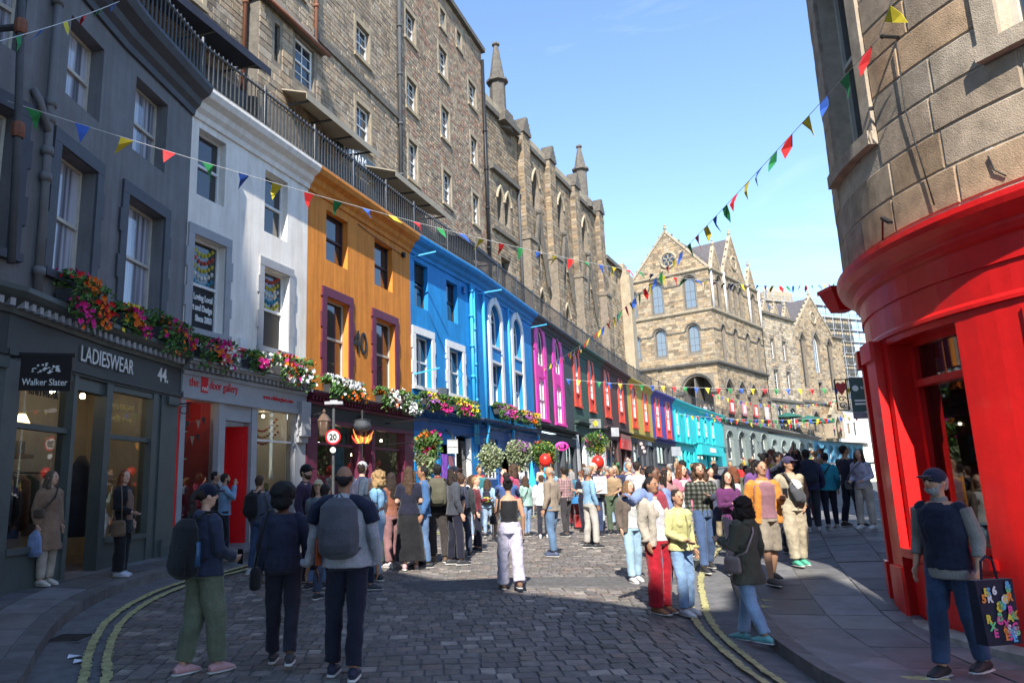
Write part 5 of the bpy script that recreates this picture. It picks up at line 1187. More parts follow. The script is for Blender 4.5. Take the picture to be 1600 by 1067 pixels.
fPo = Shift(fP, 0, 1.4); mb = MB(); wall_sheet(mb, fPo, 6.4, 10.4, 8.4, 12.4, [W(7.5, 9.3, 8.4, 10.6, arch=1.3, point=True)], .6); mb.box(fP, 6.4, 6.6, 8.4, 12.4, 0, 1.39); mb.box(fP, 10.2, 10.4, 8.4, 12.4, 0, 1.39); po = mb.build('porch', S_GDRS, chapel)
gable(chapel, fPo, 8.4, 2.0, 12.4, 14.6, S_GDRS, 'porch_gable')
# white building at the far end of the terrace
fX = Line((69.0, 123.5), (84.0, 134.8)); wb_ = thing('white_building', 'plain white building at the far end of the terrace beside the red shop', 'building', fX(6, 8.5))
opx = [W(3.6, 4.8, 9.4, 11.2), W(6.0, 7.0, 9.2, 11.4)]; wall_part(wb_, fX, 0, fX.L, 8.0, 13.3, opx, P_WHITE, depth=.2)
for o in opx: window(wb_, fX, o['s0'], o['s1'], o['z0'], o['z1'], P_DSASH, .2, fw=.1)
MB().hexa([fX(0, 13.3, .2), fX(fX.L, 13.3, .2), fX(fX.L, 13.3, -6), fX(0, 13.3, -6), fX(0, 13.45, .2), fX(fX.L, 13.45, .2), fX(fX.L, 13.45, -6), fX(0, 13.45, -6)]).build('roof', P_LEAD, wb_)
# building wrapped in scaffolding behind the chapel
fZ = Line((60, 134.0), (92, 146.0))
scb = thing('scaffolded_building', 'stone building wrapped in tube scaffolding behind the chapel', 'building', fZ(15, 9)); MB().box(fZ, 3, 30, 8, 34, -9, -2).build('wall', S_GDRS, scb)
ch_ = MB().box(fZ, 9.5, 16, 34, 38.5, -5, -3).build('chimney', S_GDRS, scb)
for k in range(9): MB().lathe(fZ(9.9 + .7 * k, 38.5, -4), [(.25, 0), (.2, .9), (.25, 1.0)], 6).build('chimney_pot', MATS['buff_clay'], ch_)
scaf = thing('scaffolding', 'grey tube scaffolding with boarded lifts around the building behind the chapel', 'scaffolding', fZ(15, 9, 1))
M_TUBE = mat('galvanised_tube', (.32, .33, .35), .45, .2, 8, .1, metal=.5); M_BOARD = mat('scaffold_board', (.24, .22, .19), .85, .2, 4, .3)
for lv in range(11):
    z = 12 + 2.3 * lv; a, b = (2, 31)
    for d in (.2, 1.5): MB().tube([fZ(a, z, d), fZ(b, z, d)], .07, 5).build('ledger', M_TUBE, scaf); MB().tube([fZ(a, z + 1, d), fZ(b, z + 1, d)], .05, 5).build('guard_rail', M_TUBE, scaf)
    MB().box(fZ, a, b, z + .08, z + .16, .25, 1.45).build('boarded_lift', M_BOARD, scaf)
for k in range(15):
    s_ = 2 + 29 * k / 14
    for d in (.2, 1.5): MB().tube([fZ(s_, 9, d), fZ(s_, 35.5 + (k * 37 % 5) * .5, d)], .07, 5).build('standard', M_TUBE, scaf)
for k in range(14):
    s_ = 2 + 29 * k / 14; z = 12 + 2.3 * (k * 5 % 10); MB().tube([fZ(s_, z, 1.6), fZ(s_ + 2.1, z + 2.3, 1.6)], .05, 5).build('brace', M_TUBE, scaf)

# ================================================================ red corner shop on the right
RC = (9.57, 7.87); fD = Cyl(RC, 4.05); fE = Cyl(RC, 4.2)
S_ASH = mat('brown_ashlar', (0.37, 0.305, 0.23), .9, .34, 4, .4, 70, tint=True, dirt=.25)
P_SCAR = mat('scarlet_gloss_paint', (0.68, 0.012, 0.012), .4, .16, 1.6, .12, 18, coat=.12, dirt=.15, streak=.07)
S_PNT = mat('pointing_mortar', (0.44, 0.38, 0.29), .95, .2, 6, .4, 40)
deg = lambda a, r=4.05: R(a) * r
red = thing('corner_shop_building', 'round cornered brown stone building over a scarlet shopfront', 'building', (5.7, 8.2, .1))
sw = [W(deg(-17.5, 4.2), deg(-4.5, 4.2), 5.62, 8.4, m=.0), W(deg(20.5, 4.2), deg(33, 4.2), 5.75, 8.4, m=.0)]
wall_part(red, fE, deg(-75, 4.2), deg(75, 4.2), 4.2, 13.5, sw, S_PNT, depth=.3, nsub=50)
blk = [W(o['s0'] - .2, o['s1'] + .2, o['z0'] - .2, o['z1'] + .25) for o in sw]
stone_facing(red, fE, deg(-75, 4.2), deg(75, 4.2), 4.32, 13.4, blk, S_ASH, .42, (.5, 1.0), (.008, .018), 300, False, pal=[(1, 1, 1), (.88, .84, .8), (1.1, 1.04, .95), (1.05, .88, .72), (.95, .9, .86), (.82, .78, .76)], joint=.014, seed=15)
for o in sw:
    a, b, c, e = o['s0'], o['s1'], o['z0'], o['z1']; window(red, fE, a, b, c, e, P_CREAMW, .26, fw=.07)
    mb = MB(); mb.box(fE, a - .2, a - .002, c, e, -.02, .05); mb.box(fE, b + .002, b + .2, c, e, -.02, .05); mb.box(fE, a - .2, b + .2, c - .17, c - .002, -.02, .12, 4); mb.box(fE, a - .2, b + .2, e + .002, e + .25, -.02, .052, 4); mb.build('window_surround', S_ASH, red, True)
path = [(fD(deg(a), 0).xy, (fD(deg(a), 0, 1) - fD(deg(a), 0)).xy) for a in range(-66, 70, 3)]
MB().sweep(path, [(0, 3.66), (.02, 3.66), (.02, 3.9), (.07, 3.93), (.09, 3.99), (.09, 4.03), (.17, 4.08), (.24, 4.14), (.26, 4.2), (.26, 4.26), (.1, 4.32), (0, 4.32)]).build('cornice', P_SCAR, red, smooth=False)
MB().sweep(path, [(-.3, 3.28), (.03, 3.28), (.03, 3.32), (.0, 3.36), (.0, 3.66), (-.3, 3.66)]).build('fascia', P_SCAR, red)
front = []
ops = [W(deg(-13.2), deg(5.4), .82, 3.28, depth=.34), W(deg(16.5), deg(30), .9, 3.15, depth=.05), W(deg(-47), deg(-30), .2, 3.0, depth=.4)]
mb = MB(); wall_sheet(mb, fD, deg(-75), deg(75), -.2, 3.3, ops, .3, nsub=50)
for a, b in ((-20.5, -15.2), (-28, -25)):
    mb.box(fD, deg(a), deg(b), -.1, 3.28, -.02, .1, 2); mb.box(fD, deg(a - .5), deg(b + .5), -.1, .6, .1, .14, 2); mb.box(fD, deg(a - .5), deg(b + .5), 3.05, 3.28, .1, .15, 2)
mb.box(fD, deg(-15.2), deg(6.2), .72, .82, -.3, .1, 6); mb.box(fD, deg(-14), deg(5.4), .1, .66, -.01, .03, 6)
mb.box(fD, deg(15.9), deg(16.5), .86, 3.2, 0, .03); mb.box(fD, deg(30), deg(30.6), .86, 3.2, 0, .03); mb.box(fD, deg(15.9), deg(30.6), 3.15, 3.2, 0, .031, 6)
mb.box(fD, deg(-13.2), deg(5.4), 3.2, 3.295, -.34, -.005, 6); sfr = mb.build('shopfront', P_SCAR, red)
pl_ = MB(); pl_.sweep(path, [(.0, -.4), (.2, -.4), (.2, .02), (.14, .05), (.0, .05)]); pl_.build('plinth', mat('pale_plinth', (.30, .28, .25), .9, .3, 5, .4, 20, dirt=.4), red)
MB().box(fD, deg(16.5), deg(30), .9, 3.15, -.08, -.05, 6).build('recessed_panel', P_SCAR, red)
wf = MB()
for a, b in ((-13.2, -11.6), (4.2, 5.4)): wf.box(fD, deg(a), deg(b), .82, 3.28, -.34, -.24)
wf.box(fD, deg(-11.6), deg(4.2), 2.66, 2.74, -.34, -.2, 5); wf.box(fD, deg(-11.6), deg(4.2), 3.14, 3.28, -.34, -.24, 5); wf.box(fD, deg(-11.6), deg(4.2), .82, .9, -.34, -.22, 5)
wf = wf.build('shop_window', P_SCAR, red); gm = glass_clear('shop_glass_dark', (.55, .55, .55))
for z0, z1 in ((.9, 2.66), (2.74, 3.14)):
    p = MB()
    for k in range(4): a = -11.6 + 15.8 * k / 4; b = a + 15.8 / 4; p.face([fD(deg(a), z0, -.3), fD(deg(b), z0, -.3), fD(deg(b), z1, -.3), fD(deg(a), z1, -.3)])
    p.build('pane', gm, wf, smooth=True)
mb = MB(); r0 = 2.6
for k in range(10):
    a0, a1 = R(-30 + 5 * k), R(-25 + 5 * k); q = lambda a, z: (RC[0] - r0 * math.cos(a), RC[1] - r0 * math.sin(a), z); mb.face([q(a0, .3), q(a1, .3), q(a1, 3.3), q(a0, 3.3)])
for s_, sg in ((-18, 1), (11, 1)): p, q_ = fD(deg(s_), 0, -.36), fD(deg(s_), 0, -1.45); mb.face([(p.x, p.y, .3), (q_.x, q_.y, .3), (q_.x, q_.y, 3.3), (p.x, p.y, 3.3)])
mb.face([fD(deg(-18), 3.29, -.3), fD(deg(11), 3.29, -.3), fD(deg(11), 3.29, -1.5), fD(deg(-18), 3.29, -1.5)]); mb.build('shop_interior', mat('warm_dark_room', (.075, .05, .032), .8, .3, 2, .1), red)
MB().box(fD, deg(-46), deg(-31), .2, 3.0, -.4, -.34, 3).build('door', P_SCAR, red)
MB().box(fD, deg(16), deg(17), 4.66, 4.78, .0, .15).build('junction_box', P_FRAME, red)
pipe('cable', red, [fE(deg(16.5, 4.2), 4.66, .03), fE(deg(17, 4.2), 4.5, .035), fE(deg(18.2, 4.2), 4.4, .03)], .008, P_IRON)
pipe('cable', red, [fE(deg(6, 4.2), 6.4, .05), fE(deg(5.6, 4.2), 5.6, .04), fE(deg(6.4, 4.2), 5.2, .04), fE(deg(8, 4.2), 4.4, .04)], .007, P_IRON)
mb = MB(); mb.tube([fE(deg(6, 4.2), 6.45, 0), fE(deg(6, 4.2), 6.45, .2)], .02, 6); mb.ell(fE(deg(6, 4.2), 6.45, .2), .03, .03, .03, 6, 4); mb.build('bunting_hook', P_IRON, red)
mb = MB(); mb.bar(fE(deg(-4, 4.2), 4.33, .02), fE(deg(1, 4.2), 4.46, .22), .02); mb.bar(fE(deg(1, 4.2), 4.46, .22), fE(deg(3, 4.2), 4.35, .25), .05, .03); mb.build('lamp_bracket', P_IRON, red)
mb = MB(); mb.hexa([(6.38, 10.95, 4.16), (6.6, 10.95, 4.16), (6.6, 11.2, 4.16), (6.38, 11.2, 4.16), (6.26, 10.88, 4.46), (6.62, 10.88, 4.46), (6.62, 11.25, 4.46), (6.26, 11.25, 4.46)]); mb.aabb((6.24, 10.86, 4.46), (6.64, 11.27, 4.52)); mb.build('red_wall_lamp', P_SCAR, red)
# next house up the street on the right, mostly hidden by the red shop
fN = Line((19.5, 30.0), (9.6, 12.3)); nb_ = thing('stone_house', 'brown stone house behind the red corner shop', 'building', fN(10, .6))
wn_ = [W(3 + 3.2 * k, 4.2 + 3.2 * k, 5, 7) for k in range(5)]; wall_part(nb_, fN, 0, fN.L, -.5, 12, wn_, S_GDRS)
for o in wn_: window(nb_, fN, o['s0'], o['s1'], o['z0'], o['z1'], P_FRAME, .2)
for lb, pa, pb, hh in (('sandstone house up the right side of the street', (42.0, 66.0), (19.7, 30.3), 14.0), ('far sandstone house up the right side of the street', (66.0, 105.0), (42.2, 66.3), 15.0)):
    fn = Line(pa, pb); t = thing('stone_house', lb, 'building', fn(10, 1.5)); wz = [W(2 + 4.2 * i, 3.4 + 4.2 * i, z, z + 2.2) for i in range(int(fn.L / 4.2)) for z in (4.5, 8.5)]; wall_part(t, fn, 0, fn.L, -.5, hh, wz, S_GDRS)
    for o in wz: window(t, fn, o['s0'], o['s1'], o['z0'], o['z1'], P_FRAME, .2, fw=.1)
# unseen houses behind the camera, shaped to shade the near street; glass reflects them
S_BACK = mat('back_house_stone', (0.27, 0.22, 0.165), .92, .25, 2, .3, 10, dirt=.3)
def back_house(label, pts, y0, y1):
    t = thing('tenement', label, 'building', ((pts[0][0] + pts[-1][0]) / 2, y1, 0)); n = len(pts); mb = MB()
    V = [(x, y1, -.8) for x, z in pts] + [(x, y1, z) for x, z in pts] + [(x, y0, -.8) for x, z in pts] + [(x, y0, z) for x, z in pts]; F = []
    for k in range(n - 1): F += [(k, k + 1, n + k + 1, n + k), (2 * n + k + 1, 2 * n + k, 3 * n + k, 3 * n + k + 1), (n + k, n + k + 1, 3 * n + k + 1, 3 * n + k)]
    F += [(0, n, 3 * n, 2 * n), (n - 1, 3 * n - 1, 4 * n - 1, 2 * n - 1)]; mb.mesh(V, F); mb.build('wall', S_BACK, t)
    for k in range(2): x_ = pts[0][0] + (pts[-1][0] - pts[0][0]) * (.2 + .3 * k); MB().aabb((x_ - .55, y1 - 1.6, interp(x_, pts) - .5), (x_ + .55, y1 - .7, interp(x_, pts) + 1.1)).build('chimney', S_BACK, t)  # chimneys added to break up the edge of the cast shadow
    fb = Line((pts[-1][0], y1), (pts[0][0], y1)); L_ = fb.L
    for i in range(int(L_ / 2.6)):
        for j in range(4): a = .8 + 2.6 * i; MB().box(fb, a, a + 1.1, 3.2 + 3.2 * j, 5.0 + 3.2 * j, -.05, .03).build('window', PANE_SKY, t)
back_house('unseen tall stone tenement behind the camera on the left, placed for its shade', [(-26, 30), (-8.3, 30)], -14, -7)
back_house('unseen gabled stone tenement behind the camera, roofline shaped for its shade', [(-8.2, 22.5), (-4.2, 19.9), (-2.2, 17.5), (.1, 15.9), (.9, 16.2), (1.15, 17.3), (2.5, 17.3)], -13, -7)
# ================================================================ flower boxes and hanging baskets
M_LEAF = mat('leaf_green', (.045, .10, .022), .6, .5, 12, 0, tint=True); M_LEAF2 = mat('leaf_silver_green', (.16, .19, .11), .7, .4, 12, 0, tint=True)
M_TROUGH = mat('dark_trough', (.045, .045, .05), .7); M_WIRE = mat('moss_basket', (.05, .05, .025), .9, .4, 20, .6)
def blossom_mat(c): return mat('petal_%02d%02d%02d' % tuple(int(v * 99) for v in c), c, .55, .25, 14, 0, spec=.2)
PKF, RDF, ORF, WHF, YEF, PUF = (.62, .02, .22), (.55, .012, .015), (.70, .15, .015), (.72, .72, .70), (.66, .52, .04), (.30, .10, .36)
def leafq(mb, p, r, rr):
    n = Vector((rr.gauss(0, 1), rr.gauss(0, 1), rr.gauss(0, 1))).normalized(); a = n.orthogonal().normalized(); b = n.cross(a); k = rr.uniform(.35, .6)
    mb.mesh([p - a * r, p + b * r * k + n * r * .15, p + a * r, p - b * r * k + n * r * .15], [(0, 1, 2), (0, 2, 3)])
def bloom(mb, p, r, rr, out):
    n = (out + Vector((rr.gauss(0, .5), rr.gauss(0, .5), rr.gauss(0, .5)))).normalized(); a = n.orthogonal().normalized(); b = n.cross(a); P = [p - n * r * .25]
    for k in range(5): t = 2 * math.pi * k / 5 + rr.random(); P.append(p + a * (r * math.cos(t)) + b * (r * math.sin(t)) + n * r * .12)
    mb.mesh(P, [(0, k + 1, (k + 1) % 5 + 1) for k in range(5)])
def plant(root, pick, n_leaf, n_bloom, cols, lr, br, rr, lm=None, out=Vector((0, 0, 1))):
    f = MB()
    for k in range(n_leaf):
        v = rr.uniform(.6, 2.4); f.cur = (v, v * rr.uniform(.9, 1.1), v * .9); leafq(f, pick(rr, 0.94), lr * rr.uniform(.6, 1.3), rr)
    tag(f.build('foliage', lm or M_LEAF, root, True), kind='stuff')
    for ci, c in enumerate(cols):
        b = MB(); ctr = [pick(rr, 1.0) for _ in range(2)]
        for k in range(n_bloom // len(cols)):
            q = pick(rr, 1.03)
            if rr.random() < .88: c0 = rr.choice(ctr); q = q.lerp(c0, rr.uniform(.55, .65)) + out * .06
            bloom(b, q + out * rr.uniform(.0, .05), br * rr.uniform(.7, 1.2), rr, out)
        tag(b.build('blossom', blossom_mat(c), root), kind='stuff')
def window_box(fr, s0, s1, z, d, cols, label, seed, big=1.0, trough=M_TROUGH):
    t = thing('window_box', label, 'flower box', fr((s0 + s1) / 2, z, d), 'flower boxes on the shop cornices'); rr = random.Random(seed)
    mb = MB(); mb.hexa([fr(s0 + .04, z, d + .1), fr(s1 - .04, z, d + .1), fr(s1 - .04, z, d - .1), fr(s0 + .04, z, d - .1), fr(s0, z + .2, d + .13), fr(s1, z + .2, d + .13), fr(s1, z + .2, d - .13), fr(s0, z + .2, d - .13)]); mb.build('trough', trough, t)
    o = (fr(0, 0, 1) - fr(0, 0, 0)).normalized(); lump = [(rr.random(), rr.uniform(.7, 1.25)) for _ in range(5)]
    def pick(r, k):
        s = r.uniform(-.04, 1.04); a = r.uniform(-.35, 1.0) * math.pi; rad = .3 * big * k * (.55 + .45 * math.sqrt(r.random())) * sum(w / (1 + 40 * (s - c) ** 2) for c, w in lump) / sum(1 / (1 + 40 * (s - c) ** 2) for c, w in lump)
        dz = math.sin(a) * rad; dy = math.cos(a) * rad
        if a < .6: dz -= r.random() * .3 * big * k; dy = abs(dy) * .6 + .1
        return fr(s0 + (s1 - s0) * s, z + .22 + dz, d + max(-.12, dy * .8))
    plant(t, pick, int(430 * (s1 - s0)), int((60 + 22 * len(cols)) * (s1 - s0)), cols, .06, .05, rr, out=o)
    return t
z_ = 4.36
window_box(fB, .85, 2.0, z_, .2, [RDF, PKF, ORF], 'flower box of red, orange and pink blooms nearest the left edge', 1, 1.1)
window_box(fC, .0, .75, z_, .2, [ORF, YEF, PKF], 'flower box of yellow and pink blooms below the second grey window', 2, .7)
window_box(fC, 1.1, 2.25, z_, .22, [PKF, ORF, PKF], 'flower box of magenta and orange blooms above the number 44', 3, 1.05)
window_box(fW, .15, 1.25, 4.26, .22, [PKF, ORF, PKF, WHF], 'flower box of magenta and white blooms left of the white building', 4, 1.0)
window_box(fW, 1.75, 2.4, 4.26, .22, [WHF, YEF, PKF], 'flower box of small white blooms in the middle of the white building', 5, .65)
window_box(fW, 2.85, 4.2, 4.26, .24, [WHF, WHF, PKF, ORF], 'flower box of white blooms with a pink spray beside the orange building', 6, 1.0)
window_box(fO, .6, 2.4, 4.09, .24, [WHF, WHF, ORF], 'flower box of white blooms under the left plum window', 7, .9)
window_box(fO, 3.4, 4.4, 4.09, .24, [WHF, WHF, ORF], 'flower box of white and orange blooms under the right plum window', 8, .85)
window_box(fO, 4.7, 6.0, 4.09, .26, [WHF, WHF, WHF], 'trailing white flower box at the blue end of the orange building', 9, 1.0)
window_box(f1, .3, 2.0, 4.3, .25, [YEF, PKF, PUF], 'yellow and pink flower box under the left white surround', 10, .95)
window_box(f1, 2.6, 4.5, 4.3, .25, [YEF, YEF, PKF], 'yellow and pink flower box under the right white surround', 11, .95)
window_box(f2, 1.5, 3.9, 4.5, .3, [YEF, PUF, PKF], 'yellow and mauve flower box under the left arched window', 12, 1.0)
window_box(f2, 4.8, 7.4, 4.5, .3, [YEF, ORF, PUF], 'yellow flower box under the right arched window', 13, .95)
def basket(c, r, cols, label, seed, fr, s, lm=None, bl=220, br=.05):
    t = thing('hanging_basket', label, 'hanging basket', (c[0], c[1], c[2] - r), 'hanging baskets along the shops'); c = Vector(c); rr = random.Random(seed)
    MB().lathe(c, [(r * .2, -r * .5), (r * .6, -r * .2), (r * .65, 0)], 10).build('basket', M_WIRE, t)
    w = fr(s, c.z + r * 1.6, .0); b = MB(); b.tube([w, Vector((c.x, c.y, c.z + r * 1.6))], .02, 6)
    for a in (0, 2.1, 4.2): b.tube([Vector((c.x, c.y, c.z + r * 1.6)), c + Vector((r * .6 * math.cos(a), r * .6 * math.sin(a), 0))], .006, 4)
    b.build('bracket', P_IRON, t)
    def pick(q, k):
        v = Vector((q.gauss(0, 1), q.gauss(0, 1), q.gauss(0, 1))).normalized() * (r * k * (.6 + .4 * q.random())); lum = 1 + .38 * noise.noise(v.normalized() * 1.7 + Vector((seed, 0, 0))); v *= lum; v.z = v.z * (.85 if v.z > 0 else 1.25); v.z -= (.35 * r if q.random() < .12 else 0); return c + v
    plant(t, pick, int(1300 * r / .5), bl, cols, .06, br, rr, lm)
basket((.1, 21.0, 2.85), .42, [WHF, ORF, RDF, PKF], 'hanging basket of orange and white blooms at the corner of the orange building', 21, fO, 4.2, bl=330)
basket((.05, 21.0, 2.35), .34, [PKF, WHF], 'leafy hanging basket below the orange and white one', 22, fO, 4.2, M_LEAF2, 90)
basket((2.3, 26.0, 2.65), .5, [WHF], 'silvery leafed hanging basket before the left blue shopfront', 23, f1, 3.6, M_LEAF2, 60)
basket((3.55, 28.0, 2.9), .55, [PUF], 'silvery hanging basket with mauve flowers before the arched blue building', 24, f2, 1.0, M_LEAF2, 130)
basket((4.95, 31.0, 3.0), .6, [ORF, ORF, YEF], 'hanging basket full of orange blooms near the pink building', 25, f2, 4.2, bl=380)
basket((9.7, 42.0, 4.0), .75, [YEF, PKF, PUF], 'hanging basket of yellow and purple blooms at the green building', 26, fp, 7.2, bl=330, br=.07)

# ================================================================ bunting
FLC = [('yellow', (.62, .50, .03)), ('red', (.58, .02, .02)), ('green', (.02, .22, .06)), ('blue', (.03, .10, .42))]
def bunting(a, b, sag, n, size, label, k0=0, wave=1.5, seed=1):
    a, b = Vector(a), Vector(b); t = thing('bunting', label, 'bunting', a.lerp(b, .5), 'bunting strung over the street'); rr = random.Random(seed)
    def P(u): q = a.lerp(b, u); q.z -= sag * 4 * u * (1 - u); return q
    MB().tube([P(k / 40) for k in range(41)], .006 if size < .4 else .012, 4).build('cord', mat('white_cord', (.6, .6, .58), .8, .1, 5, 0), t)
    for k in range(n):
        u = (k + .5) / n; L = (b - a).length * (1.0); du = size * .36 / L; p, q = P(u - du), P(u + du); d = (q - p).normalized(); side = d.cross(Vector((0, 0, 1))).normalized()
        sw = rr.uniform(-.55, .55) * wave; tip = (p + q) / 2 + Vector((0, 0, -size * math.cos(sw))) + side * (size * math.sin(sw)) + d * (size * rr.uniform(-.3, .3) * wave)
        m1 = p.lerp(tip, .5) + side * (size * rr.uniform(-.22, .22)); m2 = q.lerp(tip, .5) + side * (size * rr.uniform(-.22, .22)); o = side * .004
        mb = MB(); mb.mesh([p, q, m2, m1, tip, p + o, q + o, m2 + o, m1 + o, tip + o], [(0, 1, 2, 3), (3, 2, 4), (8, 7, 6, 5), (9, 7, 8), (0, 5, 6, 1), (1, 6, 7, 2), (2, 7, 9, 4), (4, 9, 8, 3), (3, 8, 5, 0)])
        mb.build('pennant', mat('pennant_' + FLC[(k + k0) % 4][0], FLC[(k + k0) % 4][1], .7, .12, 5, .1, 20), t)
bunting((-5.24, 8.6, 6.53), (18.12, 30.0, 9.82), 1.0, 52, .27, 'long bunting string from the grey building across to the far right', 2)
bunting((-5.01, 7.5, 6.57), (-5.1, 12.5, 11.11), .1, 9, .22, 'bunting string rising to the terrace at the top left corner', 1)
bunting((5.17, 7.43, 6.45), (6.4, 38.0, 7.74), .55, 60, .3, 'bunting string from the brown stone corner to the pink windows', 1, .7)
bunting((5.17, 7.43, 6.47), (4.9, 5.6, 7.6), .05, 4, .27, 'short bunting string at the top right corner', 0)
bunting((8.07, 42.0, 7.62), (22.37, 38.0, 6.31), .25, 26, .34, 'bunting string before the vermilion windows across to the right', 3, .4)
bunting((25.96, 78.0, 8.96), (35.54, 60.0, 6.73), .5, 30, .45, 'bunting string from the turquoise building across the street', 0, .4)
bunting((31.0, 83.0, 9.6), (60.0, 104.0, 11.0), 1.6, 36, .6, 'bunting string below the tower house arcade', 2, .4)
bunting((36.0, 92.0, 12.6), (66.0, 112.0, 14.5), 1.6, 36, .6, 'bunting string before the rough stone house', 1, .4)

# ================================================================ signs, lamps, street furniture
def hanging_board(name, label, c, w, h, n, m, wall, th=.05):
    t = thing(name, label, 'sign', c); n = Vector((n[0], n[1], 0)).normalized(); u = Vector((-n.y, n.x, 0)); o = Vector(c); fr = Flip(o, u, n)
    b = MB().box(fr, -w / 2, w / 2, -h / 2, h / 2, -th / 2, th / 2).build('board', m, t); r = MB().box(fr, -w / 2 - .03, w / 2 + .03, h / 2, h / 2 + .04, -.03, .03); r.bar(o + u * (w / 2) + Vector((0, 0, h / 2 + .02)), Vector(wall), .03); r.build('bracket', P_IRON, t); return fr, b
fs, b = hanging_board('hanging_sign', 'black hanging sign with white lettering on the dark shopfront', (-4.95, 9.55, 3.16), .62, .46, (.22, -1, 0), mat('sign_black', (.013, .013, .014), .35), (-5.5, 9.7, 3.42))
text_mesh('Walker Slater', .125, 'lettering', L_WHITE, b, fs, 0, -.16, .026, align='CENTER', squash=.78)
mb = MB(); rr = random.Random(2)
for k in range(26): a = rr.uniform(-.17, .17); z = .06 + rr.uniform(-.07, .07) * (1 - abs(a) * 2.5); mb.ell(fs(a, z, .03), rr.uniform(.008, .03), .004, rr.uniform(.006, .018), 6, 4)
mb.build('crest', L_WHITE, b)
# speed limit sign with its lamp on a pole
t = thing('speed_limit_sign', 'round white and red 20 speed limit sign on a grey pole', 'road sign', (-1.9, 15.5, .35)); pole = MB().tube([(-1.9, 15.53, .2), (-1.9, 15.53, 3.4)], .03, 8).build('pole', P_LEAD, t)
fr = Flip((-1.9, 15.47, 2.68), (1, 0, 0), (0, -1, 0)); disc = lambda r, d0, d1: MB().tube([fr(0, 0, d0), fr(0, 0, d1)], r, 28, ref=(1, 0, 0))
disc(.16, .0, .02).build('red_ring', mat('sign_red', (.55, .012, .02), .4), t); face = disc(.122, .02, .024).build('sign_face', mat('sign_white', (.72, .72, .70), .4), t); text_mesh('20', .175, 'lettering', L_BLACK, face, fr, 0, -.06, .024, align='CENTER', bold=.006, squash=.9)
MB().tube([fr(0, -.27, .0), fr(0, -.27, .02)], .06, 20).build('small_plate', mat('sign_white', (.7, .7, .7)), t); lm_ = MB(); lm_.aabb((-2.08, 15.42, 3.36), (-1.7, 15.6, 3.42)); lm_.aabb((-1.97, 15.44, 3.42), (-1.81, 15.58, 3.45)); lm_.build('lamp_head', P_LGREY, t)
# wall lantern
c = Vector((-2.3, 17.0, 3.0)); t = thing('wall_lantern', 'old copper lantern on the plum shopfront', 'lantern', c); MB().lathe(c, [(.08, -.2), (.1, -.17), (.15, .13), (.165, .16), (.09, .28), (.03, .33), (.045, .37), (.012, .43)], 8).build('body', mat('old_copper', (.16, .10, .07), .5, .3, 6, .2, metal=.4), t)
MB().lathe(c, [(.092, -.16), (.143, .125)], 6).build('glass', mat('lantern_glass', (.35, .33, .28), .2), t); MB().tube([c + Vector((0, 0, .3)), c + Vector((-.15, .1, .33)), fO(.3, 3.45, .02)], .03, 6).build('bracket', P_IRON, t)
# cauldron sign with flames
c = Vector((-1.46, 17.5, 3.08)); t = thing('cauldron_sign', 'black cauldron sign over painted flames in front of the plum shopfront', 'sign', c); MB().lathe(c, [(.08, -.15), (.18, -.1), (.215, 0), (.18, .09), (.19, .12), (.205, .13), (.16, .13)], 14).build('cauldron', mat('cauldron_grey', (.07, .075, .085), .45, .4, 8, .3), t, smooth=True)
for k in range(11):
    a = (k - 5) / 5; h = .14 + .07 * (k % 3 == 1) + .03 * (k % 2); fx = c + Vector((a * .13, .02 * (k % 2), -.42)); mb = MB(); mb.tube([fx, fx + Vector((a * .06 + .01, 0, h * .5)), fx + Vector((a * .1 - .006, 0, h)), fx + Vector((a * .13 + .012 * (-1) ** k, 0, h * 1.45))], [(.02, .012), (.028, .014), (.015, .01), (.003, .003)], 6); mb.build('flame', [mat('flame_red', (.6, .05, .02), .5), mat('flame_orange', (.75, .25, .03), .5), mat('flame_yellow', (.75, .55, .1), .5)][k % 3], t)
MB().tube([c + Vector((0, 0, .13)), c + Vector((0, 0, .35)), fO(2.7, 3.6, .02)], .025, 6).build('bracket', P_IRON, t); MB().tube([c + Vector((0, 0, -.4)), c + Vector((0, 0, -.75))], .02, 6).build('chain', P_IRON, t)
# blue shop projecting lantern box
c = Vector((.95, 25.0, 2.95)); t = thing('lantern_box', 'white square lantern hanging in front of the bright blue shop', 'lantern', c); MB().aabb(c - Vector((.17, .08, .22)), c + Vector((.17, .08, .22))).build('box', mat('lantern_white', (.6, .58, .5), .5), t); mb = MB()
for dx in (-.165, 0, .165): mb.aabb(c + Vector((dx - .014, -.1, -.23)), c + Vector((dx + .014, -.082, .23)))
for dz in (-.22, 0, .22): mb.aabb(c + Vector((-.18, -.103, dz - .014)), c + Vector((.18, -.085, dz + .014)))
mb.build('glazing_bars', P_LGREY, t); MB().tube([c + Vector((0, 0, .22)), c + Vector((0, 0, .4)), f1(2.4, 3.6, .02)], .03, 6).build('bracket', P_IRON, t)
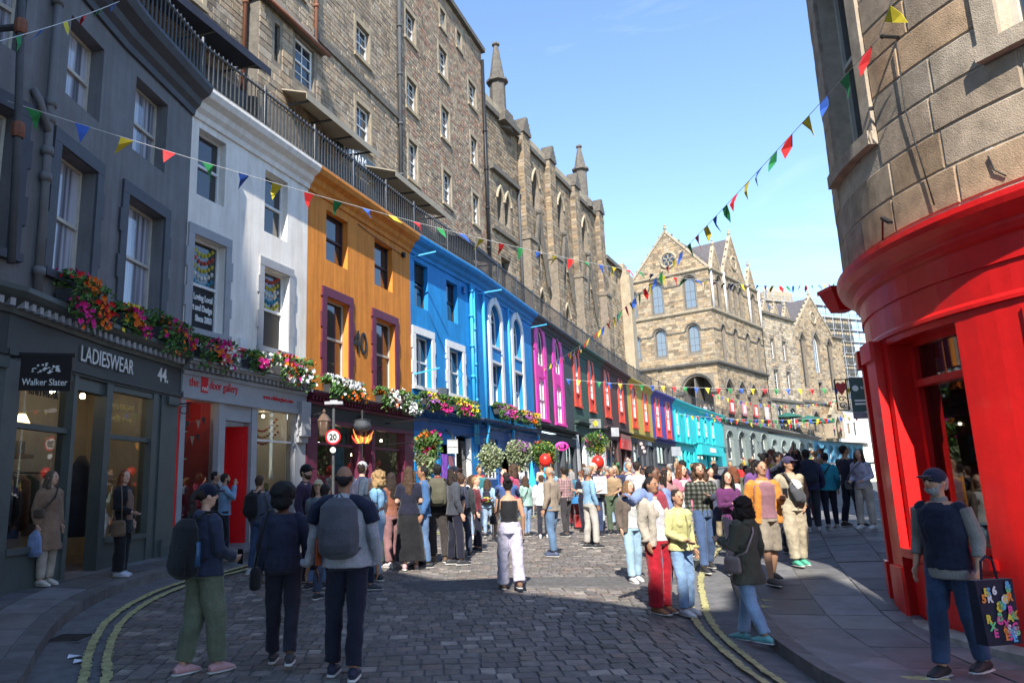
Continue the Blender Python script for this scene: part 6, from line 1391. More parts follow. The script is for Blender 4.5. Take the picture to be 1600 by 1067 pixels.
# pink oval sign and shop boards further up
c = Vector((6.67, 36.0, 3.47)); t = thing('oval_sign', 'pink oval sign hanging outside the charcoal shop', 'sign', c); mb = MB(); mb.ell(c, .33, .05, .225, 20, 8); mb.build('board', P_PINK, t); mb = MB(); mb.ell(c + Vector((0, -.04, 0)), .23, .03, .135, 16, 8); b = mb.build('inner_panel', mat('sign_maroon', (.12, .01, .05), .5), t)
text_mesh('VIP', .2, 'lettering', P_PINK, b, Flip(c, (1, 0, 0), (0, -1, 0)), 0, -.07, .068, align='CENTER', bold=.01); MB().tube([c + Vector((-.3, 0, .25)), c + Vector((-.9, .2, .4))], .03, 6).build('bracket', P_IRON, t)
for nm, lb, c, w, h, cc in (('square_sign', 'grey square sign with a yellow disc outside the green building', (10.2, 44.0, 5.2), .75, .55, (.22, .23, .22)), ('square_sign', 'plain pale grey sign outside the brown building', (12.0, 46.5, 4.85), .52, .56, (.36, .37, .38)), ('portrait_sign', 'black sign with a pale emblem outside the yellow building', (17.0, 58.0, 4.4), .7, 1.2, (.03, .03, .035)), ('portrait_sign', 'grey sign outside the purple building', (23.0, 68.0, 4.5), .95, .85, (.3, .32, .34))):
    fr, b = hanging_board(nm, lb, c, w, h, (.25, -1, 0), mat('board_%02d' % int(cc[0] * 99), cc, .5), (c[0] - 1.0, c[1] + 1.0, c[2] + h / 2))
    if 'disc' in lb: MB().tube([fr(0, 0, .026), fr(0, 0, .034)], .17, 18, ref=(1, 0, 0)).build('disc', mat('disc_yellow', (.6, .5, .05), .5), b)
    if 'emblem' in lb:
        for k in range(3): MB().ell(fr(-.1 + .12 * k, .3 - .3 * k, .04), .15, .02, .13, 10, 6).build('emblem', mat('emblem_pale', (.45, .36, .33), .6), b)
# hanging board and iron bracket beyond the red shop
t = thing('bracket_sign', 'dark green hanging board beyond the red shop', 'sign', (8.9, 15.0, 3.2)); fr = Flip((8.92, 15.0, 3.25), (1, -.12, 0), (-.12, -1, 0)); b = MB().box(fr, -.17, .25, -.28, .42, -.02, .02).build('board', mat('sign_green', (.012, .05, .048), .4), t); MB().box(fr, -.17, .25, -.42, -.285, -.02, .02).build('lower_board', mat('sign_mauve', (.16, .14, .18), .5), t)
MB().tube([fr(-.08, .2, .02), fr(-.08, .2, .03)], .06, 14, ref=(1, 0, 0)).build('emblem', L_WHITE, b); text_mesh('N', .1, 'lettering', L_WHITE, b, fr, .02, .17, .02)
for z in (-.07, -.14): MB().box(fr, -.12, .18, z, z + .035, .02, .024).build('print_line', L_WHITE, b)
t = thing('iron_bracket_sign', 'wrought iron bracket with a red heart beyond the red shop', 'sign', (8.62, 15.1, 3.2)); fr = Flip((8.62, 15.1, 3.3), (1, -.12, 0), (-.12, -1, 0)); mb = MB()
for a, b_ in (((-.12, .35), (.1, .35)), ((-.12, -.28), (.1, -.28)), ((-.12, .35), (-.12, -.28)), ((.1, .35), (.1, -.28))): mb.bar(fr(*a, 0), fr(*b_, 0), .02)
for z in (-.18, -.05): mb.tube([fr(-.01 + .08 * math.cos(k * .6) * (1 - k * .06), z + .06 * math.sin(k * .6) * (1 - k * .06), 0) for k in range(14)], .01, 5, ref=(0, 1, 0))
mb.bar(fr(.1, .35, 0), Vector((10.0, 15.2, 3.7)), .03); mb.build('iron_frame', P_IRON, t); MB().face([fr(x, z, .01) for x, z in ((-.01, .02), (.09, .16), (.09, .26), (.04, .3), (-.01, .26), (-.06, .3), (-.11, .26), (-.11, .16))]).build('heart', mat('heart_red', (.5, .02, .02), .5), t)
# balloons, queue barrier, parasols, easel stall
for lb, c in (('red balloon above the bald person', (4.05, 25.0, 2.44)), ('red balloon beside the white haired person with the board', (5.81, 25.0, 2.35))):
    t = thing('balloon', lb, 'balloon', c, 'red balloons'); mb = MB(); mb.ell(c, .21, .21, .23, 16, 12); mb.build('balloon_skin', mat('balloon_red', (.70, .03, .02), .35, .05, 3, 0), t, smooth=True); MB().tube([Vector(c) - Vector((0, 0, .23)), Vector(c) - Vector((.03, 0, 1.0))], .005, 4).build('string', L_WHITE, t)
for i, (x, y) in enumerate(((1.0, 18.6), (1.75, 19.6))):
    t = thing('queue_post', ['black queue barrier post nearest the road', 'black queue barrier post behind the first'][i], 'barrier post', (x, y, gz(x, y)), 'queue barrier posts'); z = gz(x, y); mb = MB(); mb.lathe((x, y, z), [(.18, 0), (.18, .03), (.04, .06), (.035, .95), (.05, 1.0), (.02, 1.02)], 12); mb.build('post', P_IRON, t, smooth=True)
MB().hexa([(1.0, 18.6, 1.13), (1.75, 19.6, 1.15), (1.76, 19.6, 1.15), (1.01, 18.6, 1.13), (1.0, 18.6, 1.19), (1.75, 19.6, 1.21), (1.76, 19.6, 1.21), (1.01, 18.6, 1.19)]).build('belt', P_IRON, bpy.data.objects['queue_post'])
for lb, c in (('folded sky blue parasol between the blue shopfronts', (3.9, 27.2)), ('folded sky blue parasol near the pink building', (4.7, 29.0))):
    t = thing('parasol', lb, 'parasol', (*c, gz(*c)), 'folded parasols'); z = gz(*c); MB().tube([(*c, z), (*c, z + 1.98)], .02, 6).build('pole', P_LGREY, t); MB().lathe((*c, z), [(.12, 1.0), (.16, 1.1), (.1, 1.5), (.02, 2.0)], 9).build('folded_canopy', mat('canopy_blue', (.03, .42, .72), .8), t)
c = (4.95, 23.4); t = thing('market_stall', 'small stall with blue cloth and red boxes in the road', 'stall', (*c, gz(*c))); z = gz(*c); MB().aabb((c[0] - .45, c[1] - .3, z + .75), (c[0] + .45, c[1] + .3, z + .95)).build('blue_cloth', cloth((.04, .2, .45)), t)
for k in range(3): MB().aabb((c[0] - .4 + .28 * k, c[1] - .35, z + .05), (c[0] - .16 + .28 * k, c[1] - .1, z + .4 + .1 * k)).build('box', cloth([(.4, .04, .04), (.6, .6, .6), (.4, .05, .05)][k]), t)
mb = MB()
for dx in (-.4, .4):
    for dy in (-.25, .25): mb.tube([(c[0] + dx, c[1] + dy, z), (c[0] + dx, c[1] + dy, z + .75)], .02, 6)
mb.build('trestle', P_IRON, t)
def cafe_umbrella(c, zt, r, label):
    t = thing('cafe_umbrella', label, 'umbrella', (c[0], c[1], zt - 2.6), 'green cafe umbrellas on the far terrace'); MB().tube([(*c, zt - 2.6), (*c, zt)], .05, 6).build('pole', P_FRAME, t); mb = MB()
    P = [(c[0] + r * math.cos(math.pi * k / 4), c[1] + r * math.sin(math.pi * k / 4), zt - .65) for k in range(8)]
    for k in range(8): a, b = P[k], P[(k + 1) % 8]; mb.face([a, b, (*c, zt)]); mb.face([(a[0], a[1], a[2] - .18), (b[0], b[1], b[2] - .18), b, a])
    mb.build('canopy', mat('canopy_green', (.02, .11, .085), .85), t)
cafe_umbrella((55.3, 112.0), 11.95, 2.0, 'green cafe umbrella nearest the tower house'); cafe_umbrella((58.6, 112.4), 11.5, 2.0, 'green cafe umbrella between the other two'); cafe_umbrella((62.0, 115.0), 11.3, 1.8, 'green cafe umbrella nearest the chapel porch')
for k, (s_, cc) in enumerate(((3.6, (.5, .03, .03)), (8.1, (.55, .2, .25)), (12.5, (.5, .04, .04)), (16.9, (.6, .5, .5)))):   # banners hung in the arcade
    t = thing('arcade_banner', ['red framed banner in the first arch of the arcade', 'pink banner in the second arch of the arcade', 'red banner in the third arch of the arcade', 'pale banner in the last arch of the arcade'][k], 'banner', fR(s_, 10.4, .2), 'banners in the tower arcade'); MB().box(fR, s_ - .8, s_ + .8, 10.6, 12.4, .12, .16).build('frame', mat('banner_%d' % k, cc, .7), t); MB().box(fR, s_ - .5, s_ + .5, 10.9, 12.1, .16, .175).build('panel', mat('banner_panel', (.62, .58, .5), .7, .3, 3, 0), t)
for s_, lb in ((1.4, 'black bracket on the near end of the pale shopfront'),):
    t = thing('iron_bracket', 'small black iron bracket on the edge of the pale grey shopfront', 'bracket', fW(-.05, 3.2, .1)); mb = MB(); mb.bar(fW(-.05, 3.3, .0), fW(-.05, 3.3, .35), .025); mb.tube([fW(-.05, 3.3 - .12 + .08 * math.sin(k), .18 + .1 * math.cos(k)) for k in range(7)], .01, 5); mb.bar(fW(-.05, 3.3, .3), fW(-.05, 3.0, .3), .015); mb.build('scrollwork', P_IRON, t)
# scaffold tube standing in front of the near end of the grey building
t = thing('scaffold_pole', 'rusty scaffold tube with couplers at the left edge', 'pole', (-4.98, 8.55, .3)); mb = MB(); mb.tube([(-4.97, 8.55, 4.36), (-5.05, 8.55, 6.2), (-5.3, 8.55, 10)], .05, 8); mb.build('tube', P_LEAD, t, smooth=True)
for z in (6.1, 7.55): MB().lathe((-5.04 - (z - 6.1) * .066, 8.55, z), [(.07, -.1), (.085, -.05), (.085, .05), (.07, .1)], 8).build('coupler', P_COPPER, t)
MB().tube([(-5.15, 8.55, 7.55), (-5.9, 8.7, 7.6)], .045, 8).build('cross_tube', P_LEAD, t)
# alarm box and litter
MB().box(fW, 1.72, 1.98, 4.72, 4.95, 0, .08).build('alarm_box', P_FRAME, white); MB().box(fW, 1.7, 2.0, 4.66, 4.72, 0, .1).build('alarm_strobe', P_DOOR, white)
for k, (x, y) in enumerate(((-3.55, 7.7), (-3.4, 7.5), (-3.6, 6.6), (-3.3, 6.3))):
    t = MB(); z = gz(x, y) + .012; t.mesh([(x, y, z), (x + .12, y + .02, z + .02), (x + .1, y + .1, z + .005), (x - .02, y + .07, z + .025)], [(0, 1, 2, 3)]); tag(t.build('litter', mat('paper_litter', (.62, .63, .68), .8), None), ['crumpled white paper in the left gutter', 'pale blue paper scrap in the left gutter', 'small white scrap near the bottom left kerb', 'tiny paper scrap at the bottom left kerb'][k], 'litter', 'litter in the gutter')
# patterned carrier bag of the person in the vest
t = thing('patterned_bag', 'black carrier bag printed with bright letters beside the person in the vest', 'bag', (4.62, 6.0, gz(4.62, 6.0) + .3)); c = Vector((4.53, 6.2, gz(4.62, 6.0) + .8)); fr = Flip(c, (1, .25, 0), (.25, -1, 0)); mb = MB(); mb.hexa([fr(-.17, -.27, .05), fr(.17, -.27, .05), fr(.17, -.27, -.05), fr(-.17, -.27, -.05), fr(-.19, .22, .035), fr(.19, .22, .035), fr(.19, .22, -.035), fr(-.19, .22, -.035)]); b = mb.build('bag', cloth((.014, .015, .03)), t); rr = random.Random(9)
for k in range(34): cc = [(.6, .05, .25), (.05, .35, .6), (.65, .5, .05), (.1, .5, .2), (.6, .6, .6), (.65, .2, .03)][k % 6]; text_mesh(rr.choice('SAEGOBRX&586'), .085, 'letter_print', mat('print_%d' % (k % 6), cc, .5, .05, 5, 0), b, fr, rr.uniform(-.17, .12), rr.uniform(-.25, .15), .052, bold=.004, ext=.001)
for s in (-1, 1): MB().tube([fr(s * .08, .22, 0), fr(s * .06, .36, 0), fr(-s * .0, .4, 0)], .01, 5).build('handle', cloth((.02, .02, .03)), t)
# ================================================================ people
SKIN = dict(l=(.56, .33, .23), m=(.42, .23, .14), t=(.30, .15, .085), d=(.13, .06, .035))
def skin_mat(k): return mat('skin_' + k, SKIN[k], .55, .1, 6, .1, 60, spec=.35)
def hair_mat(c): return mat('hair_%02d_%02d_%02d' % tuple(int(v * 200) for v in c), c, .55, .4, 25, .8, 60, spec=.35, stretch=(3, 3, .6))
BLK, DBR, BRN, AUB, BLO, GRY, WHI = (.008, .007, .007), (.022, .013, .009), (.06, .032, .018), (.16, .05, .02), (.32, .2, .09), (.28, .27, .26), (.6, .58, .55)
TEX = bpy.data.textures.new('fold_noise', 'CLOUDS'); TEX.noise_scale = .13; TEX.noise_depth = 2
TEXH = bpy.data.textures.new('curl_noise', 'CLOUDS'); TEXH.noise_scale = .045; TEXH.noise_depth = 3
def soft(o, vox, disp=0.0, tex=None, it=3):
    m = o.modifiers.new('join', 'REMESH'); m.mode = 'VOXEL'; m.voxel_size = vox; m.use_smooth_shade = True
    s = o.modifiers.new('smooth', 'SMOOTH'); s.iterations = it; s.factor = .5
    if disp: d = o.modifiers.new('folds', 'DISPLACE'); d.texture = tex or TEX; d.strength = disp; d.mid_level = .5; d.texture_coords = 'LOCAL'
    return o
def arm_pts(s, kind, sw):
    S = Vector((s * sw, -.01, 1.395)); E, Wr = {
        'down': ((sw + .055, -.04, 1.13), (sw + .065, .045, .89)), 'hand': ((sw + .075, -.03, 1.13), (sw + .15, .03, .89)),
        'swingf': ((sw + .045, .03, 1.13), (sw + .03, .2, .95)), 'swingb': ((sw + .06, -.14, 1.15), (sw + .07, -.17, .91)),
        'phone': ((sw + .045, .03, 1.13), (.1, .28, 1.19)), 'chest': ((sw + .06, .04, 1.13), (.03, .2, 1.2)), 'low': ((sw + .05, .0, 1.12), (.13, .24, 1.03)),
        'pocket': ((sw + .11, -.09, 1.13), (sw - .005, .05, .93)), 'up': ((sw + .07, .2, 1.47), (.09, .27, 1.7)), 'face': ((sw + .06, .16, 1.2), (.09, .2, 1.48)),
        'strap': ((sw + .06, .08, 1.13), (.14, .17, 1.33)), 'over': ((sw + .2, .05, 1.3), (sw + .4, .2, 1.36)), 'hip': ((sw + .17, -.05, 1.17), (sw - .02, .06, .98))}[kind]
    return S, Vector((s * E[0], E[1], E[2])), Vector((s * Wr[0], Wr[1], Wr[2]))
def hand(mb, e, w, s):
    f = (w - e).normalized(); side = Vector((0, 1, 0)) - f * f.y
    if side.length < .2: side = Vector((1, 0, 0)) - f * f.x
    side.normalize(); nrm = f.cross(side) * s
    mb.tube([w - f * .02, w + f * .03, w + f * .085], [(.024, .017), (.038, .016), (.036, .013)], 8, ref=side)
    for k, (o, L) in enumerate(((.028, .07), (.01, .08), (-.008, .075), (-.026, .058))):
        b = w + f * .075 + side * o; mb.tube([b, b + f * L * .5 + nrm * -.006, b + f * L - nrm * .022], [.0095, .0085, .007], 6)
    b = w + f * .025 + side * .03; mb.tube([b, b + f * .03 + side * .02, b + f * .062 + side * .024 - nrm * .012], [.012, .0105, .008], 6)
def make_person(label, x, y, face, h, top, leg, hair, skin='l', sex='m', arms=('down', 'down'), stride=.06, shoes=(.03, .03, .035), cap=None, inner=None, near=1, group=None, turn=0, wide=1.0, on_pav=False, z=None, hemz=None):
    on_pav = on_pav or (z is None and 4 < y < 100 and (x > kx(KRs, y) + .1 or x < kx(KLs, y) - .1))
    zz = (gz(x, y) + (KERB + .008 if on_pav else .018)) if z is None else z
    t = thing('person', label, 'person', (x, y, zz), group, -R(face), h / 1.72)
    hsh = random.Random(sum(ord(q) * (i + 3) for i, q in enumerate(label))); sway = hsh.uniform(-.035, .035); turn = turn or hsh.uniform(-28, 28)
    def hturn(mb, zmin=1.5, rmax=.19):      # the head looks a little aside, the hips rest on one leg
        ca, sa = math.cos(R(turn)), math.sin(R(turn))
        for i, (X, Y, Z) in enumerate(mb.v):
            if Z > zmin and math.hypot(X, Y) < rmax: X, Y = X * ca - Y * sa, X * sa + Y * ca
            k = smooth01(Z, .2, .9) * (1 - .85 * smooth01(Z, 1.0, 1.45)); mb.v[i] = (X + sway * k, Y, Z)
        return mb
    vox = (.0085, .012, .017)[near]; m = sex == 'm'; sw = .185 if m else .16; sm = skin_mat(skin)
    def add(mb, name, mt, par=None, v=None, disp=0, tex=None, it=3, zm=1.5): return soft(hturn(mb, zm).build(name, mt, par or t, local=True), v or vox, disp, tex, it)
    # joints
    J = {}
    for s in (-1, 1):
        d = stride * (s if True else 1); hip = Vector((s * .088, 0, .9)); an = Vector((s * (.1 + .02 * (stride == 0)), d, .085 + (.05 if d < -.12 else 0)))
        kn = Vector((s * .098, d * .5 + .025 + (.02 if d < -.1 else 0), .49)); J[s] = (hip, kn, an)
    A = {-1: arm_pts(-1, arms[0], sw), 1: arm_pts(1, arms[1], sw)}
    TR = [(.165, .115), (.162, .112), (.15, .104), (.168, .118), (.176, .1), (.1, .07)] if m else [(.17, .12), (.165, .115), (.128, .096), (.152, .112), (.15, .09), (.08, .06)]
    TR = [(a * wide, b * wide) for a, b in TR]; TP = [(0, 0, .9), (0, 0, .98), (0, .0, 1.09), (0, .005, 1.24), (0, -.01, 1.37), (0, -.01, 1.45)]
    # body, one continuous figure
    b = MB(); b.tube(TP, TR, 14); hy = .012
    b.tube([(0, -.02, 1.42), (0, -.005, 1.48), (0, .005, 1.56)], [.062, .054, .055] if m else [.052, .046, .048], 10)
    b.ell((0, hy, 1.618), .074, .09, .104, 14, 10); b.ell((0, hy + .022, 1.556), .052, .058, .055, 12, 8)
    b.tube([(0, hy + .083, 1.64), (0, hy + .1, 1.605), (0, hy + .085, 1.592)], [.009, .016, .012], 6)
    for s in (-1, 1):
        b.ell((s * .074, hy - .012, 1.61), .013, .024, .034, 6, 6)
        S, E, Wr = A[s]; b.tube([S, S.lerp(E, .5), E, E.lerp(Wr, .4), Wr], [.053, .046, .04, .037, .025], 8); hand(b, E, Wr, s)
        hp, kn, an = J[s]; b.tube([hp + Vector((0, 0, .05)), hp.lerp(kn, .5), kn, kn.lerp(an, .35), an], [.09, .075, .052, .053, .036], 10)
        b.tube([an + Vector((0, -.055, -.05)), an + Vector((0, .02, -.045)), an + Vector((0, .12, -.058)), an + Vector((0, .185, -.065))], [(.03, .03), (.04, .035), (.042, .024), (.03, .014)], 8)
    add(b, 'body', sm)
    # face
    dv = (face - turn) % 360
    if near < 2 and 60 < dv < 300:
        e = MB()
        for s in (-1, 1): e.ell((s * .03, hy + .0825, 1.622), .0105, .007, .005, 8, 5)
        hturn(e).build('eyes', mat('eye_dark', (.03, .02, .018), .3, .05, 5, 0), t, local=True)
        e = MB()
        for s in (-1, 1): e.tube([(s * .016, hy + .089, 1.642), (s * .032, hy + .088, 1.648), (s * .048, hy + .077, 1.643)], .003, 5)
        hturn(e).build('eyebrows', hair_mat(hair[1] if hair[1] != WHI else GRY), t, local=True)
        hturn(MB().ell((0, hy + .079, 1.567), .024, .007, .0065, 8, 5)).build('mouth', mat('lips_' + skin, tuple(v * q for v, q in zip(SKIN[skin], (.8, .45, .45))), .5, .05, 5, 0), t, local=True)
    # top
    kind, tc = top[0], top[1]; th = {'jacket': .019, 'coat': .024, 'hoodie': .02, 'shirt': .012, 'tee': .01, 'tank': .006, 'open': .02, 'vest': .026, 'sweater': .014, 'crop': .012}[kind]
    hem = {'jacket': .86, 'coat': .52, 'hoodie': .88, 'shirt': .87, 'tee': .9, 'tank': .96, 'open': .84, 'vest': .88, 'sweater': .9, 'crop': .98}[kind]
    hem = hemz or hem; c = MB(); fl = .016 if kind in ('jacket', 'open', 'hoodie') else 0
    P = [(0, 0, hem)]; Q = [(TR[0][0] + th + fl + (.05 if kind == 'coat' else 0), TR[0][1] + th + fl + (.04 if kind == 'coat' else 0))]
    for p, r in zip(TP, TR):
        if p[2] > hem + .03 and p[2] < 1.44: P.append(p); Q.append((max(r[0], TR[0][0] * .8 if kind not in ('tank', 'crop', 'tee') else 0) + th, r[1] + th))
    P.append((0, -.015, 1.44 if kind != 'tank' else 1.4)); Q.append((.1, .075) if kind != 'tank' else (.1, .07))
    if kind == 'open' and inner:      # fronts hanging apart, the shirt showing between them
        c.tube([(p[0], p[1] - .045, p[2]) for p in P], [(a + .012, b_ - .008) for a, b_ in Q], 16)
        for s in (-1, 1): c.tube([(s * .165, .07, hem), (s * .15, .085, 1.08), (s * .135, .085, 1.24), (s * .1, .05, 1.4)], [(.055, .05), (.058, .05), (.056, .045), (.04, .035)], 10)
    else: c.tube(P, Q, 16)
    if kind in ('jacket', 'coat', 'hoodie', 'open'): c.tube([(0, -.015, 1.42), (0, -.01, 1.475)], [(.095, .085), (.075, .075)], 12)
    if kind == 'hoodie' or len(top) > 2 and top[2] == 'hood': c.ell((0, -.085, 1.425), .115, .06, .065, 10, 8)
    if sex == 'f': c.ell((-.07, .085, 1.25), .07, .05, .06, 8, 6); c.ell((.07, .085, 1.25), .07, .05, .06, 8, 6)
    for s in (-1, 1):
        S, E, Wr = A[s]
        if kind == 'vest': c.ell(S + Vector((-s * .03, 0, .0)), .06, .07, .06, 10, 8)
        if kind in ('tank', 'vest'): continue
        c.ell(S + Vector((-s * .012, 0, -.012)), .052 + th, .05 + th, .052 + th, 10, 8)
        if kind == 'tee': c.tube([S, S.lerp(E, .5), S.lerp(E, .75)], [.07, .068, .066], 10)
        else: c.tube([S, S.lerp(E, .5), E, E.lerp(Wr, .5), E.lerp(Wr, .95)], [.054 + th, .047 + th, .043 + th, .038 + th * .9, .03 + th * .7], 10)
    add(c, {'tee': 't_shirt', 'open': 'jacket', 'tank': 'tank_top', 'crop': 'top'}.get(kind, kind), cloth(tc, plaid=top[3] if len(top) > 3 else None), v=vox * 1.15, disp=(.032 if near == 0 else .024) if kind != 'tank' else .008)
    if near == 0 and kind in ('jacket', 'hoodie', 'sweater', 'shirt', 'coat', 'open'):   # ribbed cuffs and hem
        for s in (-1, 1):
            S, E, Wr = A[s]; k_ = MB(); k_.tube([E.lerp(Wr, .86), E.lerp(Wr, .99)], [.036 + th * .8, .034 + th * .75], 12); k_.build('cuff', cloth(tuple(v * .75 for v in tc)), t, local=True, smooth=True)
    if near < 2 and kind in ('jacket', 'hoodie', 'vest') and not inner: MB().tube([(0, TR[0][1] + th + fl + .004, hem + .02), (0, TR[2][1] + th + .014, 1.09), (0, TR[3][1] + th + .016, 1.24), (0, TR[4][1] + th + .004, 1.37)], (.009, .006), 6).build('zip', cloth(tuple(v * .5 for v in tc)), t, local=True)
    if inner:   # shirt showing between open fronts, or sleeves under a vest
        n_ = MB()
        if kind == 'vest':
            for s in (-1, 1): S, E, Wr = A[s]; n_.tube([S, S.lerp(E, .5), E, E.lerp(Wr, .6)], [.062, .06, .058, .05], 10)
            n_.tube([(0, 0, .8), (0, 0, .92)], [(.19, .14), (.185, .135)], 14); n_.tube([(0, -.01, 1.43), (0, -.005, 1.49)], [(.07, .07), (.066, .066)], 10)
        elif kind == 'open': n_.tube([(p[0], p[1] + .006, p[2]) for p in TP[:-1]] + [(0, .0, 1.43)], [(a + .006, b_ + .014) for a, b_ in TR[:-1]] + [(.09, .075)], 14)
        else: n_.tube([(0, .085 + th, .9), (0, .085 + th, 1.1), (0, .095 + th, 1.26), (0, .06 + th, 1.4)], [(.1, .045), (.1, .05), (.092, .05), (.05, .035)], 10)
        add(n_, 'shirt', cloth(inner), v=vox * 1.2, disp=.012)
    # legs
    lk, lc = leg[0], leg[1]; l = MB()
    if lk == 'skirt':
        l.tube([(0, 0, .14), (0, .0, .5), (0, 0, .85), (0, 0, 1.03)], [(.27, .21), (.235, .18), (.2, .15), (.15, .115)], 16)
    else:
        r0, r1, r2, e_ = {'straight': (.102, .077, .068, .94), 'slim': (.1, .067, .05, .95), 'wide': (.11, .096, .1, .985), 'shorts': (.112, .1, .1, .1), 'cargo': (.118, .105, .08, .93)}[lk]
        l.tube([(0, 0, .86), (0, 0, .95), (0, 0, 1.04)], [(TR[0][0] + .012, TR[0][1] + .012), (TR[0][0] + .01, TR[0][1] + .012), (TR[1][0] + .004, TR[1][1] + .004)], 14)
        for s in (-1, 1):
            hp, kn, an = J[s]
            if lk == 'shorts': l.tube([hp + Vector((0, 0, .04)), hp.lerp(kn, .6), kn + Vector((0, 0, -.03))], [.112, .1, .095], 12)
            else: l.tube([hp + Vector((0, 0, .04)), hp.lerp(kn, .5), kn, kn.lerp(an, .6), kn.lerp(an, e_)], [r0, (r0 + r1) / 2, r1, (r1 * .45 + r2 * .55), r2], 12)
    add(l, {'skirt': 'skirt', 'shorts': 'shorts'}.get(lk, 'trousers'), cloth(lc), v=vox * 1.2, disp=.036 if lk in ('cargo', 'wide') else .028 if near == 0 else .02)
    if near < 2 and lk not in ('skirt', 'shorts', 'wide') and hem >= .96:      # pockets and side seams
        pk = MB()
        for s in (-1, 1): pk.tube([(s * .075 + sway, -(TR[0][1] + .022), .86), (s * .075 + sway, -(TR[0][1] + .024), .95)], (.042, .006), 4)
        pk.build('back_pockets', cloth(tuple(v * .8 for v in lc)), t, local=True)
    # shoes
    for s in (-1, 1):
        an = J[s][2]; f = MB(); f.tube([an + Vector((0, -.085, -.045)), an + Vector((0, -.03, -.03)), an + Vector((0, .06, -.036)), an + Vector((0, .14, -.052)), an + Vector((0, .2, -.06))], [(.03, .03), (.045, .052), (.05, .045), (.052, .028), (.03, .016)], 10)
        sh = add(f, 'shoe', mat('shoe_%02d%02d%02d' % tuple(int(v * 99) for v in shoes), shoes, .6, .15, 20, .15, 60), v=max(.009, vox * .9))
        MB().tube([an + Vector((0, -.095, -.077)), an + Vector((0, .0, -.077)), an + Vector((0, .12, -.077)), an + Vector((0, .208, -.074))], [(.036, .011), (.048, .011), (.053, .011), (.028, .009)], 10).build('sole', mat('shoe_sole', (.5, .49, .46) if sum(shoes) > .2 or near == 0 else (.03, .03, .03), .7), sh, local=True, smooth=True)
    # hair
    hs, hc = hair[:2]; hm = hair_mat(hc); hb = MB(); oy = hy - .024
    if hs != 'bald': hb.ell((0, oy, 1.642), .083, .094, .091, 14, 10)
    if hs == 'short': hb.tube([(0, oy - .03, 1.6), (0, oy - .04, 1.545)], [(.072, .06), (.055, .04)], 10)
    if hs in ('long', 'mid'):
        zl = 1.22 if hs == 'long' else 1.4; hb.tube([(0, oy - .01, 1.65), (0, oy - .035, 1.55), (0, oy - .06, 1.42), (0, oy - .085, zl)], [(.086, .085), (.095, .07), (.11, .055), (.085, .03)], 12)
        for s in (-1, 1): hb.tube([(s * .066, hy + .03, 1.66), (s * .084, hy + .02, 1.58), (s * .092, hy + .01, 1.46), (s * .085, hy + .03, zl + .06)], [.022, .026, .03, .014], 8)
    if hs == 'bun': hb.ell((0, oy - .085, 1.69), .045, .045, .045, 10, 8); hb.tube([(0, oy - .03, 1.6), (0, oy - .04, 1.55)], [(.07, .055), (.05, .035)], 10)
    if hs == 'tail': hb.tube([(0, oy - .08, 1.66), (0, oy - .12, 1.6), (0, oy - .11, 1.45), (0, oy - .1, 1.32)], [.03, .035, .035, .012], 8)
    if hs == 'curly':
        hb.ell((0, oy - .02, 1.64), .115, .115, .1, 12, 9); hb.ell((0, oy - .05, 1.53), .135, .09, .1, 12, 9); hb.ell((.09, oy, 1.5), .055, .06, .09, 8, 6); hb.ell((-.09, oy, 1.5), .055, .06, .09, 8, 6)
    if hs == 'afro': hb.ell((0, oy - .01, 1.645), .135, .13, .115, 14, 10); hb.ell((0, oy - .05, 1.55), .12, .08, .085, 12, 8)
    if hs == 'bald': hb.tube([(0, oy - .0, 1.6), (0, oy - .01, 1.64)], [(.08, .082), (.079, .083)], 14); hb.ell((0, oy - .05, 1.59), .06, .04, .045, 8, 6)
    if len(hair) > 2 or hs == 'beard': pass
    if skin != 'x' and sex == 'b': pass
    add(hb, 'hair', hm, v=max(.011, vox), disp=.07 if hs == 'curly' else (.03 if hs == 'afro' else .018), tex=TEXH, it=1, zm=1.1)
    t['turn'] = turn
    if cap:
        cb_ = MB(); cb_.ell((0, hy - .008, 1.652), .089, .103, .092, 14, 10); cb_.ell((0, hy + .115, 1.664), .066, .075, .011, 12, 6); add(cb_, 'cap', cloth(cap), v=.009)
    return t
def beard(t, c, long=False):
    b = MB(); b.ell((0, .04, 1.545), .057, .062, .05, 12, 8); b.tube([(-.066, .02, 1.6), (-.05, .06, 1.55), (0, .085, 1.53), (.05, .06, 1.55), (.066, .02, 1.6)], .017, 6)
    a_ = R(t['turn'])
    if long: b.tube([(0, .07, 1.54), (0, .08, 1.47)], [(.045, .03), (.02, .015)], 8)
    b.v = [(X * math.cos(a_) - Y * math.sin(a_), X * math.sin(a_) + Y * math.cos(a_), Z) for X, Y, Z in b.v]; del t['turn']
    return soft(b.build('beard', hair_mat(c), t, local=True), .011, .014, TEXH, 1)
def worn(t, name, label, cat, group=None):
    """something a person carries: a thing of its own standing at the same place and turned the same way"""
    o = bpy.data.objects.new(name, None); o.empty_display_size = .1; col.objects.link(o); o.matrix_basis = t.matrix_basis.copy(); o.location = t.location.copy(); o.rotation_euler = t.rotation_euler.copy(); o.scale = t.scale.copy()
    return tag(o, label, cat, group)
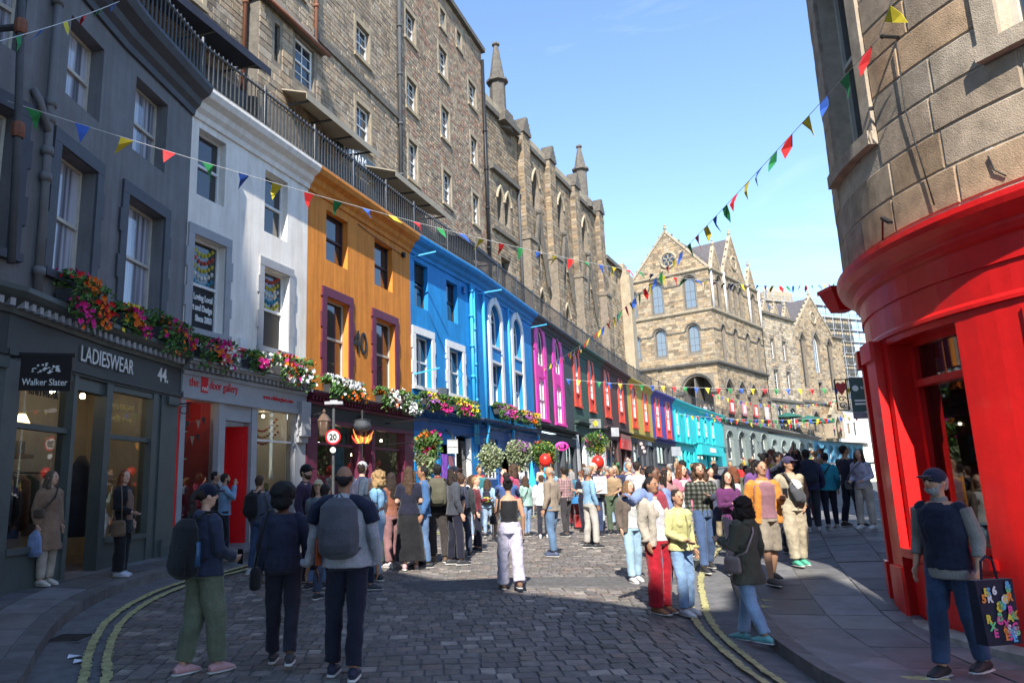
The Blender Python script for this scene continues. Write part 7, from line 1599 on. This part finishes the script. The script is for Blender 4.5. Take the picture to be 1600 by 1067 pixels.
def backpack(t, label, c, sc=1.0, trim=None, dz=0.0, pocket=True, low=False):
    o = worn(t, 'backpack', label, 'backpack', 'backpacks carried in the crowd'); bm = MB(); z0 = 1.0 + dz - (.12 if low else 0); hh = .42 * sc
    bm.tube([(0, -.2, z0), (0, -.215, z0 + .03), (0, -.225, z0 + hh * .5), (0, -.215, z0 + hh * .85), (0, -.195, z0 + hh)], [(.11 * sc, .06), (.15 * sc, .09), (.155 * sc, .095), (.14 * sc, .08), (.08 * sc, .04)], 14)
    soft(bm.build('bag', cloth(c, .8), o, local=True), .012, .012)
    if pocket: p = MB(); p.tube([(0, -.29, z0 + .03), (0, -.305, z0 + .1), (0, -.295, z0 + hh * .5)], [(.1 * sc, .03), (.12 * sc, .035), (.1 * sc, .025)], 12); soft(p.build('front_pocket', cloth(trim or tuple(v * .8 for v in c), .8), o, local=True), .011, .006)
    MB().tube([(-.03, -.2, z0 + hh), (0, -.2, z0 + hh + .05), (.03, -.2, z0 + hh)], .01, 6).build('grab_handle', cloth(c), o, local=True)
    for s in (-1, 1):
        MB().tube([(s * .08, -.15, 1.4 + dz), (s * .095, -.08, 1.465), (s * .11, .03, 1.47), (s * .125, .12, 1.4), (s * .14, .15, 1.25), (s * .165, .06, 1.08), (s * .14, -.13, 1.03)], [(.028, .01)] * 7, 6).build('strap', cloth(tuple(v * .9 for v in c)), o, local=True, smooth=True)
    return o
def shoulder_bag(t, label, c, side=1, z=.88, y=-.05, size=(.13, .055, .1), strap=None, cross=True, name='shoulder_bag'):
    o = worn(t, name, label, 'bag', 'bags carried in the crowd'); b = MB(); x = side * .26
    b.tube([(x, y, z - size[2]), (x, y, z - size[2] * .7), (x, y, z + size[2] * .6), (x, y, z + size[2])], [(size[1] * .8, size[0] * .8), (size[1], size[0]), (size[1] * .9, size[0] * .95), (size[1] * .5, size[0] * .8)], 12); soft(b.build('bag', cloth(c, .6), o, local=True), .011)
    P = [(x * .98, y + .06, z + size[2]), (side * .21, .13, 1.15), (side * .05, .155, 1.32), (-side * .08, .06, 1.475), (-side * .085, -.06, 1.46), (side * .04, -.15, 1.3), (side * .2, -.14, 1.08), (x * .98, y - .05, z + size[2])] if cross else [(x, y + .05, z + size[2]), (side * .2, .1, 1.25), (side * .14, .03, 1.475), (side * .145, -.06, 1.46), (side * .2, -.12, 1.2), (x, y - .06, z + size[2])]
    MB().tube(P, [(.014, .008)] * len(P), 6).build('strap', cloth(strap or c), o, local=True, smooth=True); return o
def hand_item(t, name, label, cat, at, build, m):
    o = worn(t, name, label, cat); mb = MB(); build(mb, Vector(at)); mb.build('case' if cat == 'phone' else 'body', m, o, local=True, smooth=False); return o
def phone(t, label, at): return hand_item(t, 'phone', label, 'phone', at, lambda mb, p: mb.aabb(p - Vector((.035, .005, .07)), p + Vector((.035, .005, .07))), mat('phone_black', (.015, .015, .018), .2, .05, 5, 0))
# ---------------------------------------------------------------- the people in the street
G = 'people in the street'
mp = make_person
DEN = (.10, .17, .30); LDEN = (.28, .38, .5); NAVY = (.026, .032, .06); BLACK = (.02, .02, .022); WHT = (.62, .62, .62); KHA = (.32, .26, .17)
# three walking away in the foreground
p = mp('person in a navy cap and hoodie with olive trousers and pink trainers', x=-2.03, y=6.97, h=1.64, face=38, top=('hoodie', NAVY), leg=('cargo', (.13, .145, .095)), hair=('tail', DBR), sex='f', arms=('low', 'low'), stride=.12, shoes=(.5, .27, .27), cap=(.012, .016, .035), near=0, group=G, wide=1.12)
bp = backpack(p, 'large black backpack on the person in the navy cap', (.012, .012, .014), 1.25, low=True); MB().tube([(.17, -.2, .98), (.17, -.2, 1.2)], [.035, .03], 10).build('water_bottle', mat('bottle_blue', (.03, .08, .16), .3), bp, local=True, smooth=True)
phone(p, 'white phone in the hands of the person in the navy cap', (.13, .33, 1.03))
p = mp('person with bushy black hair in navy jumper and dark trousers walking away', x=-1.35, y=7.19, h=1.63, face=-4, top=('sweater', (.03, .031, .056)), leg=('straight', (.024, .025, .04)), hair=('afro', BLK), skin='d', sex='f', arms=('down', 'hand'), stride=-.17, shoes=(.05, .05, .055), near=0, group=G, wide=1.06)
shoulder_bag(p, 'small black handbag of the person in the navy jumper', (.012, .012, .012), -1, .82, -.02, (.12, .06, .11), cross=False, name='handbag')
p = mp('person with thinning black hair in grey and navy jacket and black trousers', x=-0.73, y=6.73, h=1.78, face=4, top=('hoodie', (.33, .33, .35)), leg=('straight', (.02, .02, .022)), hair=('bald', BLK), skin='t', sex='m', arms=('hand', 'down'), stride=-.08, shoes=(.02, .025, .05), near=0, group=G, wide=1.1)
m_ = MB()
for s in (-1, 1): m_.tube([(s * .06, -.09, 1.44), (s * .14, -.075, 1.42), (s * .215, -.04, 1.37), (s * .26, -.04, 1.24)], [.05, .06, .076, .072], 10)
soft(m_.build('navy_yoke', cloth((.016, .02, .042)), p, local=True), .011, .012); backpack(p, 'grey backpack on the person in the grey and navy jacket', (.085, .085, .10), 1.12, dz=-.02)
MB().tube([(-.2, -.05, 1.12), (-.205, -.04, .9)], [(.02, .05), (.03, .06)], 8).build('orange_panel', cloth((.45, .09, .03)), p, local=True, smooth=True)
# by the two left hand shops
p = mp('person in a long camel coat and cream trousers before the dark shop window', x=-5.35, y=10.73, h=1.57, face=112, top=('coat', (.24, .15, .095)), leg=('straight', (.42, .36, .29)), hair=('mid', (.12, .09, .06)), sex='f', arms=('down', 'down'), stride=.03, shoes=(.55, .5, .42), near=1, group=G, on_pav=True)
shoulder_bag(p, 'brown belt bag over the camel coat', (.10, .065, .045), 1, 1.08, .08, (.12, .05, .07), strap=(.03, .02, .02))
o = worn(p, 'carrier_bag', 'blue and white carrier bag beside the camel coat', 'bag'); b = MB(); b.tube([(.27, .06, .44), (.27, .06, .5), (.27, .05, .74), (.26, .05, .84)], [(.05, .1), (.07, .15), (.05, .12), (.01, .03)], 10); soft(b.build('bag', cloth((.2, .26, .42)), o, local=True), .012, .03)
p = mp('person with red bobbed hair dressed in black with white trainers by the shop door', x=-4.67, y=11.64, h=1.58, face=100, top=('coat', (.012, .012, .013)), leg=('wide', (.012, .012, .013)), hair=('mid', (.2, .055, .02)), sex='f', arms=('down', 'low'), stride=.04, shoes=(.5, .52, .58), inner=(.2, .12, .09), near=1, group=G, on_pav=True, hemz=.7)
shoulder_bag(p, 'brown and black tote bag of the person dressed in black', (.16, .10, .06), 1, .78, .1, (.14, .05, .13), cross=False, name='tote_bag')
p = mp('person in pale blue jacket with dark beard by the red door', x=-3.71, y=13.90, h=1.50, face=70, top=('jacket', (.2, .32, .46)), leg=('slim', (.02, .025, .05)), hair=('short', DBR), skin='m', arms=('face', 'face'), near=1, group=G, on_pav=True); beard(p, DBR)
p = mp('person in dark clothes half hidden behind the pale blue jacket', x=-4.00, y=14.30, h=1.52, face=60, top=('jacket', (.05, .05, .06)), leg=('slim', BLACK), hair=('short', BLK), skin='m', near=1, group=G, on_pav=True)
p = mp('person with cropped brown hair in slate jumper and jeans with a black backpack', x=-2.89, y=13.09, h=1.64, face=28, top=('sweater', (.09, .10, .13)), leg=('slim', (.05, .08, .16)), hair=('short', (.07, .035, .02)), arms=('down', 'swingf'), stride=.08, shoes=(.4, .4, .42), near=1, group=G); backpack(p, 'black backpack on the person in the slate jumper', (.012, .013, .016), 1.0)
# the group by the orange shop
p = mp('bearded person in a black cap and plum jacket in front of the orange shop', x=-2.00, y=12.60, h=1.88, face=100, top=('jacket', (.05, .03, .06)), leg=('straight', BLACK), hair=('short', BRN), cap=(.015, .015, .017), near=1, group=G); beard(p, BRN)
p = mp('person in a white jacket and black rucksack straps behind the grey jacket', x=-1.46, y=11.00, h=1.60, face=20, top=('jacket', (.5, .5, .52)), leg=('straight', (.05, .06, .1)), hair=('short', DBR), sex='f', near=1, group=G); backpack(p, 'black and white rucksack in the group by the orange shop', (.02, .02, .025), .9)
p = mp('person in a straw hat in the group by the orange shop', x=-1.71, y=12.00, h=1.65, face=200, top=('tee', (.16, .2, .22)), leg=('straight', DEN), hair=('mid', DBR), sex='f', near=1, cap=(.5, .4, .25), group=G)
p = mp('person in a pale cap and navy jacket before the orange shop window', x=-1.22, y=14.60, h=1.93, face=30, top=('jacket', (.035, .04, .08)), leg=('straight', BLACK), hair=('short', DBR), cap=(.5, .5, .52), near=1, group=G)
p = mp('person with silver hair in a dark coat in the group by the orange shop', x=-0.94, y=11.80, h=1.68, face=80, top=('jacket', (.07, .07, .08)), leg=('straight', BLACK), hair=('mid', WHI), sex='f', arms=('chest', 'chest'), near=1, group=G)
p = mp('person with curly blond hair in a sky blue top', x=-0.82, y=12.80, h=1.79, face=-70, top=('tee', (.2, .38, .55)), leg=('straight', LDEN), hair=('curly', BLO), sex='f', near=1, group=G)
p = mp('person with straight black hair and a black and green rucksack', x=-0.94, y=14.36, h=1.53, face=5, top=('jacket', (.03, .035, .04)), leg=('straight', (.04, .07, .06)), hair=('long', BLK), sex='f', near=1, group=G); backpack(p, 'black rucksack with green trim in the group by the orange shop', (.02, .025, .025), .95, trim=(.12, .2, .03))
p = mp('person in rust top and dusty pink trousers', x=-0.65, y=14.39, h=1.75, face=-40, top=('sweater', (.22, .085, .05)), leg=('straight', (.24, .12, .12)), hair=('long', DBR), sex='f', arms=('down', 'down'), shoes=(.5, .45, .45), near=1, group=G)
p = mp('person in black top and long black skirt with white and red trainers', x=-0.29, y=14.10, h=1.86, face=-2, top=('tee', BLACK), leg=('skirt', (.011, .011, .012)), hair=('long', BRN), sex='f', arms=('low', 'low'), stride=.1, shoes=(.5, .3, .3), near=1, group=G, wide=1.12)
p = mp('person in blue jacket looking back over the crowd', x=-0.04, y=14.30, h=1.86, face=-95, top=('jacket', (.05, .12, .26)), leg=('straight', DEN), hair=('short', BLK), skin='t', near=1, group=G)
p = mp('person in black jacket with red collar and dark checked trousers', x=0.26, y=14.98, h=1.90, face=6, top=('jacket', (.018, .018, .02)), leg=('straight', (.05, .042, .04)), hair=('short', BLK), skin='m', arms=('low', 'low'), shoes=(.12, .08, .05), near=1, group=G)
MB().tube([(0, -.01, 1.44), (0, -.005, 1.5)], [.072, .068], 12).build('red_collar', cloth((.25, .02, .02)), p, local=True, smooth=True); backpack(p, 'olive backpack on the person with the red collar', (.095, .09, .06), 1.12)
p = mp('person with long auburn hair in black beside the olive backpack', x=0.59, y=15.23, h=1.69, face=-25, top=('tee', BLACK), leg=('straight', (.05, .08, .17)), hair=('long', AUB), sex='f', near=1, group=G)
p = mp('person in a black bucket cap behind the auburn hair', x=0.56, y=14.60, h=1.84, face=70, top=('jacket', (.05, .055, .07)), leg=('straight', BLACK), hair=('mid', DBR), sex='f', cap=(.02, .02, .025), near=1, group=G)
p = mp('person in a black jacket with a large dark rucksack near the barrier', x=0.80, y=16.00, h=1.68, face=12, top=('jacket', (.03, .032, .04)), leg=('straight', (.03, .04, .07)), hair=('short', BRN), near=1, group=G); backpack(p, 'dark blue rucksack near the queue barrier', (.03, .035, .06), 1.05)
p = mp('person with long hair in a white top and blue jeans beside the barrier', x=1.25, y=19.89, h=1.65, face=-30, top=('sweater', (.6, .6, .62)), leg=('slim', LDEN), hair=('long', BRN), sex='f', arms=('down', 'swingf'), stride=.12, shoes=WHT, near=1, group=G)
p = mp('person with long hair in a pale blue denim jacket beside the barrier', x=1.72, y=20.66, h=1.54, face=15, top=('jacket', (.27, .42, .58)), leg=('slim', LDEN), hair=('long', BRN), sex='f', near=1, group=G); backpack(p, 'black rucksack with yellow trim beside the barrier', (.03, .03, .035), .85, trim=(.4, .45, .05))
# white trousers and round about
p = mp('person in black vest top and lilac white wide trousers walking away', x=1.25, y=11.34, h=1.62, face=-3, top=('tank', (.012, .012, .012)), leg=('wide', (.52, .48, .58)), hair=('bun', BLK), skin='m', sex='f', arms=('down', 'down'), stride=-.16, shoes=(.2, .11, .07), near=0, group=G)
shoulder_bag(p, 'black shoulder bag under the arm of the person in lilac white trousers', (.014, .014, .015), -1, 1.08, -.06, (.12, .06, .07), cross=False)
p = mp('person in blue sleeves holding up both arms to take a picture', x=1.84, y=17.00, h=1.72, face=10, top=('sweater', (.05, .09, .24)), leg=('straight', DEN), hair=('short', DBR), arms=('face', 'face'), near=1, group=G)
p = mp('small person in pink riding above the crowd', x=2.15, y=18.20, h=1.93, face=-60, top=('jacket', (.42, .06, .13)), leg=('straight', DEN), hair=('mid', BRN), sex='f', arms=('face', 'face'), near=1, group=G)
p = mp('person in mint green jacket with a dark shoulder bag', x=2.78, y=20.79, h=1.62, face=-30, top=('jacket', (.3, .46, .4)), leg=('slim', (.2, .3, .45)), hair=('mid', BRN), sex='f', arms=('phone', 'down'), near=1, group=G); shoulder_bag(p, 'dark green bag on the mint green jacket', (.05, .07, .06), -1, 1.05, -.06)
p = mp('person in a white hooded top and black trousers', x=3.15, y=20.26, h=1.64, face=8, top=('hoodie', (.62, .64, .66)), leg=('straight', (.03, .03, .034)), hair=('short', BRN), sex='m', shoes=(.5, .5, .5), near=1, group=G)
p = mp('bald person in taupe jacket and blue jeans with trainers', x=2.62, y=15.65, h=1.81, face=-55, top=('jacket', (.26, .205, .155)), leg=('straight', (.10, .17, .28)), hair=('bald', GRY), skin='m', arms=('down', 'down'), stride=.06, shoes=(.06, .08, .14), near=1, group=G)
p = mp('person in a pink checked shirt with a dark moustache', x=3.80, y=20.48, h=1.85, face=-40, top=('shirt', (.42, .29, .29), None, (.7, .62, .62)), leg=('slim', (.045, .04, .045)), hair=('short', DBR), skin='m', near=1, group=G)
p = mp('grey haired person in teal jacket and red trousers', x=4.66, y=23.71, h=1.71, face=60, top=('jacket', (.05, .17, .24)), leg=('straight', (.26, .05, .06)), hair=('mid', GRY), sex='f', arms=('low', 'low'), near=1, group=G)
p = mp('person in a black T-shirt beside the red trousers', x=4.55, y=21.50, h=1.74, face=-20, top=('tee', (.02, .02, .022)), leg=('straight', BLACK), hair=('short', AUB), arms=('low', 'low'), near=1, group=G)
p = mp('white haired person in navy blazer and red tie holding a board', x=4.57, y=20.20, h=1.93, face=165, top=('jacket', (.03, .035, .06)), leg=('straight', (.04, .06, .14)), hair=('short', WHI), arms=('chest', 'chest'), inner=(.6, .6, .6), near=1, group=G)
hand_item(p, 'notice_board', 'white board held by the person with the red tie', 'board', (0, .27, 1.2), lambda mb, q: mb.aabb(q - Vector((.17, .008, .2)), q + Vector((.17, .008, .2))), mat('board_white', (.62, .62, .6), .6, .05, 5, 0))
MB().tube([(0, .17, 1.42), (0, .2, 1.15)], [(.02, .01), (.035, .01)], 6).build('red_tie', cloth((.45, .02, .03)), p, local=True)
p = mp('person with a grey green backpack and very pale jeans', x=5.09, y=22.12, h=1.74, face=4, top=('jacket', (.13, .11, .07)), leg=('straight', (.42, .5, .5)), hair=('short', BLK), shoes=(.2, .2, .2), near=1, group=G); backpack(p, 'grey green backpack on the person in very pale jeans', (.085, .10, .095), 1.15)
p = mp('smiling blond person in navy cardigan and light jeans', x=5.96, y=23.47, h=1.85, face=-140, top=('shirt', (.03, .05, .13)), leg=('straight', LDEN), hair=('mid', BLO), sex='f', arms=('strap', 'down'), near=1, group=G, stride=.08); shoulder_bag(p, 'black belt bag on the navy cardigan', (.02, .02, .022), 1, .98, .1, (.12, .05, .07))
p = mp('tall blond person in navy jumper in front of the red shop sign', x=5.74, y=21.00, h=1.93, face=175, top=('sweater', (.04, .045, .09)), leg=('straight', BLACK), hair=('short', BLO), near=1, group=G)
p = mp('person in pale grey sweatshirt seen from behind', x=5.12, y=18.00, h=1.91, face=20, top=('sweater', (.42, .43, .47)), leg=('straight', DEN), hair=('short', DBR), near=1, group=G)
# the four in the sun on the right
p = mp('person with blond fringe in a brown jacket and light jeans', x=3.23, y=11.92, h=1.54, face=168, top=('open', (.13, .10, .08)), leg=('straight', (.3, .44, .55)), hair=('long', (.2, .11, .05)), sex='f', arms=('down', 'down'), stride=.1, shoes=(.55, .55, .53), inner=(.5, .5, .48), near=1, group=G)
p = mp('person in blue denim shirt with an arm round the beige jacket', x=2.95, y=9.70, h=1.79, face=158, top=('open', (.16, .22, .4)), leg=('straight', DEN), hair=('short', BLK), skin='d', arms=('down', 'over'), inner=(.28, .04, .06), near=0, group=G)
p = mp('person in a beige zip jacket and wide crimson trousers', x=2.90, y=9.62, h=1.65, face=150, top=('open', (.40, .35, .28)), leg=('wide', (.32, .008, .018)), hair=('tail', BLK), skin='t', sex='f', arms=('down', 'down'), stride=.03, shoes=(.28, .12, .05), inner=(.55, .53, .55), near=0, group=G)
p = mp('younger person in a pale yellow hooded top and blue flared jeans', x=3.23, y=9.62, h=1.51, face=155, top=('hoodie', (.50, .47, .20)), leg=('straight', (.20, .32, .50)), hair=('bun', DBR), skin='m', sex='f', arms=('down', 'low'), stride=.06, shoes=(.62, .62, .62), near=0, group=G)
p = mp('person with long brown curls and beard in a dark checked shirt and jeans', x=4.65, y=12.69, h=1.76, face=178, top=('shirt', (.15, .165, .145), None, (.35, .33, .3)), leg=('straight', (.06, .10, .2)), hair=('curly', BRN), arms=('chest', 'down'), stride=.14, shoes=(.03, .03, .03), near=1, group=G); beard(p, (.1, .045, .02), True)
o = worn(p, 'folded_jacket', 'navy jacket carried over the arm of the person with long curls', 'jacket'); b = MB(); b.tube([(-.2, .16, 1.2), (-.14, .24, 1.19), (-.05, .27, 1.18)], [(.03, .05)] * 3, 8); b.tube([(-.16, .22, 1.2), (-.17, .23, .98), (-.16, .22, .8)], [(.06, .03), (.09, .035), (.08, .03)], 8); soft(b.build('cloth', cloth((.05, .055, .1)), o, local=True), .013, .02)
p = mp('person with curly dark hair in an olive parka and blue jeans with bright shoes', x=3.49, y=8.33, h=1.53, face=-32, top=('coat', (.085, .088, .06), 'hood'), leg=('straight', (.26, .38, .54)), hair=('curly', DBR), skin='m', sex='f', arms=('phone', 'down'), stride=.22, shoes=(.14, .38, .38), near=0, group=G, hemz=.7)
shoulder_bag(p, 'taupe crossbody bag on the olive parka', (.22, .16, .14), -1, .93, .02, (.12, .05, .1), strap=(.34, .25, .23))
p = mp('person in an open orange jacket with mauve T-shirt and khaki shorts', x=4.83, y=10.74, h=1.69, face=172, top=('open', (.52, .20, .035)), leg=('shorts', (.25, .21, .16)), hair=('short', BLK), skin='m', arms=('phone', 'down'), stride=.13, shoes=(.05, .05, .05), inner=(.24, .12, .14), near=0, group=G, wide=1.1)
phone(p, 'dark phone held by the person in the orange jacket', (-.1, .36, 1.26))
p = mp('person in a cap and sand jacket with khaki trousers and green trainers', x=5.67, y=11.65, h=1.62, face=176, top=('jacket', (.36, .31, .22)), leg=('cargo', (.40, .34, .24)), hair=('short', DBR), skin='m', arms=('pocket', 'down'), stride=.08, shoes=(.08, .38, .25), cap=(.05, .04, .09), near=0, group=G)
o = worn(p, 'sling_bag', 'grey and white sling bag across the sand jacket', 'bag'); b = MB(); b.tube([(-.07, .2, 1.02), (-.02, .22, 1.06), (.05, .22, 1.2), (.1, .19, 1.3)], [(.07, .04), (.1, .055), (.095, .05), (.05, .03)], 12, ref=(.8, 0, -.5)); soft(b.build('bag', cloth((.07, .075, .085)), o, local=True), .011); b = MB(); b.tube([(-.01, .255, 1.22), (.04, .25, 1.3), (.09, .21, 1.36)], [(.06, .02), (.07, .025), (.03, .02)], 10); soft(b.build('white_flap', cloth((.55, .55, .55)), o, local=True), .01); MB().tube([(.1, .19, 1.32), (.12, .08, 1.46), (.1, -.06, 1.46), (-.1, -.16, 1.2), (-.2, 0, 1.05), (-.1, .17, 1.0)], [(.022, .01)] * 6, 6).build('strap', cloth((.05, .05, .055)), o, local=True, smooth=True)
p = mp('person with long black hair in a plum top looking at a phone', x=4.88, y=12.12, h=1.60, face=170, top=('sweater', (.12, .03, .11)), leg=('slim', BLACK), hair=('long', BLK), skin='l', sex='f', arms=('phone', 'phone'), near=1, group=G); phone(p, 'phone held by the person in the plum top', (0, .35, 1.22))
p = mp('person in glasses with dark hair and a dusty pink jacket', x=4.39, y=13.60, h=1.68, face=165, top=('jacket', (.3, .16, .16)), leg=('straight', DEN), hair=('long', DBR), skin='l', sex='f', near=1, group=G)
p = mp('laughing person in a bright pink jacket', x=5.22, y=15.20, h=1.78, face=160, top=('open', (.55, .16, .22)), leg=('straight', DEN), hair=('mid', AUB), sex='f', inner=(.5, .5, .5), near=1, group=G)
p = mp('person in red jacket behind the bright pink jacket', x=6.54, y=19.00, h=1.93, face=-60, top=('jacket', (.42, .02, .03)), leg=('straight', BLACK), hair=('short', BLK), skin='m', near=1, group=G)
p = mp('person in a dark blue top holding a camera above the crowd', x=6.08, y=12.80, h=1.66, face=150, top=('sweater', (.025, .03, .06)), leg=('straight', BLACK), hair=('short', BLK), skin='m', arms=('up', 'up'), near=1, group=G, z=None); phone(p, 'camera held high above the crowd', (0, .33, 1.79))
p = mp('person with a blue and black backpack and dark trousers on the right pavement', x=7.92, y=15.50, h=1.65, face=20, top=('jacket', (.03, .035, .09)), leg=('straight', (.03, .035, .05)), hair=('short', BLK), skin='d', shoes=(.4, .4, .4), near=1, group=G, on_pav=True); backpack(p, 'navy and black backpack on the right pavement', (.02, .03, .05), 1.2)
p = mp('person in a turquoise fleece and black trousers on the right pavement', x=8.30, y=15.47, h=1.53, face=15, top=('jacket', (.02, .22, .30)), leg=('slim', BLACK), hair=('short', BLK), sex='f', shoes=(.25, .25, .25), near=1, group=G, on_pav=True); shoulder_bag(p, 'thin black crossbody bag over the turquoise fleece', (.02, .02, .02), -1, .9, -.05, (.09, .04, .08))
p = mp('tall person in navy shirt and trousers looking up the street', x=8.83, y=15.68, h=1.65, face=75, top=('shirt', (.022, .026, .05)), leg=('straight', (.02, .024, .042)), hair=('short', BLK), skin='m', arms=('chest', 'down'), stride=.12, near=1, group=G, on_pav=True)
p = mp('person in a lilac grey jumper and stone trousers by the red shop', x=8.68, y=14.90, h=1.54, face=-120, top=('sweater', (.36, .35, .44)), leg=('straight', (.42, .38, .33)), hair=('long', BRN), sex='f', arms=('low', 'low'), shoes=(.5, .5, .5), near=1, group=G, on_pav=True); shoulder_bag(p, 'checked grey bag on the lilac grey jumper', (.1, .1, .11), 1, .95, .08)
p = mp('bearded person in navy cap and quilted vest with jeans passing the red shop', x=4.63, y=6.81, h=1.76, face=-118, top=('vest', (.014, .018, .034)), leg=('straight', (.035, .06, .12)), hair=('short', GRY), skin='m', arms=('down', 'down'), stride=.13, shoes=(.02, .02, .022), cap=(.014, .02, .05), inner=(.20, .19, .17), near=0, group=G, on_pav=True); beard(p, GRY)
# ---------------------------------------------------------------- the crowd further up
FAR = [(8.35, 16.75, 1.72), (5.83, 18.06, 1.64), (7.17, 19.88, 1.83), (11.44, 33.94, 1.56), (1.28, 21.45, 1.57), (5.64, 25.26, 1.80), (11.79, 46.01, 1.70), (10.06, 22.44, 1.62), (7.67, 18.99, 1.67), (9.74, 19.87, 1.67), (5.75, 13.98, 1.65), (16.30, 31.21, 1.59), (7.42, 34.77, 1.76), (1.61, 21.98, 1.83), (1.75, 24.37, 1.80), (6.26, 15.36, 1.58), (4.29, 25.50, 1.83), (6.55, 27.83, 1.80), (17.72, 36.24, 1.61), (7.80, 20.09, 1.83), (11.62, 24.54, 1.59), (4.41, 14.56, 1.76), (9.30, 33.17, 1.73), (1.16, 17.12, 1.64), (6.69, 31.51, 1.61), (4.62, 27.79, 1.60), (15.54, 29.21, 1.75), (9.90, 33.51, 1.57), (6.07, 16.62, 1.74), (7.22, 30.83, 1.65), (13.20, 48.43, 1.81), (12.34, 31.91, 1.82), (4.68, 29.95, 1.81), (8.69, 18.62, 1.80), (8.31, 28.80, 1.67), (6.96, 18.25, 1.72), (8.35, 35.76, 1.76), (6.96, 28.60, 1.82), (3.75, 29.82, 1.62), (22.25, 52.01, 1.67), (6.74, 22.88, 1.60), (7.98, 32.87, 1.80), (13.70, 36.92, 1.61), (11.26, 25.16, 1.58), (3.76, 17.27, 1.79), (18.22, 53.96, 1.75), (7.57, 23.66, 1.72), (16.46, 34.90, 1.69), (20.86, 47.94, 1.62), (17.21, 35.55, 1.71), (6.38, 13.95, 1.68), (13.53, 49.21, 1.70), (6.31, 32.34, 1.58), (7.26, 15.61, 1.78), (7.90, 33.72, 1.70), (13.09, 29.85, 1.82), (7.07, 26.91, 1.64), (18.96, 43.07, 1.80), (12.84, 26.58, 1.72), (13.85, 26.42, 1.67), (19.68, 42.28, 1.75), (5.65, 27.14, 1.68), (17.93, 34.48, 1.64), (9.44, 18.54, 1.57), (6.07, 26.60, 1.63), (5.45, 16.13, 1.71), (8.46, 35.11, 1.74), (13.51, 33.05, 1.73), (10.20, 34.52, 1.62), (9.19, 40.07, 1.75), (15.00, 35.37, 1.59), (9.47, 26.16, 1.75), (7.98, 31.76, 1.59), (5.17, 20.72, 1.80), (3.93, 17.99, 1.83), (13.24, 38.17, 1.69), (6.35, 17.37, 1.56), (8.52, 19.79, 1.69), (6.52, 14.69, 1.61), (15.48, 33.24, 1.74), (8.56, 26.18, 1.84), (9.06, 19.41, 1.77), (14.95, 29.96, 1.77), (8.23, 18.17, 1.58)]
HN = {'b': ('black', BLK), 'd': ('dark brown', DBR), 'n': ('brown', BRN), 'a': ('auburn', AUB), 'y': ('blond', BLO), 'g': ('grey', GRY)}
CN = [('red', (.42, .03, .03)), ('navy', (.03, .035, .08)), ('white', (.58, .58, .58)), ('black', (.02, .02, .022)), ('green', (.06, .14, .07)), ('mustard', (.42, .28, .04)), ('sky blue', (.2, .36, .52)), ('grey', (.2, .2, .21)), ('rose', (.45, .2, .22)), ('tan', (.32, .22, .13)), ('purple', (.16, .07, .22)), ('teal', (.04, .2, .22)), ('cream', (.5, .45, .36)), ('maroon', (.16, .02, .03))]
for k, (x, y, h) in enumerate(FAR):
    hk = 'bdnayg'[(k * 5 + k // 6) % 6]; cn, cc = CN[(k * 3) % 14]; fem = k % 2 == 0
    q, qc = [('jeans', DEN), ('black trousers', BLACK), ('khaki trousers', KHA), ('pale trousers', (.45, .42, .38)), ('maroon trousers', (.16, .03, .04)), ('green trousers', (.08, .11, .07))][k // 14 % 6]
    make_person('person with %s hair in a %s top and %s in the far crowd' % (HN[hk][0], cn, q), x, y, (k * 67) % 360, h, (('jacket', 'tee', 'sweater')[k % 3], cc), ('straight', qc), (('long', 'mid', 'bun')[k % 3] if fem else 'short', HN[hk][1]), 'lmtldl'[k % 6], 'f' if fem else 'm', near=2, group='people in the far crowd', arms=[('down', 'down'), ('low', 'low'), ('phone', 'down')][k % 3])
# people on the terrace
TER = [(35.72, 97.50, 10.10, 160), (36.04, 97.00, 10.10, 168), (36.85, 97.80, 10.10, 143), (37.13, 97.20, 10.10, 180), (37.88, 97.60, 10.10, 191), (38.28, 97.10, 10.10, 149), (31.68, 92.00, 10.10, 141), (65.38, 118.00, 8.60, 138), (68.10, 121.00, 8.60, 132), (-2.10, 24.40, 10.1, 115), (-1.40, 25.90, 10.1, 125), (0.00, 28.80, 10.1, 108)]
for k, (x, y, zt, f) in enumerate(TER):
    cn, cc = CN[(k * 5 + 1) % 14]; hk = 'bdnayg'[k % 6]
    make_person('person with %s hair in a %s top leaning on the terrace railing' % (HN[hk][0], cn), x, y, f, 1.7, ('shirt', cc), ('straight', BLACK), ('short' if k % 2 else 'mid', HN[hk][1]), 'lml'[k % 3], 'f' if k % 2 else 'm', near=2, group='people on the terrace', arms=('low', 'low'), z=zt)
for o in list(col.objects):
    if 'turn' in o.keys(): del o['turn']
